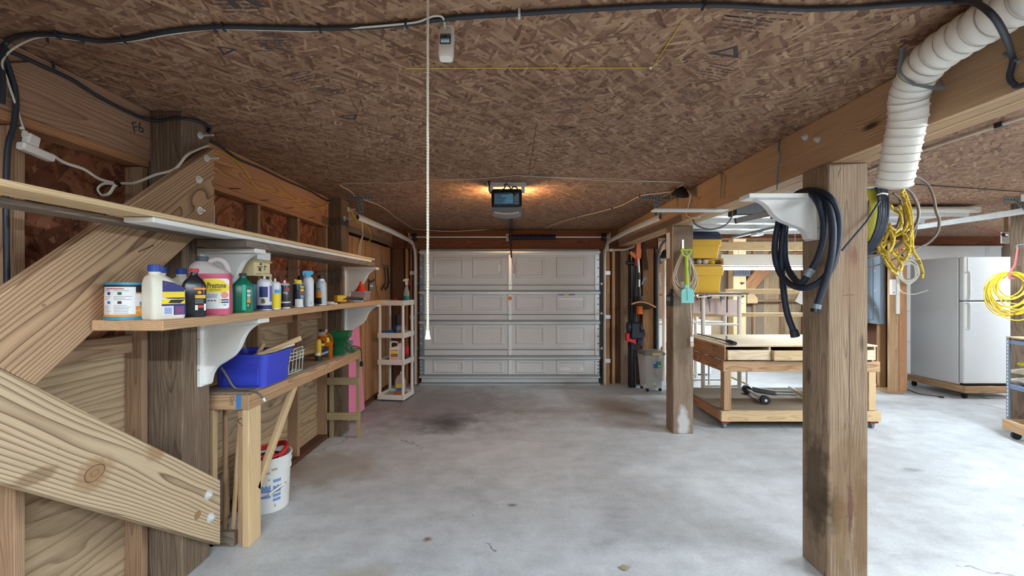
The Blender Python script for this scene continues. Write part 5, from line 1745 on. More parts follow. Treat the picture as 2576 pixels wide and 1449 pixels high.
# bucket under the bench with red tubing
t = thing('white_bucket', 'scuffed white pail under the narrow bench', 'bucket', (-1.725, 3.09, 0))
part('shell', MB().lathe([(.128, 0), (.132, .004), (.143, .265), (.150, .268), (.150, .285), (.146, .288), (.147, .315), (.153, .318), (.153, .330), (.148, .333), (.149, .362), (.155, .364), (.155, .375), (.146, .375), (.143, .362), (.126, .01), (.0, .01)], 36), plain('pail_plastic', S(226, 228, 226), .45, vary=.05), t, 40)
lbm = plain('pail_print', S(120, 146, 200), .6, vary=.15, nscale=40)
def tap(z): return .132 + (.143 - .132) * z / .265
mb = MB()
random.seed(8)
for a0, a1, zs in ((-.95, -.35, [(.10, .14), (.15, .155), (.165, .168), (.175, .178), (.185, .188), (.195, .199), (.21, .213), (.22, .224)]), (-.25, .28, [(.11, .125), (.15, .22)]), (.38, .75, [(.08, .1), (.11, .13), (.14, .2), (.21, .23)])):
    for z0, z1 in zs:
        q = patch(tap(z0), z0, z1, A + a0 + .35, A + a1 + .35, 6, t=.0015)
        mb.add(q.v, q.f)
part('printed_panel', mb, lbm, t)
mud = plain('mud_smear', S(188, 164, 130), .9, vary=.2, nscale=40)
mb = MB()
for a0, a1, z0, z1 in ((-.3, .1, .275, .292), (.15, .4, .295, .31), (.0, .1, .23, .24), (.3, .36, .04, .06)):
    q = patch(.1505, z0, z1, A + a0 + .5, A + a1 + .5, 4) if z0 > .26 else patch(tap(z0), z0, z1, A + a0 + .5, A + a1 + .5, 4, t=.0016)
    mb.add(q.v, q.f)
part('mud_smear', mb, mud, t)
part('bail_handle', MB().tube([Vector((.158 * math.cos(a), .158 * math.sin(a), .19 - .06 * math.sin((a - A + 1.1) / 2.4 * PI))) for a in [A - 1.1 + 2.4 * k / 18 for k in range(19)]], .003, 6), M_GALVD, t)
part('bail_grip', MB().cyl((.158 * math.cos(A + .55), .158 * math.sin(A + .55), .145), (.158 * math.cos(A + 1.2), .158 * math.sin(A + 1.2), .185), .008, n=10), M_PLAST, t)
t = thing('red_tubing', 'red and black looped tubing coiled in the white pail', 'tubing', (-1.725, 3.09, .2))
mb = MB()
pts = []
for k in range(41):
    a = 2 * PI * k / 40 * 1.6 - .5
    pts.append(V(-1.725 + .118 * math.cos(a), 3.09 + .122 * math.sin(a), .384 + .018 * math.sin(a * 2) + k * .0006))
part('red_loop', MB().tube(pts, .012, 8), M_RED, t, 60, world=True)
part('red_loop', MB().tube(spl([V(-1.83, 3.0, .30), V(-1.82, 2.98, .40), V(-1.77, 2.97, .42), V(-1.72, 3.0, .33)], 6), .012, 8), M_RED, t, 60, world=True)
part('red_loop', MB().tube(spl([V(-1.70, 3.0, .30), V(-1.69, 2.99, .385), V(-1.65, 3.03, .39), V(-1.64, 3.08, .31)], 6), .011, 8), M_RED, t, 60, world=True)
part('black_loop', MB().tube([V(-1.725 + .095 * math.cos(a), 3.09 + .095 * math.sin(a), .345) for a in [2 * PI * k / 30 for k in range(30)]], .009, 8, closed=True), M_BLACK, t, 60, world=True)
part('coil_bed', MB().lathe([(.105, .20), (.105, .30), (.06, .325), (.0, .325)], 20, (-1.725, 3.09, 0)), M_BLACK, t, 40, world=True)

# poles and scraps under the bench
for a, b, m, r_, lab in ((V(-1.70, 2.66, .014), V(-1.86, 3.0, .78), W_PALE, .013, 'paler round pole leaning under the bench beside its leg'), (V(-1.745, 2.66, .014), V(-1.875, 2.86, .80), W_PINE, .014, 'browner round pole leaning under the narrow bench')):
    t = thing('round_pole', lab, 'pole', a)
    d = b - a
    o = part('pole', MB().cyl((-d.length / 2, 0, 0), (d.length / 2, 0, 0), r_, n=12), m, t, 40)
    X = d.normalized(); Z = X.cross(V(0, 1, 0)).normalized(); Yv = Z.cross(X)
    o.matrix_basis = Matrix.Translation(d / 2) @ Matrix((X, Yv, Z)).transposed().to_4x4()
t = thing('scrap_board', 'short grey board standing by the wall under the bench', 'board', (-1.86, 2.80, .045))
brd2('board', V(-1.868, 2.78, .045), V(-1.87, 2.78, .35), .2, .02, (0, 1, 0), W_GREY, t)
t = thing('plastic_scrap', 'crumpled pale plastic scrap on the floor behind the bench leg', 'scrap', (-1.74, 2.75, 0))
mb = MB()
random.seed(2)
pts = [Vector((random.uniform(-.06, .06), random.uniform(-.05, .05), random.uniform(0, .09))) for _ in range(26)]
bm = bmesh.new()
for q in pts:
    bm.verts.new(q)
bmesh.ops.convex_hull(bm, input=list(bm.verts))
bm.verts.index_update()
mb.add([v.co.copy() for v in bm.verts if v.link_faces], []) if False else None
idx = {v: i for i, v in enumerate(bm.verts)}
mb.add([v.co.copy() for v in bm.verts], [tuple(idx[v] for v in f.verts) for f in bm.faces])
bm.free()
part('scrap', mb, plain('pale_scrap', S(210, 216, 214), .6), t)

# pink foam board leaning on the planks
t = thing('foam_board', 'pink foam board leaning on the planked wall', 'foam board', (-1.90, 5.2, .043))
brd2('foam_panel', V(-1.83, 5.14, .047), V(-1.905, 5.14, 1.10), .52, .025, (0, 1, 0), M_PINK, t)
t = thing('thin_lath', 'thin brown lath standing beside the pink foam board', 'lath', (-1.87, 5.45, .043))
brd('lath', -1.885, -1.86, 5.43, 5.47, .043, 1.15, W_PLANK, t)

# ------------------------------------------------------------------ white plastic shelf cart by the door
ca = thing('shelf_cart', 'white plastic four tier shelf cart on black casters', 'cart', (-1.62, 6.12, 0), (0, 0, math.radians(-8)))
hw, hd = .19, .19
tiers = [.09, .565, .93, 1.372]
for i, z in enumerate(tiers):
    part('tier', MB().box(-hw, hw, -hd, hd, z - .062, z - .02, .006), M_PLAST, ca) if False else None
    mb = MB()
    mb.box(-hw, hw, -hd, -hd + .018, z - .07, z, .004).box(-hw, hw, hd - .018, hd, z - .07, z, .004).box(-hw, -hw + .018, -hd + .018, hd - .018, z - .07, z, .004).box(hw - .018, hw, -hd + .018, hd - .018, z - .07, z, .004)
    tr = part('tier', mb, M_PLAST, ca)
    part('tray_floor', MB().box(-hw + .016, hw - .016, -hd + .016, hd - .016, z - .045, z - .035), plain('dusty_plastic', S(206, 200, 188), .6), tr)
for sx_ in (-1, 1):
    for sy in (-1, 1):
        for za, zb in zip([.02] + tiers, tiers):
            if za == .02:
                continue
            part('leg', MB().cyl((sx_ * (hw - .024), sy * (hd - .024), za - .004), (sx_ * (hw - .024), sy * (hd - .024), zb - .066), .022, .019, n=14), M_PLAST, ca, 40)
        part('caster', MB().cyl((sx_ * (hw - .05) - .01, sy * (hd - .05), .022), (sx_ * (hw - .05) + .01, sy * (hd - .05), .022), .022, n=14).box(sx_ * (hw - .05) - .014, sx_ * (hw - .05) + .014, sy * (hd - .05) - .014, sy * (hd - .05) + .014, .022, .03), M_BLACK, ca, 40)
cm = WM[ca]
def oncart(x, y, tier): return cm @ Vector((x, y, (tiers[tier] - .0345) if tier < 3 else tiers[3] - .0345))
# things on the cart
t = thing('spray_bottle', 'clear trigger spray bottle of green liquid on the cart top', 'spray bottle', oncart(.13, .05, 3), (0, 0, -.2))
part('liquid', MB().lathe([(.038, 0), (.042, .004), (.042, .09)], 20), plain('teal_liquid', S(40, 140, 140), .2), t, 40)
part('bottle', MB().lathe([(.042, .09), (.042, .13), (.034, .17), (.018, .215), (.015, .235)], 20), trans('clear_bottle', S(214, 218, 220), .25, .75, .4), t, 60)
part('red_collar', MB().lathe([(.018, .235), (.018, .245)], 16), M_RED, t, 40)
part('spray_head', MB().prism([(-.016, .245), (.016, .245), (.014, .29), (.03, .315), (.03, .33), (.0, .335), (-.04, .325), (-.05, .30), (-.042, .295), (-.016, .30)], (0, -.012, 0), (1, 0, 0), (0, 0, 1), (0, 1, 0), .024), M_PLAST, t)
part('trigger', MB().tube(spl([(.02, 0, .31), (.045, 0, .29), (.04, 0, .26), (.05, 0, .25)], 5), .006, 6), M_RED, t)
t = thing('pliers', 'black and red hand tool lying on the cart top', 'tool', oncart(.0, -.07, 3), (0, 0, 0))
part('handle', MB().tube([(-.1, 0, .02), (0, .02, .025), (.12, .03, .045)], .016, 8), M_BLACK, t, 60)
part('grip', MB().tube([(-.02, -.01, .03), (.02, .0, .05), (.05, .0, .03)], .016, 8), M_RED, t, 60)
part('blade', MB().box(-.12, -.02, -.03, .02, .0, .02, .004), M_BLACK, t)
t = thing('plastic_bowl', 'shallow clear blue bowl on the cart', 'bowl', oncart(-.085, -.075, 2))
part('bowl', MB().lathe([(.07, 0), (.085, .008), (.09, .05), (.086, .05), (.08, .012), (.0, .008)], 24), trans('blue_clear', S(50, 120, 200), .2, .85, .3), t, 50)
t = thing('blue_gadget', 'blue base with black cylinder standing on the cart', 'gadget', oncart(-.02, .095, 2))
part('base', MB().lathe([(.07, 0), (.075, .03), (.05, .07), (.04, .12)], 18), M_BCAP, t, 40)
part('cylinder', MB().lathe([(.038, .12), (.042, .14), (.046, .26), (.04, .265)], 18), M_BLACK, t, 40)
t = thing('produce_tub', 'clear tub with green scraps on the cart', 'tub', oncart(.09, -.05, 2))
part('tub', MB().loft([rrect(0, 0, .001, .09, .1, .01), rrect(0, 0, .11, .11, .12, .012)], caps=(True, False)), trans('clear_tub', S(200, 214, 206), .2, .5, .5), t, 40)
part('contents', MB().loft([rrect(0, 0, .006, .08, .09, .01), rrect(.01, 0, .03, .084, .09, .012), rrect(-.01, .01, .06, .05, .06, .02)]), plain('green_scrap', S(70, 130, 70), .7, vary=.4, nscale=50), t, 40)
t = thing('weed_jug', 'white jug with red cap and yellow red label on the cart', 'jug', oncart(.03, -.10, 1), (0, 0, .1))
part('body', MB().loft([rrect(0, 0, 0, .155, .10, .02), rrect(0, 0, .01, .16, .104, .022), rrect(0, 0, .19, .16, .104, .022), rrect(.05, 0, .21, .06, .08, .02), rrect(.055, 0, .25, .046, .06, .02)]), M_PLAST, t, 50)
part('handle', MB().tube(spl([(-.064, 0, .18), (-.066, 0, .245), (-.045, 0, .268), (.0, 0, .268), (.04, 0, .255)], 6), .014, 8), M_PLAST, t, 60)
part('cap', MB().lathe([(.022, .25), (.022, .28), (.018, .282)], 16, (.06, 0, 0)), M_RED, t, 40)
for z0, z1, m in ((.155, .165, M_LRED), (.11, .15, M_LYEL), (.095, .108, M_INK), (.07, .09, M_LRED), (.03, .065, plain('rose_label', S(226, 190, 180), .5))):
    flatlabel(t, -.055, .04, z0, z1, -.0524, m)
mb = MB()
for k in range(9):
    mb.box(.048, .074, -.053, -.0522, .05 + k * .014, .054 + k * .014)
part('printed_line', mb, plain('grey_print', S(150, 150, 155)), t)
t = thing('red_canister', 'red and black canister behind the white weed jug', 'canister', oncart(.13, .05, 1))
part('base', MB().lathe([(.05, 0), (.055, .05), (.05, .06)], 18), M_BLACK, t, 40)
part('body', MB().lathe([(.03, .06), (.034, .07), (.034, .18), (.02, .2)], 18), M_RED, t, 40)
t = thing('dustpan', 'black dustpan lying on the cart tier', 'dustpan', oncart(-.09, .03, 1))
part('pan', MB().prism([(-.07, 0), (.09, 0), (.09, .06), (.08, .062), (.07, .008), (-.07, .006)], (0, -.08, .002), (1, 0, 0), (0, 0, 1), (0, 1, 0), .16), M_BLACK, t)
t = thing('cleaner_jug', 'clear jug with orange liquid and blue yellow label', 'jug', oncart(.085, -.06, 0), (0, 0, .1))
part('liquid', MB().loft([rrect(0, 0, 0, .13, .10, .02), rrect(0, 0, .008, .14, .105, .024), rrect(0, 0, .06, .14, .105, .024)]), plain('orange_liquid', S(210, 116, 50), .3), t, 50)
part('body', MB().loft([rrect(0, 0, .06, .14, .105, .024), rrect(0, 0, .2, .14, .105, .024), rrect(.0, 0, .26, .10, .09, .03), rrect(.02, 0, .30, .05, .05, .022)]), trans('cloudy_plastic', S(220, 200, 190), .35, .85, .3), t, 60)
part('cap', MB().lathe([(.026, .30), (.026, .325), (.022, .328)], 16, (.02, 0, 0)), M_PLAST, t, 40)
flatlabel(t, -.045, .05, .11, .17, -.0528, M_LYEL)
flatlabel(t, -.045, .05, .065, .115, -.0530, M_LBLUE)

# ------------------------------------------------------------------ tools hung on the planked wall
def WP(px, py, X=-1.925):
    return PX(px, py, X)


t = thing('wall_hook', 'blued steel double hook on the planked wall', 'hook', WP(955, 670))
for a, b, c in ((943, 962, 666), (962, 981, 667)):
    part('hook_arm', MB().tube(spl([WP(a, 645, -1.92), WP(a + 1, 662, -1.92), WP((a + b) / 2, 673, -1.87), WP(b, 665, -1.85)], 6), .006, 6), M_GALVD, t, 60, world=True)
for i, (a, b) in enumerate(((967, 963), (975, 973))):
    t = thing('offset_tool', ('rusty brown' if i == 0 else 'black') + ' cranked tool hanging on the planked wall hook', 'tool', WP(a, 720), group='pair of cranked tools on the hook')
    part('shaft', MB().tube([WP(a, 668, -1.90), WP(a + 3, 708, -1.90), WP(a + 2, 714, -1.90), WP(b + 2, 718, -1.90), WP(b + 3, 722, -1.90), WP(b - 3, 726, -1.90), WP(b - 3, 730, -1.90)], .012, 6), M_BROWN if i == 0 else M_BLACK, t, 40, world=True)
t = thing('caliper', 'small pliers with yellow grip hanging on the planked wall', 'tool', WP(935, 715))
part('jaw', MB().tube(spl([WP(926, 700, -1.9), WP(931, 710, -1.9), WP(938, 707, -1.9), WP(944, 703, -1.9)], 5), .009, 6), M_BLACK, t, 60, world=True)
part('grip', MB().cyl(WP(944, 703, -1.9), WP(947, 701, -1.9), .012, n=8), M_YELLOW, t, world=True)
a = WP(930, 712, -1.9); b = WP(939, 732, -1.9)
part('tag_plate', MB().box(-1.905, -1.90, min(a.y, b.y), max(a.y, b.y), b.z, a.z), M_GALVD, t, world=True)
part('paper_strip', MB().box(-1.906, -1.899, min(a.y, b.y) + .02, max(a.y, b.y) - .02, (a.z + b.z) / 2, (a.z + b.z) / 2 + .03), M_PAPER, t, world=True)
part('hang_wire', MB().tube(spl([WP(926, 690, -1.91), WP(924, 697, -1.9), WP(927, 703, -1.9)], 5), .004, 6), M_CORDW, t, world=True)
t = thing('thin_cable', 'thin dark cable hanging down the planked wall', 'cable', WP(945, 740))
part('cable', MB().tube(spl([WP(941, 672, -1.9), WP(944, 690, -1.9), WP(946, 720, -1.9), WP(952, 750, -1.9)], 6), .005, 6), M_BROWN, t, world=True)
# house wires coming down the beam
t = thing('house_wire', 'pale house wires dropping from the beam behind the planks', 'wire', WP(905, 640))
for k in range(3):
    part('wire', MB().tube(spl([WP(908 + k, 545, -1.895), WP(911 + k, 590, -1.895), WP(904 + k * 2, 612, -1.91), WP(900 + k * 3, 645, -1.93)], 6), .007, 6), M_CORDB, t, 60, world=True)
part('yellow_wire', MB().tube(spl([WP(880, 525, -1.89), WP(890, 545, -1.89), WP(900, 560, -1.89), WP(926, 572, -1.895), WP(933, 598, -1.895), WP(926, 610, -1.9)], 6), .006, 6), M_CORDY, t, 60, world=True)

# ------------------------------------------------------------------ right of the door
Yw = 6.93
# black pipe standing against the studs
t = thing('black_pipe', 'long black plastic pipe standing against the studs', 'pipe', P(1590, 980, 6.80))
pb = P(1590, 0, 6.80)
part('pipe', MB().lathe([(.058, .002), (.062, .002), (.062, 2.06), (.058, 2.06)], 24, (pb.x, 6.80, 0)), plain('glossy_black', S(22, 26, 36), .2, vary=.2), t, 40, world=True)
# string trimmer
t = thing('string_trimmer', 'orange string trimmer with aluminium shaft hung on the studs', 'trimmer', P(1610, 800, 6.62))
Yt = 6.60
def T(px, py, Y=Yt): return P(px, py, Y)
part('upper_handle', MB().prism([(q[0], q[1]) for q in [(1604, 583), (1612, 583), (1613, 600), (1612, 628), (1613, 636), (1611, 652), (1604, 652), (1600, 640), (1602, 624), (1601, 600)]], (0, 0, 0), (1, 0, 0), (0, -1, 0), (0, 0, 1), 1).moved(Matrix.Identity(4)), M_ORANGE, t) if False else None
def pixprism(name, pts, Y, thick, mat, parent, smooth=None):
    a = [P(px, py, Y) for px, py in pts]
    mb = MB().add(a + [v + V(0, thick, 0) for v in a], [tuple(range(len(a))), tuple(len(a) + k for k in range(len(a)))[::-1]] + [(k, (k + 1) % len(a), len(a) + (k + 1) % len(a), len(a) + k) for k in range(len(a))])
    return part(name, mb, mat, parent, smooth, world=True)
pixprism('motor_housing', [(1604, 583), (1612, 584), (1613, 600), (1612, 622), (1614, 630), (1612, 650), (1602, 653), (1600, 640), (1602, 624), (1602, 600)], Yt, .07, M_ORANGE, t)
pixprism('loop_handle', [(1601, 640), (1595, 636), (1588, 632), (1584, 634), (1586, 640), (1592, 646), (1600, 652)], Yt + .015, .03, M_ORANGE, t)
pixprism('trigger', [(1592, 630), (1600, 631), (1601, 638), (1595, 636)], Yt + .02, .02, M_BLACK, t)
part('shaft', MB().tube([T(1606, 650, Yt + .03), T(1608, 690, Yt + .03), T(1608, 745, Yt + .03)], .0155, 12), M_GALV, t, 60, world=True)
part('shaft_grip', MB().cyl(T(1606.5, 686, Yt + .03), T(1607.5, 703, Yt + .03), .022, n=12), M_BLACK, t, 40, world=True)
part('lower_grip', MB().cyl(T(1608, 722, Yt + .03), T(1609, 752, Yt + .03), .024, .03, n=12), M_BLACK, t, 40, world=True)
part('motor_head', MB().cyl(T(1609, 745, Yt + .03), T(1611, 768, Yt + .03), .055, .05, n=18), M_BLACK, t, 40, world=True)
# guard: shallow orange-edged shell
mb = MB()
rings = []
for k in range(11):
    u = k / 10
    x = 1588 + u * (1650 - 1588)
    arch = -9 * math.sin(u * PI) * (1 - .35 * u)
    yy = 764 + arch + 8 * u * u
    rings.append([P(x, yy, 6.42), P(x, yy + 3, 6.42), P(x, yy + 16 * math.sin(min(1, u * 1.1) * PI) ** .7 + 4, 6.68), P(x, yy - 2, 6.68)])
part('guard', MB().loft(rings), plain('olive_guard', S(70, 66, 40), .5), t, 40, world=True)
mb = MB()
mb.tube([(r_[0] + r_[1]) / 2 + V(0, -.004, 0) for r_ in rings], .012, 6)
part('guard_edge', mb, plain('faded_orange', S(206, 146, 96), .5), t, 60, world=True)
part('spool', MB().cyl(T(1609, 770, 6.6), T(1609, 790, 6.6), .05, .045, n=18), M_ORANGE, t, 40, world=True)
# edger / blower behind it
t = thing('lawn_edger', 'black and red lawn edger hung behind the trimmer', 'edger', P(1598, 865, 6.7))
part('pole', MB().tube([P(1600, 600, 6.69), P(1600, 700, 6.69), P(1599, 815, 6.66)], .018, 10), M_BLACK, t, 60, world=True)
part('red_sleeve', MB().cyl(P(1600, 648, 6.69), P(1600, 668, 6.69), .028, n=12), M_RED, t, 40, world=True)
part('clamp', MB().cyl(P(1575, 661, 6.69), P(1597, 662, 6.69), .028, n=12), M_BLACK, t, 40, world=True)
part('motor', MB().box(P(1583, 0, 6.6).x, P(1613, 0, 6.6).x, 6.5, 6.68, P(0, 852, 6.6).z, P(0, 810, 6.6).z, .02), plain('ink_blue_plastic', S(24, 28, 48), .4), t, world=True)
for px in (1581, 1611):
    part('wheel', MB().cyl(P(px - 3, 824, 6.55), P(px + 3, 824, 6.55), .085, n=24), M_RUBBER, t, 40, world=True)
pixprism('red_guard', [(1576, 840), (1584, 838), (1584, 852), (1600, 854), (1600, 866), (1592, 862), (1577, 858)], 6.52, .1, M_RED, t)
random.seed(21)
mb = MB()
for k in range(14):
    p0 = P(1612, 852 + random.uniform(-6, 12), 6.56)
    mb.tube(spl([p0, p0 + V(random.uniform(-.02, .05), random.uniform(-.03, .03), random.uniform(-.06, .02)), p0 + V(random.uniform(-.06, .07), random.uniform(-.04, .04), random.uniform(-.13, -.02))], 4), .004, 5)
part('debris_tuft', mb, plain('dry_grass', S(92, 90, 98), .9, vary=.3), t, world=True)
pixprism('side_cover', [(1604, 845), (1622, 830), (1624, 842), (1616, 862), (1606, 866)], 6.54, .1, M_BLACK, t)
# old saw blade / strap with trowel
t = thing('brown_strap', 'rusty brown strap with a small grey trowel hung on the studs', 'strap', P(1628, 680, 6.9))
pixprism('strap', [(1614, 590), (1620, 590), (1628, 650), (1631, 678), (1622, 680), (1618, 640)], 6.9, .008, M_BROWN, t)
part('trowel_neck', MB().tube(spl([P(1628, 680, 6.88), P(1629, 686, 6.87), P(1621, 698, 6.87)], 5), .006, 6), M_GALVD, t, world=True)
pixprism('trowel_blade', [(1620, 695), (1628, 699), (1616, 717), (1613, 716)], 6.87, .006, M_GALVD, t)
# pvc pipe crossing under the header
t = thing('white_conduit', 'white plastic conduit curving under the header by the trimmer', 'conduit', P(1560, 628, 6.9))
part('conduit', MB().tube(spl([P(1533, 629, 6.93), P(1550, 629, 6.9), P(1572, 628, 6.88), P(1590, 622, 6.86), P(1604, 612, 6.84)], 6), .018, 10), plain('aged_pvc', S(200, 188, 176), .5), t, 60, world=True)
part('coupling', MB().cyl(P(1533, 629, 6.93), P(1543, 629, 6.92), .024, n=12), M_PLAST, t, 40, world=True)
# ladder hooks
for px in (1603, 1619):
    t = thing('white_hook', 'white coated utility hook on the header' if px == 1603 else 'white coated hook beside the trimmer handle', 'hook', P(px, 582, 6.8))
    part('hook', MB().tube(spl([P(px - 4, 576, 6.8), P(px, 582, 6.76), P(px + 1, 588, 6.72), P(px - 2, 590, 6.7)], 5), .007, 6), M_PLAST, t, 60, world=True)

# clear lidded bin on casters
pb = P(1638, 980, 6.60)
t = thing('clear_bin', 'tall clear plastic bin with grey lid and blue sticker', 'bin', (pb.x, 6.62, 0), (0, 0, .12))
part('body', MB().loft([rrect(0, 0, .05, .24, .26, .03), rrect(0, 0, .30, .275, .29, .035), rrect(0, 0, .545, .31, .32, .035)], caps=(True, True)), trans('frosted_plastic', S(236, 242, 244), .4, .6, .35), t, 40)
part('lid', MB().loft([rrect(0, 0, .546, .335, .345, .04), rrect(0, 0, .575, .335, .345, .04), rrect(0, 0, .60, .26, .27, .05)]), plain('grey_lid', S(120, 116, 112), .35), t, 40)
part('latch', MB().box(-.06, .09, -.19, -.172, .545, .58, .004), M_TAN, t)
lb = part('sticker', MB().box(-.03, .085, -.1602, -.158, .36, .45), M_LBLUE, t)
part('sticker_green', MB().box(.025, .083, -.161, -.1602, .362, .448), plain('sticker_green', S(40, 160, 110), .5), lb)
part('sticker_white', MB().box(-.028, -.0, -.161, -.1602, .425, .445), M_PAPER, lb)
part('sticker_white', MB().box(.045, .075, -.1614, -.161, .37, .395), M_PAPER, lb)
for k, (x, y, z, s) in enumerate(((-.06, -.09, .09, .04), (.0, -.095, .11, .05), (.05, -.08, .085, .035), (.02, -.09, .17, .045))):
    part('crumpled_bag', MB().lathe([(0, -s), (s * .8, -s * .5), (s, 0), (s * .7, s * .6), (0, s)], 9, (x, y, z)), plain('bag_paper', S(206, 220, 206), .7, vary=.2), t)
for sx_ in (-1, 1):
    for sy in (-1, 1):
        part('caster', MB().cyl((sx_ * .10 - .014, sy * .1, .025), (sx_ * .10 + .014, sy * .1, .025), .025, n=14).box(sx_ * .1 - .012, sx_ * .1 + .012, sy * .1 - .012, sy * .1 + .012, .025, .05), M_BLACK, t, 40)

# ------------------------------------------------------------------ second post: shovel, cord coil, remote
YP = 4.62
t = thing('hook_strap', 'short chain hook on the post above the toy shovel', 'hook', P(1718, 625, YP))
part('chain', MB().box(P(1715, 0, YP).x, P(1720, 0, YP).x, YP - .008, YP - .001, P(0, 632, YP).z, P(0, 603, YP).z, .002).cyl(P(1718, 628, YP), P(1718, 629, YP - .06), .006, n=8), M_GALV, t, world=True)
t = thing('cord_coil', 'beige extension cord coiled on the thick post hook', 'cord', P(1722, 690, YP - .05))
random.seed(13)
mb = MB()
for k in range(9):
    cx = 1722 + random.uniform(-4, 4)
    wx = random.uniform(22, 33)
    top = 632 + random.uniform(-1, 3)
    bot = random.uniform(720, 752)
    yy = YP - .03 - k * .006
    pts = []
    for j in range(20):
        a = 2 * PI * j / 20
        u = (1 - math.cos(a)) / 2
        pts.append(P(cx + wx * math.sin(a) * (.35 + .65 * min(1, u * 1.6)), top + (bot - top) * u, yy + .012 * math.sin(a)))
    mb.tube(spl(pts, 3, closed=True), .0062, 6, closed=True)
part('cord_loop', mb, M_CORDB, t, 60, world=True)
part('hanging_end', MB().tube(spl([P(1737, 655, YP - .10), P(1735, 720, YP - .10), P(1738, 780, YP - .06), P(1741, 840, YP - .03), P(1740, 860, YP - .03)], 6), .0062, 6), M_CORDB, t, 60, world=True)
part('socket_end', MB().box(P(1702, 0, YP).x, P(1718, 0, YP).x, YP - .055, YP - .02, P(0, 728, YP).z, P(0, 708, YP).z, .01), plain('beige_socket', S(176, 156, 134), .5), t, world=True)
part('white_tag', MB().box(P(1732, 0, YP).x, P(1740, 0, YP).x, YP - .05, YP - .045, P(0, 858, YP).z, P(0, 846, YP).z), M_PAPER, t, world=True)
part('plug', MB().box(P(1733, 0, YP).x, P(1741, 0, YP).x, YP - .045, YP - .02, P(0, 871, YP).z, P(0, 859, YP).z, .004), M_CORDB, t, world=True)
t = thing('toy_shovel', 'toy shovel with lime D-handle and aqua blade on the post', 'shovel', P(1730, 765, YP - .13))
Yq = YP - .14
part('grip', MB().tube(spl([P(1727, 645, Yq), P(1718, 640, Yq), P(1714.5, 632, Yq), P(1716, 628, Yq), P(1727, 629, Yq), P(1737, 628, Yq), P(1738.5, 632, Yq), P(1735, 640, Yq)], 6, closed=True), .011, 10, closed=True), M_LIME, t, 60, world=True)
part('shaft', MB().tube([P(1727, 645, Yq), P(1729, 718, Yq)], .018, 10, flat=.8), M_LIME, t, 60, world=True)
pixprism('blade', [(1724, 716), (1734, 716), (1735, 726), (1742, 727), (1746, 734), (1746, 762), (1715, 762), (1714, 734), (1717, 728), (1724, 726)], Yq - .012, .022, M_AQUA, t)
part('blade_rib', MB().tube([P(1729, 724, Yq - .012), P(1730, 755, Yq - .012)], .008, 8), M_AQUA, t, 60, world=True)
t = thing('remote_handset', 'black handset with a clip on the side of the post', 'handset', PX(1688, 750, 1.70))
a, b = PX(1695, 770, 1.702), PX(1682, 742, 1.702)
part('case', MB().box(1.672, 1.7015, min(a.y, b.y), max(a.y, b.y), a.z, b.z, .008), M_BLACK, t, world=True)
part('clip', MB().cyl(V(1.685, (a.y + b.y) / 2 - .03, b.z + .035), V(1.701, (a.y + b.y) / 2 - .03, b.z + .035), .03, n=16).box(1.68, 1.70, (a.y + b.y) / 2 - .04, (a.y + b.y) / 2 + .02, b.z, b.z + .03), M_BLACK, t, world=True)
part('screen', MB().box(1.6712, 1.6722, min(a.y, b.y) + .02, max(a.y, b.y) - .02, b.z - .06, b.z - .02), M_PANEL, t, world=True)
part('wire', MB().tube(spl([PX(1690, 735, 1.695), PX(1687, 720, 1.695), PX(1692, 690, 1.695), PX(1692, 640, 1.695), PX(1693, 560, 1.69)], 6), .003, 6), M_CORDB, t, world=True)
t = thing('white_plate', 'white strip of trim nailed on the side of the shovel post', 'trim strip', PX(1684, 650, 1.69))
brd('strip', 1.69, 1.701, 4.70, 4.79, 1.86, 2.14, M_WHITE, t)
# thin white board under the beam
t = thing('white_board', 'thin white board sticking out under the long beam', 'board', (1.5, 3.67, 2.18))
brd('board', 1.18, 1.79, 3.62, 3.72, 2.183, 2.199, M_WHITE, t)
t = thing('dark_motor', 'dark opener motor with looped cable under the beam', 'door opener', (2.15, 4.0, 2.1))
part('case', MB().box(2.02, 2.40, 3.95, 4.10, 2.20, 2.36, .01), M_BLACK, t, world=True)
part('hanger', MB().box(2.19, 2.23, 4.0, 4.05, 2.36, CEIL), M_GALVD, t, world=True)
brd2('arm', (2.0, 3.92, 2.14), (2.36, 3.92, 2.22), .05, .03, (0, 0, 1), plain('bronze_arm', S(70, 58, 50), .5), t)
part('end_bracket', MB().box(2.33, 2.39, 3.88, 3.95, 2.16, 2.26, .006), M_BLACK, t, world=True)
part('cable', MB().tube(spl([P(1742, 552, 3.9), P(1755, 568, 3.9), P(1790, 577, 3.9), P(1825, 566, 3.9), P(1841, 545, 3.9), P(1840, 525, 3.9)], 6), .007, 6), M_BLACK, t, 60, world=True)
# bent steel hooks on the beam
for (pts, lab) in (([(1961, 348), (1959, 375), (1962, 395), (1956, 430), (1956, 478)], 'long bent steel strap hanging off the beam'), ([(1813, 428), (1815, 450), (1813, 475), (1812, 500)], 'short bent steel strap hanging off the beam')):
    t = thing('steel_strap', lab, 'strap', PX(pts[-1][0], pts[-1][1], 1.66))
    q = [PX(x, y, 1.682 if i == 0 else 1.66) for i, (x, y) in enumerate(pts)]
    part('strap', MB().tube(spl(q, 6), .007, 8, flat=.7), M_GALVD, t, 60, world=True)
    part('nail_head', MB().cyl(q[0], q[0] + V(-.006, 0, 0), .008, n=10), M_GALVD, t, world=True)

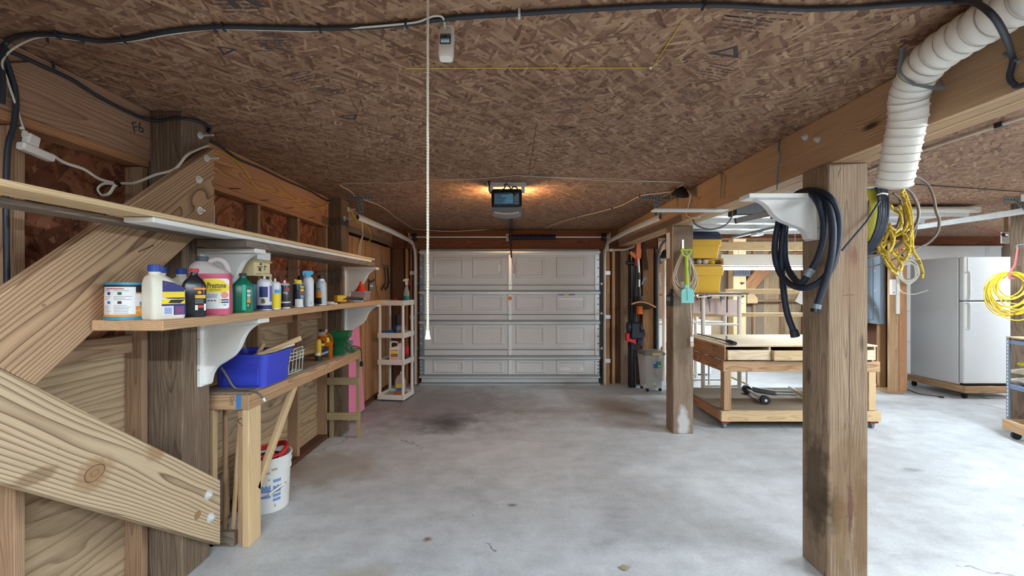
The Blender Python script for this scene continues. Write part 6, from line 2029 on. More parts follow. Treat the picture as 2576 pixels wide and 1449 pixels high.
# ------------------------------------------------------------------ black hose over the white bracket
t = thing('black_hose', 'thick black hose looped over the white bracket', 'hose', P(2000, 760, 2.35))
def C(cx, cy, Y): return P(1860 + cx * .3313, 380 + cy * .3313, Y)
loopA = [C(420, 1390, 2.46), C(360, 1220, 2.47), (C(332, 1020, 2.49)), C(318, 800, 2.52), C(335, 600, 2.52), C(370, 440, 2.52), C(450, 322, 2.48), C(560, 300, 2.38), C(680, 345, 2.26), C(745, 470, 2.24), C(755, 620, 2.235), C(735, 770, 2.235), C(690, 900, 2.23), C(600, 1000, 2.24), C(480, 1040, 2.30), C(370, 1000, 2.42), C(295, 900, 2.51), C(268, 760, 2.53), C(285, 600, 2.53), C(330, 440, 2.53), C(430, 330, 2.50), C(520, 312, 2.40), C(590, 380, 2.28), C(634, 500, 2.26), C(640, 640, 2.25), C(600, 800, 2.25), C(535, 920, 2.255)]
part('hose', MB().tube(spl(loopA, 7), .0165, 10), M_NAVY, t, 60, world=True)
loopB = [C(525, 935, 2.262), C(470, 1000, 2.31), C(410, 960, 2.42), C(355, 850, 2.50), C(345, 680, 2.52), C(365, 500, 2.53), C(450, 345, 2.50), C(560, 320, 2.37), C(660, 400, 2.255), C(705, 540, 2.215), C(705, 740, 2.20), C(670, 930, 2.20), C(620, 1080, 2.205), C(585, 1190, 2.205)]
part('hose', MB().tube(spl(loopB, 7), .0165, 10), M_NAVY, t, 60, world=True)
part('coupling', MB().cyl(C(548, 895, 2.255), C(510, 950, 2.268), .021, n=14), M_GALVD, t, 40, world=True)
part('coupling', MB().cyl(C(592, 1165, 2.205), C(583, 1200, 2.205), .0195, n=14), M_GALVD, t, 40, world=True)
part('end_fitting', MB().cyl(C(583, 1200, 2.205), C(578, 1225, 2.205), .024, n=16), M_BLACK, t, 40, world=True)
part('end_fitting', MB().cyl(C(410, 1360, 2.46), C(425, 1408, 2.46), .021, .024, n=16), M_BLACK, t, 40, world=True)

# ------------------------------------------------------------------ white flexible duct
t = thing('flexible_duct', 'white ribbed flexible duct hanging along the long beam', 'duct', P(2235, 480, 1.88))
ctrl = [V(1.50, .55, 2.39), V(1.505, .9, 2.39), V(1.51, 1.2, 2.39), V(1.512, 1.45, 2.385), V(1.52, 1.60, 2.365), V(1.545, 1.70, 2.30), V(1.57, 1.735, 2.22), V(1.585, 1.775, 2.13), V(1.60, 1.815, 2.04), V(1.612, 1.85, 1.975)]
raw = spl(ctrl, 40)
# even steps along the path, then a pillow between every two turns of the wire
cum = [0.0]
for i in range(1, len(raw)):
    cum.append(cum[-1] + (raw[i] - raw[i - 1]).length)
step = .0032
pts, rs, ribs = [], [], []
k = 0
bend = .55 + .52
d_ = 0.0
phase = 0.0
while d_ < cum[-1]:
    while cum[k + 1] < d_:
        k += 1
    f_ = (d_ - cum[k]) / max(cum[k + 1] - cum[k], 1e-9)
    p = raw[k].lerp(raw[k + 1], f_)
    lev = p.z > 2.34
    pitch = .046 if lev else .033
    ph0 = phase
    phase += step / pitch
    u = phase % 1
    if lev:
        rs.append(.052 + .016 * math.sin(u * PI) ** .5)
    else:
        rs.append(.061 + .006 * max(0.0, 1 - min(u, 1 - u) * 6) + .001 * math.sin(u * PI))
    if int(phase) != int(ph0):
        ribs.append((len(pts), lev))
    pts.append(p)
    d_ += step
part('sleeve', MB().tube(pts, rs, 30, caps=False), plain('duct_vinyl', S(236, 232, 222), .45, vary=.05, nscale=30, bump=.2), t, 80, world=True)
for i, lev in ribs:
    if 0 < i < len(pts) - 1:
        dd_ = (pts[i + 1] - pts[i - 1]).normalized()
        n1 = dd_.orthogonal().normalized()
        n2 = dd_.cross(n1)
        rr = rs[i] + (.0006 if not lev else .0030)
        part('wire_rib', MB().tube([pts[i] + (n1 * math.cos(a) + n2 * math.sin(a)) * rr for a in [2 * PI * q_ / 28 for q_ in range(28)]], .0014, 4, closed=True), plain('grey_rib', S(186, 178, 166), .5), t, 60, world=True)
c = V(1.53, 1.66, 2.335)
part('strap', MB().tube([c + V(-.07 + .0, -.03, .10), c + V(-.076, -.02, .02), c + V(-.05, -.05, -.045), c + V(.0, -.075, -.07), c + V(.06, -.05, -.055), c + V(.10, .0, -.01)], .012, 6, flat=.25), M_GALVD, t, 60, world=True)

# ------------------------------------------------------------------ ropes and cables behind the near post
Yr = 2.46
def rope_mat():
    t_ = NT('yellow_rope')
    v = t_.coord()
    w_ = t_.n('ShaderNodeTexWave', wave_type='BANDS', bands_direction='DIAGONAL')
    t_.put(w_.inputs['Vector'], v)
    w_.inputs['Scale'].default_value = 46
    w_.inputs['Distortion'].default_value = 3
    n = t_.noise(v, 60, 2)
    f = t_.math('MULTIPLY', w_.outputs['Fac'], n)
    t_.base(t_.ramp(f, [(.02, S(136, 108, 30)), (.12, S(200, 168, 44)), (.5, S(226, 200, 76))]), .7)
    t_.bump(w_.outputs['Fac'], .6, .004)
    return t_.m
M_ROPE = rope_mat()
M_ROPEL = plain('lime_yellow_rope', S(196, 190, 70), .7, vary=.2, nscale=60)
def Rr(cx, cy, Y=Yr): return P(2160 + cx * .1933, 440 + cy * .1933, Y)
hk = thing('rope_hook', 'steel hook on the white bracket post holding ropes', 'hook', V(1.9, 2.45, 2.1))
part('arm', MB().cyl(V(1.872, 2.45, 2.09), V(2.22, 2.45, 2.12), .008, n=10), M_GALVD, hk, 40, world=True)

t = thing('lime_rope', 'lime yellow rope hank hung beside the black cable bundle', 'rope', Rr(180, 800))
mb = MB()
for k in range(7):
    o = k * 19 + random.uniform(-5, 5)
    mb.tube(spl([Rr(120 + o, 150, Yr + .02), Rr(150 + o, 300, Yr), Rr(150 + o, 480, Yr - .01), Rr(110 + o * .8, 700, Yr), Rr(60 + o * .6, 850, Yr + .02), Rr(30 + o * .4, 650, Yr + .08), Rr(40 + o * .5, 350, Yr + .08)], 5, closed=True), .0072, 7, closed=True)
part('hank', mb, M_ROPEL, t, 60, world=True)
t = thing('black_cable_coil', 'thick bundle of black cable tied with a white cord', 'cable', Rr(250, 900))
mb = MB()
random.seed(51)
for k in range(11):
    o = k * 12 + random.uniform(-7, 7)
    mb.tube(spl([Rr(235 + o, 180, Yr - .03 + .008 * k), Rr(262 + o, 330, Yr - .05), Rr(262 + o, 520, Yr - .06), Rr(230 + o, 690, Yr - .05), Rr(165 + o * .9, 850, Yr - .03), Rr(90 + o * .7, 985, Yr - .01), Rr(20 + o * .3, 1060, Yr + .06), Rr(20 + o * .2, 800, Yr + .12), Rr(100 + o * .5, 400, Yr + .12), Rr(180 + o * .8, 190, Yr + .06)], 5, closed=True), .0058, 6, closed=True)
part('cable_bundle', mb, M_NAVY, t, 60, world=True)
part('tie', MB().tube(spl([Rr(240, 262, Yr - .085), Rr(300, 240, Yr - .1), Rr(370, 248, Yr - .085), Rr(372, 262, Yr - .06)], 5), .004, 6), M_CORDW, t, 60, world=True)
t = thing('yellow_rope', 'yellow rope with dark flecks hanging in loops behind the duct', 'rope', Rr(560, 1200))
for pts in ([(560, 200), (590, 320), (650, 480), (670, 650), (620, 720), (590, 860), (660, 960), (650, 1060)],
            [(410, 390), (470, 460), (540, 510), (560, 640), (520, 720), (600, 780), (640, 850)],
            [(700, 720), (700, 900), (720, 1010), (790, 1120), (830, 1250), (825, 1340)],
            [(395, 650), (430, 800), (430, 940), (380, 1000), (290, 930), (330, 800), (400, 690), (470, 720), (540, 740)],
            [(250, 930), (320, 1060), (370, 1170), (440, 1250), (510, 1300)],
            [(350, 1020), (400, 1120), (470, 1220), (540, 1240), (560, 1180), (510, 1080), (430, 1010)],
            [(480, 990), (530, 1060), (600, 1110), (640, 1040), (640, 960), (560, 970)],
            [(300, 960), (380, 880), (450, 850), (400, 730), (340, 860)],
            [(530, 400), (560, 520), (540, 680), (470, 760)],
            [(580, 180), (640, 330), (690, 520), (690, 700), (660, 860), (690, 980)],
            [(400, 640), (460, 760), (450, 900), (390, 985), (300, 1000), (250, 940)],
            [(150, 800), (230, 640), (265, 430), (230, 330)],
            [(620, 300), (600, 420), (640, 560), (610, 690), (540, 760), (470, 800)]):
    part('rope_strand', MB().tube(spl([Rr(x, y, Yr + .04 + .03 * math.sin(i * 1.7)) for i, (x, y) in enumerate(pts)], 6), .0076, 8), M_ROPE, t, 60, world=True)
t = thing('grey_hose', 'grey brown hose in wide loops behind the duct', 'hose', Rr(700, 1000))
for pts, r_ in (([(570, 150), (650, 200), (740, 340), (780, 480), (760, 620), (680, 760), (560, 880), (430, 970), (250, 1040), (120, 1080)], .0072),
               ([(600, 170), (690, 240), (770, 380), (780, 540), (720, 680), (590, 830), (480, 930)], .0072),
               ([(640, 0), (780, 40), (900, 130), (970, 280), (1010, 480), (1050, 600), (1020, 760), (900, 890), (760, 960), (680, 1020), (660, 1075), (570, 1050)], .0072),
               ([(450, 240), (540, 330), (545, 520), (490, 700), (400, 860), (250, 970), (150, 1020)], .007),
               ([(540, 330), (590, 480), (610, 640), (590, 700)], .007),
               ([(760, 650), (720, 820), (640, 960), (560, 1040)], .005),
               ([(520, 1070), (380, 1130), (200, 1190), (90, 1215)], .004)):
    part('hose_loop', MB().tube(spl([Rr(x, y, Yr + .10 + .02 * math.sin(i)) for i, (x, y) in enumerate(pts)], 6), r_, 8), M_CORDG, t, 60, world=True)
t = thing('blue_line', 'dark blue line stretched from the hose to the cable bundle', 'line', P(2110, 640, 2.25))
part('line', MB().tube([P(2118, 630, 2.25), P(2178, 560, 2.27), P(2213, 506, 2.31)], .0055, 6), M_NAVY, t, 60, world=True)
t = thing('white_cable_coil', 'coil of thin white cable hung on the stub wall', 'cable', P(2290, 690, 6.2))
random.seed(17)
mb = MB()
for k in range(9):
    cx, cy = 2286 + random.uniform(-3, 3), 684 + random.uniform(-3, 3)
    rx, ry = random.uniform(17, 27), random.uniform(20, 30)
    mb.tube([P(cx + rx * math.cos(a), cy + ry * math.sin(a), 6.20 + .01 * k) for a in [2 * PI * j / 26 for j in range(26)]], .006, 6, closed=True)
mb.tube(spl([P(2258, 715, 6.22), P(2270, 735, 6.22), P(2300, 740, 6.2), P(2335, 730, 6.16)], 6), .006, 6)
part('coil', mb, M_CORDW, t, 60, world=True)

# ------------------------------------------------------------------ breaker panel and boxes on the stub wall
t = thing('breaker_panel', 'grey electrical breaker panel on the stub wall', 'electrical panel', (5.51, 6.74, 1.0))
part('box', MB().box(5.47, 5.555, 6.50, 6.98, 1.00, 2.05, .006), M_PANEL, t, world=True)
dr = part('door', MB().box(5.457, 5.4698, 6.62, 6.97, 1.06, 2.0, .004), plain('panel_door', S(108, 122, 138), .45), t, world=True)
part('latch', MB().box(5.451, 5.457, 6.80, 6.83, 1.48, 1.52, .002), M_GALV, dr, world=True)
for z in (1.25, 1.5, 1.8):
    part('hinge_screw', MB().cyl(V(5.47, 6.59, z), V(5.463, 6.59, z), .008, n=10), M_GALV, t, world=True)
t = thing('white_remote', 'white remote holder on the stub wall stud', 'remote', P(2247, 720, 6.34))
part('body', MB().box(P(2240, 0, 6.34).x, P(2252, 0, 6.34).x, 6.32, 6.358, P(0, 742, 6.34).z, P(0, 703, 6.34).z, .006), M_PLAST, t, world=True)
part('red_mark', MB().box(P(2243, 0, 6.34).x, P(2248, 0, 6.34).x, 6.3192, 6.3201, P(0, 737, 6.34).z, P(0, 735, 6.34).z), M_RED, t, world=True)
t = thing('white_conduit', 'white flat cable strip on the edge of the stub wall', 'cable cover', P(2257, 740, 6.35))
brd('strip', P(2254, 0, 6.34).x, P(2262, 0, 6.34).x, 6.325, 6.352, P(0, 790, 6.34).z, P(0, 690, 6.34).z, M_PLAST, t)

# ------------------------------------------------------------------ refrigerator on a wooden dolly
ang = 0.0
fw, fd, fh = .76, .82, 1.80
fz = .175
FRX, FRY = 6.30, 6.10
fr = thing('refrigerator', 'white top-freezer refrigerator standing on a wooden dolly', 'refrigerator', (FRX, FRY, fz), (0, 0, ang))
# local: x along the front (right), y to the back; origin at the near left corner
part('cabinet', MB().box(0, fw, .075, fd, 0, fh, .008), M_FRIDGE, fr)
for z0, z1, hz0, hz1 in ((1.19, fh, 1.205, 1.59), (.03, 1.175, .785, 1.16)):
    dr = part('door', MB().box(0, fw, 0, .066, z0, z1, .010), M_FRIDGE, fr)
    hx = .045
    part('handle', MB().tube(spl([(hx, -.002, hz0 + .005), (hx, -.035, hz0 + .02), (hx, -.04, (hz0 + hz1) / 2), (hx, -.035, hz1 - .02), (hx, -.002, hz1 - .005)], 6), .013, 8), M_FRIDGE, dr, 60)
    part('handle_trim', MB().box(hx + .012, hx + .022, -.004, -.0005, hz0, hz1), M_TAN, dr)
part('door_trim', MB().box(.05, .058, -.003, -.0002, 1.60, fh - .01), M_TAN, fr)
part('gasket', MB().box(.006, fw - .006, .066, .075, .04, fh - .01), plain('grey_gasket', S(120, 120, 124), .6), fr)
part('kick_plate', MB().box(.03, fw - .03, .05, .075, -.0, .03), M_BLACK, fr)
dl = thing('wooden_dolly', 'low wooden dolly on casters under the refrigerator', 'dolly', (FRX, FRY, 0), (0, 0, ang))
for (x0, x1, y0, y1) in ((-.03, fw + .03, -.05, -.01), (-.03, fw + .03, fd - .02, fd + .02), (-.03, .01, -.01, fd - .02), (fw - .01, fw + .03, -.01, fd - .02), (.38, .42, -.01, fd - .02)):
    L_, W_ = (x1 - x0, y1 - y0)
    o = part('frame_board', MB().box(-max(L_, W_) / 2, max(L_, W_) / 2, -.045, .045, -min(L_, W_) / 2, min(L_, W_) / 2, .003), W_PINE, dl)
    X = V(1, 0, 0) if L_ > W_ else V(0, 1, 0)
    R = Matrix((X, V(0, 0, 1), X.cross(V(0, 0, 1)))).transposed().to_4x4()
    o.matrix_basis = Matrix.Translation(((x0 + x1) / 2, (y0 + y1) / 2, .128)) @ R
for x in (.03, fw - .03):
    for y in (.02, fd - .04):
        part('caster', MB().cyl((x - .014, y, .036), (x + .014, y, .036), .036, n=16).box(x - .02, x + .02, y - .02, y + .02, .036, .082), M_RUBBER, dl, 40)
t = thing('floor_cord', 'thin dark cord with plug lying on the floor by the refrigerator', 'cord', PZ(2340, 995, 0))
part('cord', MB().tube(spl([PZ(2280, 978, .006), PZ(2310, 990, .006), PZ(2350, 996, .006), PZ(2372, 998, .006)], 6), .006, 6), plain('maroon_cord', S(90, 50, 50), .6), t, 60, world=True)
part('plug', MB().cyl(PZ(2362, 998, .014), PZ(2374, 999, .014), .013, n=8), M_BLACK, t, 40, world=True)

# ------------------------------------------------------------------ steel cart at the right edge
crot = math.radians(-106)
t = thing('steel_cart', 'blue grey steel shelf cart on a wooden dolly base', 'cart', (5.11, 4.52, 0), (0, 0, crot))
cw, cd = .95, .42
M_BST = plain('blue_steel', S(122, 134, 152), .5, metal=.3)
for i, (x, y) in enumerate(((0, 0), (cw, 0), (0, cd), (cw, cd))):
    s = 1 if x == 0 else -1
    q = 1 if y == 0 else -1
    up_ = part('upright', MB().box(min(x, x + s * .036), max(x, x + s * .036), y - .001, y + .001, .19, 1.03).box(x - .001, x + .001, min(y, y + q * .036), max(y, y + q * .036), .19, 1.03), M_BST, t)
    hb = MB()
    for k in range(22):
        z = .22 + k * .036
        hb.box(x + s * .018 - .006, x + s * .018 + .006, y - .0022, y - .0012, z, z + .022)
    part('slot', hb, M_PAPER, up_)
for z in (1.02, .56):
    part('shelf', MB().box(.003, cw - .003, .003, cd - .003, z - .05, z - .01, .002), plain('blue_enamel', S(110, 128, 158), .45), t)
part('top_board', MB().box(-.004, cw, .0, cd, 1.0305, 1.042), W_PALE, t)
for (x0, x1, y0, y1) in ((-.01, cw + .01, -.03, .008), (-.01, cw + .01, cd - .008, cd + .03), (-.01, .028, .009, cd - .009), (cw - .028, cw + .01, .009, cd - .009)):
    L_, W_ = (x1 - x0, y1 - y0)
    o = part('base_board', MB().box(-max(L_, W_) / 2, max(L_, W_) / 2, -.05, .05, -min(L_, W_) / 2, min(L_, W_) / 2, .003), W_PINE, t)
    X = V(1, 0, 0) if L_ > W_ else V(0, 1, 0)
    o.matrix_basis = Matrix.Translation(((x0 + x1) / 2, (y0 + y1) / 2, .137)) @ Matrix((X, V(0, 0, 1), X.cross(V(0, 0, 1)))).transposed().to_4x4()
for x in (.06, cw - .06):
    for y in (.04, cd - .05):
        part('caster', MB().cyl((x - .014, y, .038), (x + .014, y, .038), .038, n=16).box(x - .018, x + .018, y - .018, y + .018, .04, .086), M_RUBBER, t, 40)
CM = WM[t]


def fold(name, label, x, y, z, w_, d_, h_, mat):
    """soft folded cloth with rounded ends, lying on the cart"""
    s = thing(name, label, 'cloth', CM @ Vector((x, y, z)), (0, 0, crot))
    rings = []
    n = 9
    for k in range(n):
        u = k / (n - 1)
        hh = h_ * math.sin(PI * min(max(u, .04), .96)) ** .35
        ring = []
        for j in range(14):
            a = 2 * PI * j / 14
            ring.append(Vector((-w_ / 2 + w_ * u, -d_ / 2 * math.cos(a) * (1 + .04 * math.sin(7 * u + j)), hh / 2 * (1 + math.sin(a)) + .003 * (1 + math.sin(9 * u + 2 * j)))))
        rings.append(ring)
    part('fold', MB().loft(rings), mat, s, 60)
    part('rolled_edge', MB().cyl((-w_ * .3, -d_ * .36, h_ * .5), (w_ * .35, -d_ * .4, h_ * .45), h_ * .26, n=14), mat, s, 60)
    return s


fold('folded_cloth', 'folded cream canvas cloth on the cart shelf', .12, .20, .551, .44, .29, .085, M_CLOTH)
fold('folded_cloth', 'cream canvas roll lying on the folded cloth', .12, .18, .645, .44, .24, .085, M_CLOTH)
fold('yellow_cloth', 'bright yellow cloth on top of the canvas roll', .22, .17, .738, .40, .20, .09, M_CLOTHY)
fold('grey_cloth', 'grey green cloth behind the yellow cloth', .55, .2, .551, .3, .26, .28, M_CLOTHG)

# yellow wire coil on the far post
t = thing('yellow_wire_coil', 'yellow wire coil tied with red strap on the post by the cart', 'wire coil', P(2545, 820, 4.60))
random.seed(23)
cc = []
for k in range(17):
    cx, cy = 2545 + random.uniform(-14, 10), 748 + random.uniform(-4, 14)
    rx = random.uniform(36, 66)
    ry = rx * random.uniform(.78, 1.0)
    cy = 684 + ry + random.uniform(0, 6)
    cc.append((cx, cy, rx, ry))
mb = MB()
for k, (cx, cy, rx, ry) in enumerate(cc):
    tilt = random.uniform(-.25, .25)
    mb.tube([P(cx + rx * math.cos(a) + tilt * ry * math.sin(a), cy + ry * math.sin(a), 4.615 - .012 * (k % 8) - .008) for a in [2 * PI * j / 30 for j in range(30)]], .0058, 6, closed=True)
part('coil', mb, M_CORDY, t, 60, world=True)
part('red_strap', MB().tube(spl([P(2560, 622, 4.60), P(2556, 650, 4.58), P(2552, 668, 4.55), P(2542, 684, 4.49), P(2540, 698, 4.49), P(2550, 702, 4.50)], 6), .011, 6, flat=.5), plain('faded_red_strap', S(206, 90, 90), .7), t, 60, world=True)
part('hook', MB().tube(spl([V(5.565, 4.66, 1.99), V(5.50, 4.60, 2.0), P(2562, 616, 4.60), P(2558, 624, 4.60)], 5), .008, 6), M_GALVD, t, 60, world=True)
t = thing('wall_outlet', 'white outlet box with red cord plugged in above the refrigerator', 'outlet', P(2531, 598, 4.6))
a, b = P(2521, 612, 5.2), P(2541, 583, 5.2)
part('plate', MB().box(a.x, b.x, 5.2, 5.22, a.z, b.z, .003), M_PLAST, t, world=True)
part('plug', MB().cyl(P(2531, 592, 5.2), P(2524, 591, 5.15), .018, n=10), M_BLACK, t, 40, world=True)
part('red_cord', MB().tube(spl([P(2523, 591, 5.15), P(2500, 582, 5.2), P(2455, 572, 5.3)], 6), .005, 6), plain('red_cord', S(190, 60, 50), .5), t, 60, world=True)
part('mount_arm', MB().box(a.x + .02, b.x - .02, 5.2, 5.22, b.z, CEIL), W_STUD, t, world=True)

# ------------------------------------------------------------------ rolling workbench
wbn = thing('rolling_workbench', 'pale rolling workbench with two drawers and a low deck', 'workbench', (3.13, 5.32, 0))
BY0, BY1 = 4.76, 5.86
BXL, BXR = 2.28, 4.0
TZ = .917
brd('top', BXL + .03, BXR - .02, BY0, BY1, TZ - .018, TZ, W_BENCH, wbn)
brd('side_panel', BXL + .035, BXL + .053, BY0 + .005, BY1 - .01, TZ - .165, TZ - .0185, W_FIR, wbn)
brd('side_panel', BXR - .053, BXR - .035, BY0 + .005, BY1 - .01, TZ - .165, TZ - .0185, W_BENCH, wbn)
brd('back_panel', BXL + .054, BXR - .054, BY1 - .028, BY1 - .01, TZ - .165, TZ - .0185, W_BENCH, wbn)
for x in (2.80, 3.40):
    brd('divider', x, x + .02, BY0 + .005, BY1 - .03, TZ - .165, TZ - .0185, W_BENCH, wbn)
brd('drawer_floor', BXL + .054, BXR - .054, BY0 + .03, BY1 - .03, TZ - .178, TZ - .1655, W_DARK, wbn)
for x0, x1, yo, nm in ((2.345, 2.795, -.012, 0), (2.825, 3.395, -.05, 1), (3.425, 3.94, -.02, 2)):
    d_ = brd('drawer', x0, x1, BY0 + yo, BY0 + yo + .018, TZ - .16, TZ - .052, W_BENCH if nm != 1 else W_PALE, wbn)
    WMd = WM[d_]
    brd('drawer_side', x0, x0 + .014, BY0 + yo + .019, BY0 + .5, TZ - .158, TZ - .055, W_PALE, d_)
    brd('drawer_side', x1 - .014, x1, BY0 + yo + .019, BY0 + .5, TZ - .158, TZ - .055, W_PALE, d_)
brd('apron', BXL + .02, BXR + .01, BY0 + .0, BY0 + .038, TZ - .29, TZ - .18, W_PINE, wbn)
brd('apron', BXL + .02, BXL + .058, BY0 + .04, BY1, TZ - .29, TZ - .18, W_FIR, wbn)
brd('apron', BXR - .06, BXR - .022, BY0 + .04, BY1, TZ - .29, TZ - .18, W_PINE, wbn)
for x in (BXL + .032, BXR - .11):
    for y in (BY0 + .005, BY1 - .1):
        brd('leg', x, x + .078, y, y + .085, .205, TZ - .2905 if y < 5 else TZ - .18, W_PINE if x < 3 else W_PALE, wbn)
brd('deck', BXL, BXR + .01, BY0 + .04, BY1, .188, .205, W_DECK, wbn)
brd('deck_rail', BXL, BXR + .02, BY0 - .002, BY0 + .038, .085, .198, W_PALE, wbn)
brd('deck_rail', BXL, BXL + .038, BY0 + .04, BY1, .085, .187, W_FIR, wbn)
brd('deck_rail', BXR - .03, BXR + .008, BY0 + .04, BY1, .085, .187, W_PINE, wbn)
brd('deck_rail', BXL + .04, BXR - .032, BY1 - .04, BY1, .085, .187, W_PINE, wbn)
for x in (BXL + .01, BXR - .09):
    for y in (BY0 + .01, BY1 - .12):
        brd('caster_pad', x, x + .09, y, y + .09, .062, .085, M_MAROON, wbn)
        part('caster', MB().cyl((x + .03, y + .045, .028), (x + .06, y + .045, .028), .028, n=16).box(x + .02, x + .07, y + .02, y + .07, .045, .062), M_GALVD, wbn, 40, world=True)
brd('rear_rail_block', BXR - .02, BXR + .02, BY0 + .1, BY0 + .2, TZ - .26, TZ - .12, W_PALE, wbn)
t = thing('bar_clamp', 'black handled bar tool lying on the workbench top', 'tool', (2.6, 5.2, TZ + .001))
a, b = PZ(1772, 842, TZ + .012), PZ(1838, 862, TZ + .02)
a = V(2.44, 5.75, TZ + .02); b = PZ(1828, 858, TZ + .02)
part('bar', MB().tube([a, b], .009, 6), M_GALVD, t, 60, world=True)
c = PZ(1849, 864, TZ + .025)
part('handle', MB().tube([b, (b + c) / 2 + V(0, 0, .006), c], [.016, .026, .022], 10), M_BLACK, t, 60, world=True)
d = PZ(1812, 851, TZ + .012)
part('jaw', MB().tube([d, d + V(-.09, -.08, .0)], .008, 6), M_GALVD, t, 60, world=True)
part('screw_knob', MB().cyl(b + V(0, 0, .012), b + V(0, 0, .06), .01, n=8), M_GALVD, t, world=True)
t = thing('wheel_axle', 'steel axle with two black wheels lying on the workbench deck', 'axle', (2.95, 5.4, .206))
a, b = PZ(1878, 979, .255), PZ(1924, 1006, .255)
part('rod', MB().tube([a, b], .016, 10), M_GALV, t, 60, world=True)
dv = (b - a).normalized()
for q in (a, b):
    part('wheel', MB().cyl(q - dv * .03, q + dv * .03, .049, n=24), M_RUBBER, t, 40, world=True)
part('hub_cap', MB().cyl(b + dv * .03, b + dv * .034, .016, n=14), M_GALV, t, 40, world=True)
t = thing('metal_channel', 'short dark channel section lying on the deck behind the axle', 'metal bar', (3.25, 5.4, .206))
brd2('bar', PZ(1893, 978, .232), PZ(1952, 988, .232), .05, .036, (0, 0, 1), M_GALVD, t)
t = thing('flat_frame', 'flat aluminium frame lying on the workbench deck', 'frame', (3.4, 5.5, .206))
brd2('bar', PZ(1950, 990, .216), PZ(2060, 993, .216), .03, .018, (0, 1, 0), M_GALV, t)
brd2('bar', PZ(1950, 985, .216), PZ(2060, 986, .216), .03, .018, (0, 1, 0), M_GALVD, t)
t = thing('spirit_level', 'grey and yellow spirit level propped on the deck frame', 'level', (3.6, 5.3, .22))
a, b = PZ(1985, 975, .27), PZ(2040, 1008, .25)
brd2('bar', a, b, .05, .022, (0, 0, 1), M_GALV, t)
brd2('yellow_strip', a + (b - a) * .25 + V(-.013, -.004, .0), b + V(-.013, -.004, .0), .02, .004, (0, 0, 1), M_YELLOW, t, bev=.0005)

# ------------------------------------------------------------------ shelves, bins and tools beyond the workbench
rk = thing('white_rack', 'white tubular rack carrying the yellow totes', 'shelf rack', (2.95, 6.45, 0))
for x, y in ((2.73, 6.25), (3.25, 6.25), (2.40, 6.25), (2.73, 6.68), (3.25, 6.68)):
    if x == 2.40:
        continue
    part('leg', MB().cyl((x, y, 0), (x, y, 1.444), .028, n=14), M_PLAST, rk, 40, world=True)
for z in (.14, .56, 1.02):
    part('crossbar', MB().cyl((2.73, 6.25, z), (3.25, 6.25, z), .018, n=10), M_PLAST, rk, 40, world=True)
    part('crossbar', MB().cyl((2.73, 6.68, z), (3.25, 6.68, z), .018, n=10), M_PLAST, rk, 40, world=True)
brd('shelf_board', 2.42, 3.32, 6.12, 6.70, 1.446, 1.474, W_GREY, rk)
part('curved_rim', MB().tube(spl([V(2.6, 6.115, 1.41), V(2.8, 6.11, 1.432), V(3.1, 6.11, 1.432), V(3.2, 6.115, 1.428)], 6), .011, 8), M_PLAST, rk, 60, world=True)
rk2 = thing('white_rack', 'tall white ladder rack in the storage room with red lidded pail', 'shelf rack', (2.75, 7.45, 0))
for x, y in ((2.52, 7.25), (3.05, 7.25), (2.52, 7.58), (3.05, 7.58)):
    part('leg', MB().cyl((x, y, 0), (x, y, 2.0), .03, n=14), M_PLAST, rk2, 40, world=True)
for z in (.10, .449, 1.40, 1.94):
    part('rack_shelf', MB().box(2.50, 3.07, 7.23, 7.60, z, z + .045, .004), M_PLAST, rk2, world=True)
YRk = 6.72
for (y0, y1, xa, xb, lab) in ((608, 630, 2.95, 5.2, 'pale board nailed across under the raised door'), (727, 740, 3.28, 5.2, 'pale board level with the yellow bins'), (787, 797, 2.75, 5.2, 'pale board running just above the workbench top')):
    z0, z1 = P(0, y1, YRk).z, P(0, y0, YRk).z
    t = thing('cross_board', lab, 'board', ((xa + xb) / 2, YRk, z0))
    brd('board', xa, xb, YRk, YRk + .035, z0, z1, W_PALE, t)
t = thing('rail_upright', 'pale upright carrying the cross boards', 'upright', (5.15, 6.78, 0))
brd('upright', 5.12, 5.2, 6.757, 6.83, 0, 2.2, W_PALE, t)


def tote(label, x0, x1, y0, y1, z0, h_, lidm, lf=.862):
    t_ = thing('yellow_tote', label, 'tote', ((x0 + x1) / 2, (y0 + y1) / 2, z0))
    w_, d_ = x1 - x0, y1 - y0
    part('body', MB().loft([rrect(0, 0, 0, w_ * .82, d_ * .82, .03), rrect(0, 0, h_ * (lf - .24), w_ * .9, d_ * .9, .03), rrect(0, 0, h_ * (lf - .23), w_ * .97, d_ * .97, .03), rrect(0, 0, h_ * (lf - .002), w_ * 1.0, d_ * 1.0, .03)]), M_YELLOW, t_, 40)
    part('lid', MB().loft([rrect(0, 0, h_ * lf, w_ * 1.0, d_ * 1.0, .03), rrect(0, 0, h_ * (lf * .4 + .6), w_ * .99, d_ * .99, .03), rrect(0, 0, h_, w_ * .86, d_ * .86, .03)]), lidm, t_, 40)
    part('handle_notch', MB().box(-w_ * .5 - .015, -w_ * .5 + .012, -d_ * .2, d_ * .2, h_ * .70, h_ * .80, .004), M_YELLOW, t_)
    return t_


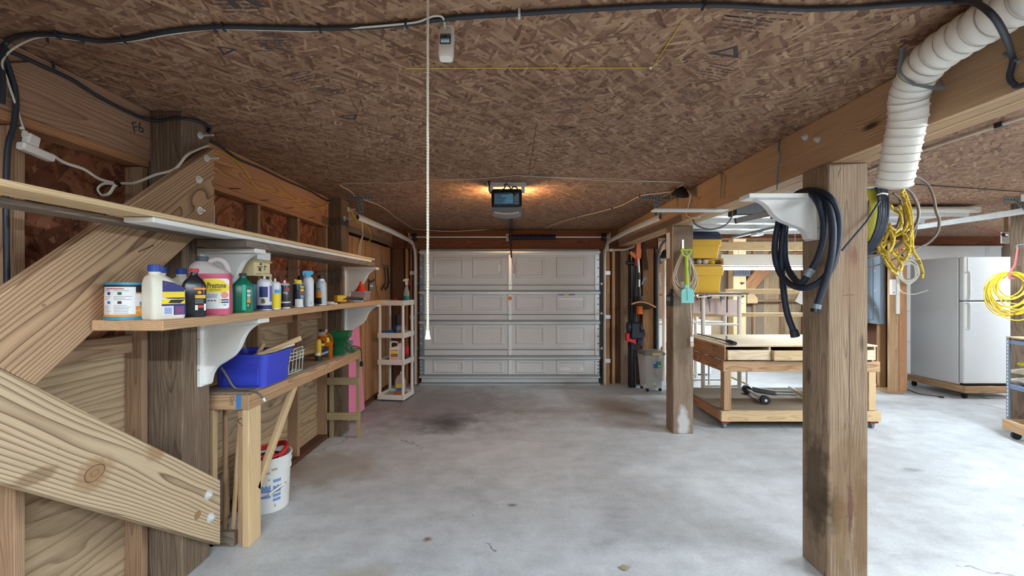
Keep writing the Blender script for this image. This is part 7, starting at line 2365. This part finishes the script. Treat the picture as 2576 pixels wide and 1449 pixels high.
t1 = tote('yellow tote with yellow lid on the grey rack board', 2.47, 2.99, 6.15, 6.53, 1.4745, .385, M_YELLOW)
t = thing('clutter_tray', 'open tray of small parts between the two yellow totes', 'tray', (2.74, 6.34, 1.8605))
part('tray', MB().box(-.25, .25, -.17, .17, 0, .012).box(-.25, .25, .158, .17, .012, .10).box(-.25, -.238, -.17, .158, .012, .10).box(.238, .25, -.17, .158, .012, .10), W_PALE, t)
random.seed(31)
for nm, x, m, s in (('crumpled_bag', -.17, plain('blue_bag', S(120, 150, 190), .5, vary=.3), .042), ('crumpled_bag', -.06, plain('clear_bag', S(206, 206, 214), .4, vary=.2), .04), ('small_ball', .03, M_PLAST, .04), ('battery_pack', .13, M_LYEL, .035), ('small_part', .21, plain('bronze_part', S(90, 80, 60), .5), .035)):
    part(nm, MB().lathe([(0, -s), (s * .8, -s * .6), (s * 1.05, 0), (s * .7, s * .7), (0, s)], 9, (x, -.08, .013 + s)), m, t)
t2 = tote('yellow tote with navy lid on top of the parts tray', 2.47, 2.96, 6.15, 6.53, 1.9615, .375, plain('navy_lid', S(24, 30, 62), .4), .70)
# fluorescent shop light in view
fl = thing('shop_light', 'lit white fluorescent shop light hung over the workbench', 'shop light', (4.05, 6.95, 1.80))
z0, z1, zt_ = P(0, 686, 6.9).z, P(0, 668, 6.9).z, P(0, 640, 6.9).z
part('housing', MB().prism([(-.06, z1), (-.05, zt_), (.05, zt_), (.06, z1)], (3.30, 6.95, 0), (0, 1, 0), (0, 0, 1), (1, 0, 0), 1.55), M_WHITE, fl, world=True)
for s in (-1, 1):
    part('tube', MB().cyl((3.33, 6.95 + s * .034, (z0 + z1) / 2 + .01), (4.82, 6.95 + s * .034, (z0 + z1) / 2 + .01), .02, n=12), emit('shop_tube_glow', TUBE_COLOR, 200.0), fl, 40, world=True)
for x in (3.302, 4.835):
    part('end_plate', MB().box(x, x + .012, 6.89, 7.01, z0 + .02, zt_), M_WHITE, fl, world=True)
part('hanging_chain', MB().cyl((3.6, 6.95, zt_), (3.6, 6.95, ZR), .004, n=6).cyl((4.5, 6.95, zt_), (4.5, 6.95, ZR), .004, n=6), M_GALV, fl, world=True)

# tools hung under the grey board
bd = thing('tool_board', 'pale pink board behind hanging hand tools', 'board', (2.95, 7.6, 1.1))
brd2('panel', (2.45, 6.60, 1.30), (3.42, 6.60, 1.24), .24, .015, (0, 0, 1), plain('pinkish_panel', S(226, 204, 200), .7), bd)
for i, (px, m, lab) in enumerate(((1762, M_BLACK, 'black pruning tool hanging under the rack board'), (1784, M_BLACK, 'black handled pointed shears under the rack board'), (1813, M_GALVD, 'curved steel blade hanging under the rack board'), (1829, M_BROWN, 'thin rusty file hanging under the rack board'))):
    Yh = 6.30
    t = thing('hand_tool', lab, 'tool', P(px, 770, Yh))
    if i == 1:
        part('handle', MB().tube(spl([P(px - 6, 742, Yh), P(px, 750, Yh), P(px + 7, 742, Yh)], 5), .018, 8), m, t, 60, world=True)
        part('blade', MB().tube([P(px, 748, Yh), P(px + 2, 785, Yh)], [.02, .004], 8), M_GALVD, t, 60, world=True)
    elif i == 2:
        part('blade', MB().tube(spl([P(px - 12, 737, Yh), P(px - 2, 740, Yh), P(px + 1, 755, Yh), P(px, 768, Yh)], 6), [.012] * 12 + [.010, .008, .006, .005, .004, .003, .002], 8), m, t, 60, world=True)
    elif i == 0:
        part('handle', MB().tube([P(px, 742, Yh), P(px + 2, 752, Yh)], .02, 8), m, t, 60, world=True)
        part('blade', MB().tube([P(px + 1, 750, Yh), P(px, 783, Yh)], .007, 6), M_GALVD, t, 60, world=True)
        part('orange_grip', MB().tube(spl([P(px - 12, 742, Yh), P(px - 8, 755, Yh), P(px - 5, 745, Yh)], 5), .01, 6), M_ORANGE, t, 60, world=True)
    else:
        part('file', MB().tube([P(px, 742, Yh), P(px, 786, Yh)], .009, 6), m, t, 60, world=True)
        part('tang', MB().tube([P(px, 737, Yh), P(px, 744, Yh)], .016, 8), plain('rust', S(150, 80, 60), .8), t, 60, world=True)
# ribbed grey plate and small fittings on the storage post
Yp = 8.24
t = thing('foot_scraper', 'grey ribbed rubber plate hung on the pale storage post', 'plate', P(1868, 695, Yp))
pixprism('plate', [(1848, 669), (1886, 669), (1888, 695), (1845, 695)], Yp - .03, .02, plain('grey_rubber', S(84, 88, 94), .6), t)
mb = MB()
for k in range(9):
    a = P(1850 + k * 4.2, 672, Yp - .034); b = P(1849 + k * 4.4, 692, Yp - .034)
    mb.tube([a, b], .007, 5)
part('rib', mb, plain('dark_rubber_rib', S(60, 62, 68), .6), t, world=True)
for py, m, lab in ((712, M_BLACK, 'black clip on the storage post under the ribbed plate'), (745, M_BLACK, 'lower black clip just above the white clip on the storage post'), (759, M_PLAST, 'small white clip on the storage post')):
    t = thing('post_clip', lab, 'clip', P(1866, py, Yp))
    part('clip', MB().box(P(1862, 0, Yp).x, P(1870, 0, Yp).x, Yp - .04, Yp - .002, P(0, py + 2, Yp).z, P(0, py - 2, Yp).z, .004).cyl(P(1866, py, Yp - .002), P(1866, py + 3, Yp - .06), .01, n=8), m, t, world=True)
t = thing('gusset_block', 'pale wooden block with clipped corner beside the storage post', 'block', P(1890, 765, 8.4))
pixprism('block', [(1880, 738), (1895, 738), (1906, 750), (1906, 763), (1880, 763)], 8.5, .09, W_PALE, t)
t = thing('white_plate', 'white perforated plate hung on the pale cross board', 'plate', P(2012, 750, 6.7))
pixprism('plate', [(2016, 728), (2024, 728), (2024, 766), (2016, 766), (2001, 758)], 6.69, .01, M_PLAST, t)
# left gap: red lidded pot, flag-like bag, lantern, white cabinet
t = thing('paint_pail', 'small white pail with red lid on the rack', 'pail', (2.62, 7.36, 1.4455))
part('pail', MB().lathe([(.075, 0), (.085, .13)], 20), M_JUG, t, 40)
part('lid', MB().lathe([(.09, .13), (.092, .15), (.07, .165), (.0, .166)], 20), M_RED, t, 40)
t = thing('green_lantern', 'dark green lantern hung beside the dark upright track', 'lantern', P(1675, 635, 6.9))
c = P(1674, 640, 6.9)
part('shade', MB().lathe([(.075, -.06), (.078, -.04), (.06, .03), (.03, .07), (.012, .075)], 18, c), plain('lantern_green', S(34, 48, 44), .5), t, 40, world=True)
part('cord', MB().cyl(c + V(0, 0, .07), c + V(0, 0, .48), .004, n=6), M_BLACK, t, world=True)
t = thing('blue_bag', 'blue printed bag hanging by the dark track', 'bag', P(1657, 655, 7.0))
pixprism('bag', [(1651, 645), (1661, 644), (1662, 664), (1655, 670), (1650, 664)], 7.0, .04, M_LBLUE, t)
pixprism('striped_cloth', [(1650, 668), (1656, 662), (1662, 662), (1658, 672), (1652, 678)], 6.99, .02, plain('striped_cloth', S(170, 120, 120), .7), t)
t = thing('wire_shelf', 'white wire shelf hung in the storage room', 'shelf', (2.6, 7.9, 1.78))
mb = MB()
for k in range(9):
    mb.cyl((2.42 + k * .09, 7.75, 1.80), (2.42 + k * .09, 8.1, 1.80), .005, n=5)
mb.cyl((2.42, 7.75, 1.80), (3.14, 7.75, 1.80), .007, n=6).cyl((2.42, 8.1, 1.80), (3.14, 8.1, 1.80), .007, n=6)
for x in (2.5, 2.62, 2.74):
    mb.tube(spl([(x, 7.75, 1.8), (x, 7.74, 1.70), (x + .01, 7.73, 1.60), (x, 7.70, 1.58)], 4), .006, 5)
part('wire', mb, M_PLAST, t, world=True)
t = thing('orange_crate', 'orange wooden crate on the wire shelf', 'crate', (2.75, 7.9, 1.807))
brd('crate_side', 2.58, 2.95, 7.78, 7.80, 1.807, 2.02, W_FIR, t)
brd('crate_side', 2.58, 2.95, 8.03, 8.05, 1.807, 2.02, W_FIR, t)
brd('crate_end', 2.58, 2.60, 7.801, 8.029, 1.807, 2.02, W_FIR, t)
brd('crate_end', 2.93, 2.95, 7.801, 8.029, 1.807, 2.02, W_FIR, t)
brd('crate_floor', 2.60, 2.93, 7.801, 8.029, 1.807, 1.82, W_FIR, t)
t = thing('white_cabinet', 'low white chest standing behind the rack', 'chest', (2.95, 8.0, 0))
part('body', MB().box(2.42, 3.5, 7.68, 8.24, .03, .90, .01), M_FRIDGE, t, world=True)
part('lid', MB().box(2.41, 3.51, 7.665, 8.25, .905, .96, .012), M_FRIDGE, t, world=True)
t = thing('red_dustpan', 'red scoop lying behind the clear bin', 'scoop', P(1675, 880, 6.75))
pixprism('scoop', [(1664, 880), (1684, 858), (1690, 858), (1690, 882)], 7.28, .08, M_RED, t)
part('rail', MB().tube([P(1664, 872, 7.28), P(1690, 880, 7.28)], .012, 6), M_GALVD, t, world=True)
# folding stand seen below the workbench
t = thing('folding_stand', 'thin folding stand on the bright floor behind the workbench', 'stand', (3.6, 6.7, 0))
part('leg', MB().tube([V(P(1878, 0, 6.6).x, 6.6, 0.0), V(P(1878, 0, 6.6).x, 6.6, .8)], .014, 8), M_GALV, t, 60, world=True)
part('leg', MB().tube([V(P(1783, 0, 6.6).x, 6.6, 0.0), V(P(1783, 0, 6.6).x, 6.6, .8)], .014, 8), M_GALV, t, 60, world=True)
part('diagonal_bar', MB().tube([P(1840, 949, 6.62), P(1878, 966, 6.62), P(1882, 968, 6.62)], .016, 6), M_TAN, t, 60, world=True)
part('top_bar', MB().tube([V(P(1783, 0, 6.6).x, 6.6, .8), V(P(1878, 0, 6.6).x, 6.6, .8)], .014, 8), M_GALV, t, 60, world=True)

# ------------------------------------------------------------------ ceiling: sensor, cords, cables, stamps
t = thing('pull_cord', 'white pull cord with bell shaped handle hanging from the ceiling', 'cord', P(1076, 853, 1.30))
Yc_ = 1.30
x = P(1076, 0, Yc_).x
mb = MB()
pts = [V(x + .0006 * math.sin(k * .9), Yc_ + .0006 * math.cos(k * 1.3), CEIL - (CEIL - P(0, 832, Yc_).z) * k / 60) for k in range(61)]
part('cord', mb.tube(pts, .0030, 8), plain('cotton_cord', S(212, 206, 190), .8, vary=.08, nscale=200, bump=.5), t, 60, world=True)
for k in range(2):
    ph = k * PI
    part('strand', MB().tube([V(x + .0024 * math.cos(k2 * .9 + ph), Yc_ + .0024 * math.sin(k2 * .9 + ph), CEIL - (CEIL - P(0, 832, Yc_).z) * k2 / 420) for k2 in range(421)], .0019, 5), plain('cotton_cord', S(238, 234, 222)), t, 60, world=True)
zt_, zb_ = P(0, 831, Yc_).z, P(0, 853, Yc_).z
part('bell_handle', MB().lathe([(.002, zt_), (.0055, zt_ - .001), (.0058, zt_ - .012), (.0065, zt_ - .014), (.0090, zb_ + .002), (.0090, zb_), (.0, zb_)][::-1], 18, (x, Yc_, 0)), M_PLAST, t, 40, world=True)

t = thing('motion_sensor', 'white motion sensor with dark lens on the ceiling', 'sensor', P(1123, 153, 1.55))
c = P(1123, 112, 1.55)
Rm = Matrix.Rotation(math.radians(-14), 4, 'X')
def sm(mb): return mb.moved(Matrix.Translation(c) @ Rm)
part('case', sm(MB().loft([rrect(0, 0, -.062, .042, .03, .008), rrect(0, 0, -.056, .048, .042, .01), rrect(0, 0, -.03, .052, .048, .012), rrect(0, 0, .045, .053, .05, .012), rrect(0, .004, .06, .046, .04, .012)])), M_PLAST, t, 40, world=True)
part('lens_frame', sm(MB().box(-.019, .019, -.0262, -.022, -.022, .022, .004)), plain('slate_frame', S(70, 84, 92), .3), t, 40, world=True)
part('lens', sm(MB().cyl((-.015, -.0235, -.008), (.015, -.0235, -.008), .0085, n=14)), plain('lens_grey', S(176, 196, 204), .2), t, 40, world=True)
part('lens_eye', sm(MB().cyl((0, -.0262, .011), (0, -.028, .011), .005, n=12)), M_BLACK, t, 40, world=True)
part('mount_ring', sm(MB().lathe([(.024, .060), (.026, .066), (.026, .074), (.0, .074)], 18, (0, .004, 0))), M_PLAST, t, 40, world=True)
part('stem', MB().cyl(c + V(0, .0, .06), V(c.x, c.y + .01, CEIL), .008, n=10), M_PLAST, t, 40, world=True)

# main conduit across the ceiling
cz = CEIL - .012
ceil_pts = [(48, 91), (90, 87), (140, 88), (205, 97), (258, 103), (325, 97), (430, 78), (545, 68), (660, 69), (800, 72), (920, 68), (1020, 60), (1090, 51), (1180, 42), (1300, 35), (1420, 27), (1560, 19), (1700, 13), (1820, 13), (2000, 22), (2130, 20), (2280, 10), (2400, 4)]
q = [PZ(px, py, cz) for px, py in ceil_pts]
tail = [P(2450, 6, 1.28), P(2500, 42, 1.20), P(2532, 98, 1.28), PX(2546, 140, 1.645), PX(2548, 155, 1.672), PX(2540, 192, 1.672), PX(2552, 212, 1.672), PX(2580, 213, 1.672), V(1.672, 1.2, 2.18)]
tail[0].z = min(tail[0].z, cz)
head = [PX(6, 260, -1.885), PX(8, 190, -1.885), PX(6, 132, -1.885), PX(18, 105, -1.875)]
t = thing('ceiling_cable', 'long dark cable stapled across the whole ceiling', 'cable', (0, 1.5, cz - .03))
part('cable', MB().tube(spl(head + q + tail, 6), .0085, 10), M_CABLE, t, 60, world=True)
part('wall_drop', MB().tube(spl([PX(6, 132, -1.885), PX(25, 180, -1.887), PX(40, 240, -1.887), PX(36, 310, -1.887), PX(20, 370, -1.887), PX(15, 480, -1.887), PX(16, 600, -1.887), PX(18, 760, -1.887)], 6), .009, 8), M_CABLE, t, 60, world=True)
for px, py in ((145, 88), (203, 96), (312, 99), (540, 69), (562, 68), (804, 71), (1022, 60), (1306, 35), (1770, 13)):
    p = PZ(px, py, cz)
    part('staple', MB().box(p.x - .004, p.x + .004, p.y - .014, p.y + .014, cz - .012, CEIL, .002), M_CABLE if px != 1306 else M_GALV, t, world=True)
part('strap_end', MB().cyl(PX(2525, 135, 1.68), PX(2563, 156, 1.668), .005, n=8), M_GALVD, t, world=True)
t = thing('white_ceiling_wire', 'thin white wire following the dark ceiling cable to the sensor', 'wire', PZ(500, 80, cz))
q = [PX(60, 328, -1.885), PX(40, 265, -1.885), PX(18, 200, -1.88), PX(6, 155, -1.88), PX(40, 118, -1.86)]
q += [PZ(px, py, cz - .004) for px, py in ((108, 92), (200, 101), (310, 105), (440, 84), (545, 73), (700, 76), (800, 77), (960, 65), (1045, 56), (1075, 46), (1095, 40), (1115, 46))]
q += [V(P(1119, 0, 1.55).x, 1.56, CEIL - .02)]
part('wire', MB().tube(spl(q, 6), .0036, 6), M_CORDW, t, 60, world=True)
t = thing('beam_cable', 'dark cable sagging along the fir wall beams under the ceiling', 'cable', PX(300, 260, -1.88))
q = [PX(px, py, -1.885) for px, py in ((8, 122), (55, 142), (110, 168), (180, 200), (240, 238), (310, 275), (360, 297))] + [P(398, 304, 2.28), P(430, 298, 2.285), P(456, 298, 2.29)] + [PX(480, 301, -1.722), PX(505, 308, -1.722), PX(527, 320, -1.722), PX(524, 333, -1.72)]
part('cable', MB().tube(spl(q, 6), .0085, 8), M_CABLE, t, 60, world=True)
q = [PX(px, py, -1.885) for px, py in ((524, 352), (560, 372), (600, 400), (660, 425), (720, 454), (780, 480), (820, 503), (840, 504))]
part('cable', MB().tube(spl(q, 6), .008, 8), M_CABLE, t, 60, world=True)
part('tie', MB().tube(spl([PZ(118, 92, cz), PX(126, 130, -1.87), PX(136, 172, -1.88)], 6), .005, 6), M_CABLE, t, 60, world=True)
part('nail', MB().cyl(PX(8, 158, -1.88), PX(78, 154, -1.895), .003, n=6), M_BROWN, t, world=True)
t = thing('extension_cord', 'white extension cord with socket block and tied loop by the brace', 'extension cord', PX(95, 380, -1.86))
a = PX(88, 350, -1.86)
part('plug', MB().cyl(PX(62, 330, -1.875), PX(66, 343, -1.87), .008, .014, n=10), M_PLAST, t, 40, world=True)
Rb = Matrix.Translation(PX(77, 360, -1.87)) @ Matrix.Rotation(math.radians(-12), 4, 'X')
part('plug_block', MB().box(-.016, .016, -.022, .022, -.034, .034, .006, M=Rb), M_PLAST, t, world=True)
Rb = Matrix.Translation(PX(93, 383, -1.865)) @ Matrix.Rotation(math.radians(-9), 4, 'X')
part('socket_block', MB().box(-.018, .018, -.062, .058, -.015, .015, .006, M=Rb), M_PLAST, t, world=True)
q = [PX(130, 389, -1.865), PX(165, 410, -1.865), PX(210, 425, -1.86), PX(250, 450, -1.86), PX(290, 462, -1.855), PX(262, 462, -1.855), PX(246, 475, -1.85), PX(256, 490, -1.85), PX(275, 487, -1.85), PX(295, 463, -1.845), PX(340, 460, -1.84), PX(390, 440, -1.80), PX(440, 425, -1.73), PX(470, 390, -1.70), PX(500, 375, -1.70), PX(524, 366, -1.70)]
part('cord', MB().tube(spl(q, 6), .0065, 8, flat=.6), M_CORDW, t, 60, world=True)
part('twist_tie', MB().cyl(PX(292, 458, -1.853), PX(298, 466, -1.84), .012, n=8), M_BLACK, t, world=True)
part('cable_clip', MB().cyl(PX(50, 322, -1.89), PX(62, 322, -1.88), .006, n=8), M_PLAST, t, world=True)

t = thing('beam_string', 'slack yellow string along the orange fir beam', 'string', PX(700, 470, -1.89))
q = [PX(px, py, -1.892) for px, py in ((542, 380), (560, 385), (590, 402), (620, 435), (645, 472), (690, 482), (730, 497), (765, 520), (785, 526), (815, 518), (832, 505), (846, 503))]
part('string', MB().tube(spl(q, 6), .0035, 6), M_CORDY, t, 60, world=True)
t = thing('ceiling_string', 'tight yellow string pinned in an angle on the ceiling', 'string', PZ(1400, 170, CEIL - .01))
part('string', MB().tube([PZ(1020, 172, CEIL - .004), PZ(1330, 171, CEIL - .005), PZ(1636, 171, CEIL - .005), PZ(1640, 172, CEIL - .005), PZ(1718, 52, CEIL - .004)], .0018, 6), M_CORDY, t, 60, world=True)
part('pin', MB().cyl(PZ(1637, 171, CEIL), PZ(1637, 171, CEIL - .012), .006, n=10), M_PLAST, t, world=True)
t = thing('opener_wire', 'thin pale control wires from the opener to both tracks', 'wire', PZ(1300, 445, CEIL - .01))
zc = CEIL - .008
part('wire', MB().tube(spl([PZ(px, py, zc) for px, py in ((1300, 441), (1200, 450), (1075, 452), (1000, 460), (930, 460), (856, 463), (880, 480), (895, 495))], 5), .003, 6), M_CORDB, t, 60, world=True)
part('wire', MB().tube(spl([PZ(px, py, zc) for px, py in ((895, 495), (960, 520), (1000, 550), (1040, 576))], 5), .003, 6), M_CORDB, t, 60, world=True)
part('wire', MB().tube(spl([PZ(px, py, zc) for px, py in ((1300, 441), (1330, 443), (1400, 446), (1550, 450), (1630, 455), (1715, 458), (1700, 475), (1660, 500))], 5), .003, 6), M_CORDB, t, 60, world=True)
part('wire', MB().tube(spl([PZ(px, py, zc - .003) for px, py in ((1310, 442), (1450, 450), (1580, 457), (1650, 457), (1712, 460))], 5), .0025, 6), M_CORDW, t, 60, world=True)
part('wire', MB().tube(spl([PZ(1302, 441, zc), P(1290, 450, 3.8), P(1278, 462, 3.79), P(1285, 470, 3.79)], 5), .0025, 6), M_CORDW, t, 60, world=True)
t = thing('light_cable', 'cream cable draped from the beam corner across the ceiling towards the overhead door', 'cable', PZ(1600, 490, CEIL - .02))
q = [PZ(px, py, CEIL - .012) for px, py in ((1372, 574), (1405, 560), (1450, 547), (1500, 535), (1560, 518), (1610, 493), (1650, 487), (1690, 482))]
part('cable', MB().tube(spl(q, 6), .006, 8), M_CORDB, t, 60, world=True)
q = [PX(1690, 482, 1.66), PX(1715, 477, 1.665), PX(1737, 484, 1.668), PX(1733, 515, 1.672), PX(1727, 540, 1.672), PX(1745, 548, 1.672), PX(1760, 546, 1.672)]
part('cable', MB().tube(spl(q, 6), .006, 8), M_CORDW, t, 60, world=True)
for px, py in ((1450, 547), (1540, 524), (1610, 493)):
    p = PZ(px, py, CEIL - .012)
    part('staple', MB().box(p.x - .01, p.x + .01, p.y - .006, p.y + .006, CEIL - .022, CEIL), M_BLACK, t, world=True)
t = thing('spot_lamp', 'small dark lamp with clear front clamped at the beam corner', 'lamp', P(1710, 490, 3.9))
c = P(1712, 484, 4.05)
part('shade', MB().lathe([(.02, .05), (.05, .03), (.075, -.01), (.078, -.03), (.07, -.03), (.045, .02), (.0, .03)], 20, c, Matrix.Rotation(.5, 4, 'X')), M_BLACK, t, 50, world=True)
part('front', MB().lathe([(.0, -.02), (.05, -.018), (.068, -.02)], 20, c, Matrix.Rotation(.5, 4, 'X')), plain('lamp_front', S(170, 176, 176), .2), t, 50, world=True)
part('clamp', MB().box(c.x - .02, c.x + .02, c.y - .02, c.y + .02, c.z + .03, CEIL, .003), M_BLACK, t, world=True)
t = thing('header_wire', 'thin pale wire along the ceiling above the torsion bar', 'wire', P(1150, 580, 6.8))
part('wire', MB().tube(spl([P(1030, 575, 6.9), P(1060, 578, 6.9), P(1130, 582, 6.9), P(1180, 580, 6.92), P(1230, 577, 6.95)], 5), .006, 6), M_CORDB, t, 60, world=True)
# pvc conduit on the right bay ceiling
t = thing('white_conduit', 'slim white conduit on the ceiling of the open bay', 'conduit', (3.0, 2.5, CEIL - .02))
part('conduit', MB().tube([PZ(2180, 431, CEIL - .014), PZ(2320, 378, CEIL - .014), PZ(2600, 286, CEIL - .014)], .011, 8), plain('aged_pvc', S(200, 188, 176)), t, 60, world=True)
p = PZ(2517, 314, CEIL - .014)
part('coupling', MB().box(p.x - .02, p.x + .02, p.y - .02, p.y + .02, CEIL - .03, CEIL, .003), M_BLACK, t, world=True)
t = thing('bay_wire', 'thin dark wire across the ceiling of the open bay', 'wire', (4.0, 3.5, CEIL - .01))
part('wire', MB().tube([PZ(2276, 462, CEIL - .006), PZ(2330, 466, CEIL - .006), PZ(2480, 476, CEIL - .006), PZ(2590, 484, CEIL - .006)], .004, 6), M_BLACK, t, 60, world=True)
hanger('perforated steel hanger over the raised door track by the outlet', 5.05, 5.45, 4.5, 5.3)

# grade stamps printed on the ceiling sheets (flat print)
def stampM(px, py, ang=0.0, flip=False):
    o = PZ(px, py, CEIL - .0006)
    r = V(math.cos(ang), math.sin(ang), 0)
    u = V(-math.sin(ang), math.cos(ang), 0)
    # printed on the underside: seen from below
    if not flip:
        u = V(math.sin(ang), -math.cos(ang), 0)
    M = Matrix((r, u, V(0, 0, -1))).transposed().to_4x4()
    M.translation = o
    return M


text('R', .20, M_STAMP, ceiling, stampM(592, -14, 0.0, False), name='stamp_letter', ext=.0002, bold=.004, world=True)
for px, py, s, sc_ in ((622, 32, 0, .1), (628, 44, 0, .1), (690, 110, 0, .1)):
    pass


def lines(px, py, w_, n, gap, ang, seed):
    random.seed(seed)
    mb = MB()
    M = stampM(px, py, ang)
    for k in range(n):
        x0 = -w_ / 2 + random.uniform(0, .2) * w_
        while x0 < w_ / 2 - .01:
            x1 = min(x0 + random.uniform(.012, .05), w_ / 2)
            hh = random.uniform(.0018, .0042)
            mb.add([M @ Vector(v) for v in ((x0, k * gap - hh, 0), (x1, k * gap - hh, 0), (x1, k * gap + hh, 0), (x0, k * gap + hh, 0))], [(0, 1, 2, 3)])
            x0 = x1 + random.uniform(.004, .012)
    part('stamp_line', mb, M_STAMP, ceiling, world=True)


for a in ((608, 30, .14, 4, .02, 0, 1), (690, 92, .15, 2, .016, .1, 2), (700, 128, .14, 5, .018, 0, 3), (770, 200, .13, 4, .02, -.4, 4), (835, 238, .14, 5, .02, -.3, 5), (1900, 45, .3, 3, .03, .1, 6), (1850, 75, .2, 4, .022, .2, 7), (1770, 195, .15, 6, .022, .3, 8), (1735, 245, .10, 5, .02, .3, 9), (1450, 252, .17, 2, .02, 0, 10), (1432, 283, .12, 3, .02, .05, 11), (1425, 335, .10, 5, .024, .05, 12), (1392, 398, .08, 4, .04, 0, 13), (1640, 350, .07, 2, .02, .2, 14)):
    lines(*a)
text('APA', .042, M_STAMP, ceiling, stampM(690, 108, 0.0, False), name='stamp_letter', ext=.0002, world=True)


def tri(px, py, s, ang, flip=1):
    M = stampM(px, py, ang)
    mb = MB()
    a = [(-s, -s * .45 * flip, 0), (s, -s * .45 * flip, 0), (0, s * .6 * flip, 0)]
    b = [(-s * .5, -s * .25 * flip, 0), (s * .5, -s * .25 * flip, 0), (0, s * .28 * flip, 0)]
    mb.add([M @ Vector(v) for v in a + b], [(0, 1, 4, 3), (1, 2, 5, 4), (2, 0, 3, 5)])
    part('stamp_arrow', mb, M_STAMP, ceiling, world=True)


tri(1834, 130, .075, .25, 1)
tri(882, 295, .07, -.3, -1)
tri(1423, 322, .06, .05, -1)
tri(565, 125, .05, -.5, 1)
text('G', .05, M_STAMP, ceiling, stampM(1742, 262, .3, False), name='stamp_letter', ext=.0002, world=True)

# leaf on the floor, dry bits
t = thing('dry_leaf', 'small dry brown leaf lying on the concrete', 'leaf', PZ(1571, 1428, 0))
c = PZ(1571, 1428, .003)
random.seed(4)
poly = [(.030 * math.cos(a) * (1 + .25 * math.sin(5 * a)), .020 * math.sin(a) * (1 + .25 * math.cos(4 * a))) for a in [2 * PI * k / 18 for k in range(18)]]
part('blade', MB().prism(poly, c, (1, 0, 0), (0, 1, 0), (0, 0, 1), .003), plain('dry_leaf', S(150, 138, 116), .8, vary=.4, nscale=80), t, world=True)

# ------------------------------------------------------------------ unseen fluorescent fixtures, added to light the bays
fluoro('unseen added fluorescent fixture with reflector over the open end of the shelf bay', (-.3, -.8, CEIL - .13), 2.44, 0.0, TUBE_POWER)
fluoro('unseen added long bare tube fixture along the open bay', (3.6, .9, CEIL - .13), 2.44, PI / 2, TUBE_POWER * 1.1, bare=True)
fluoro('unseen added short reflector fixture beside the steel cart', (4.75, 3.4, CEIL - .13), 1.22, PI / 2, TUBE_POWER * 1.5)
fluoro('unseen added bare tube fixture beside the refrigerator', (7.9, 5.6, CEIL - .13), 1.22, PI / 2, TUBE_POWER * 1.2, bare=True)

# punched holes, printed lines and slots are too small to pick apart one by one
for o in bpy.data.objects:
    if o.parent is not None and o.name.split('.')[0] in ('hole', 'slot', 'printed_line', 'barcode', 'stamp_line', 'pictogram', 'grip_rib', 'lens_rib', 'printed_panel', 'mud_smear', 'rib', 'debris_tuft'):
        o['kind'] = 'stuff'
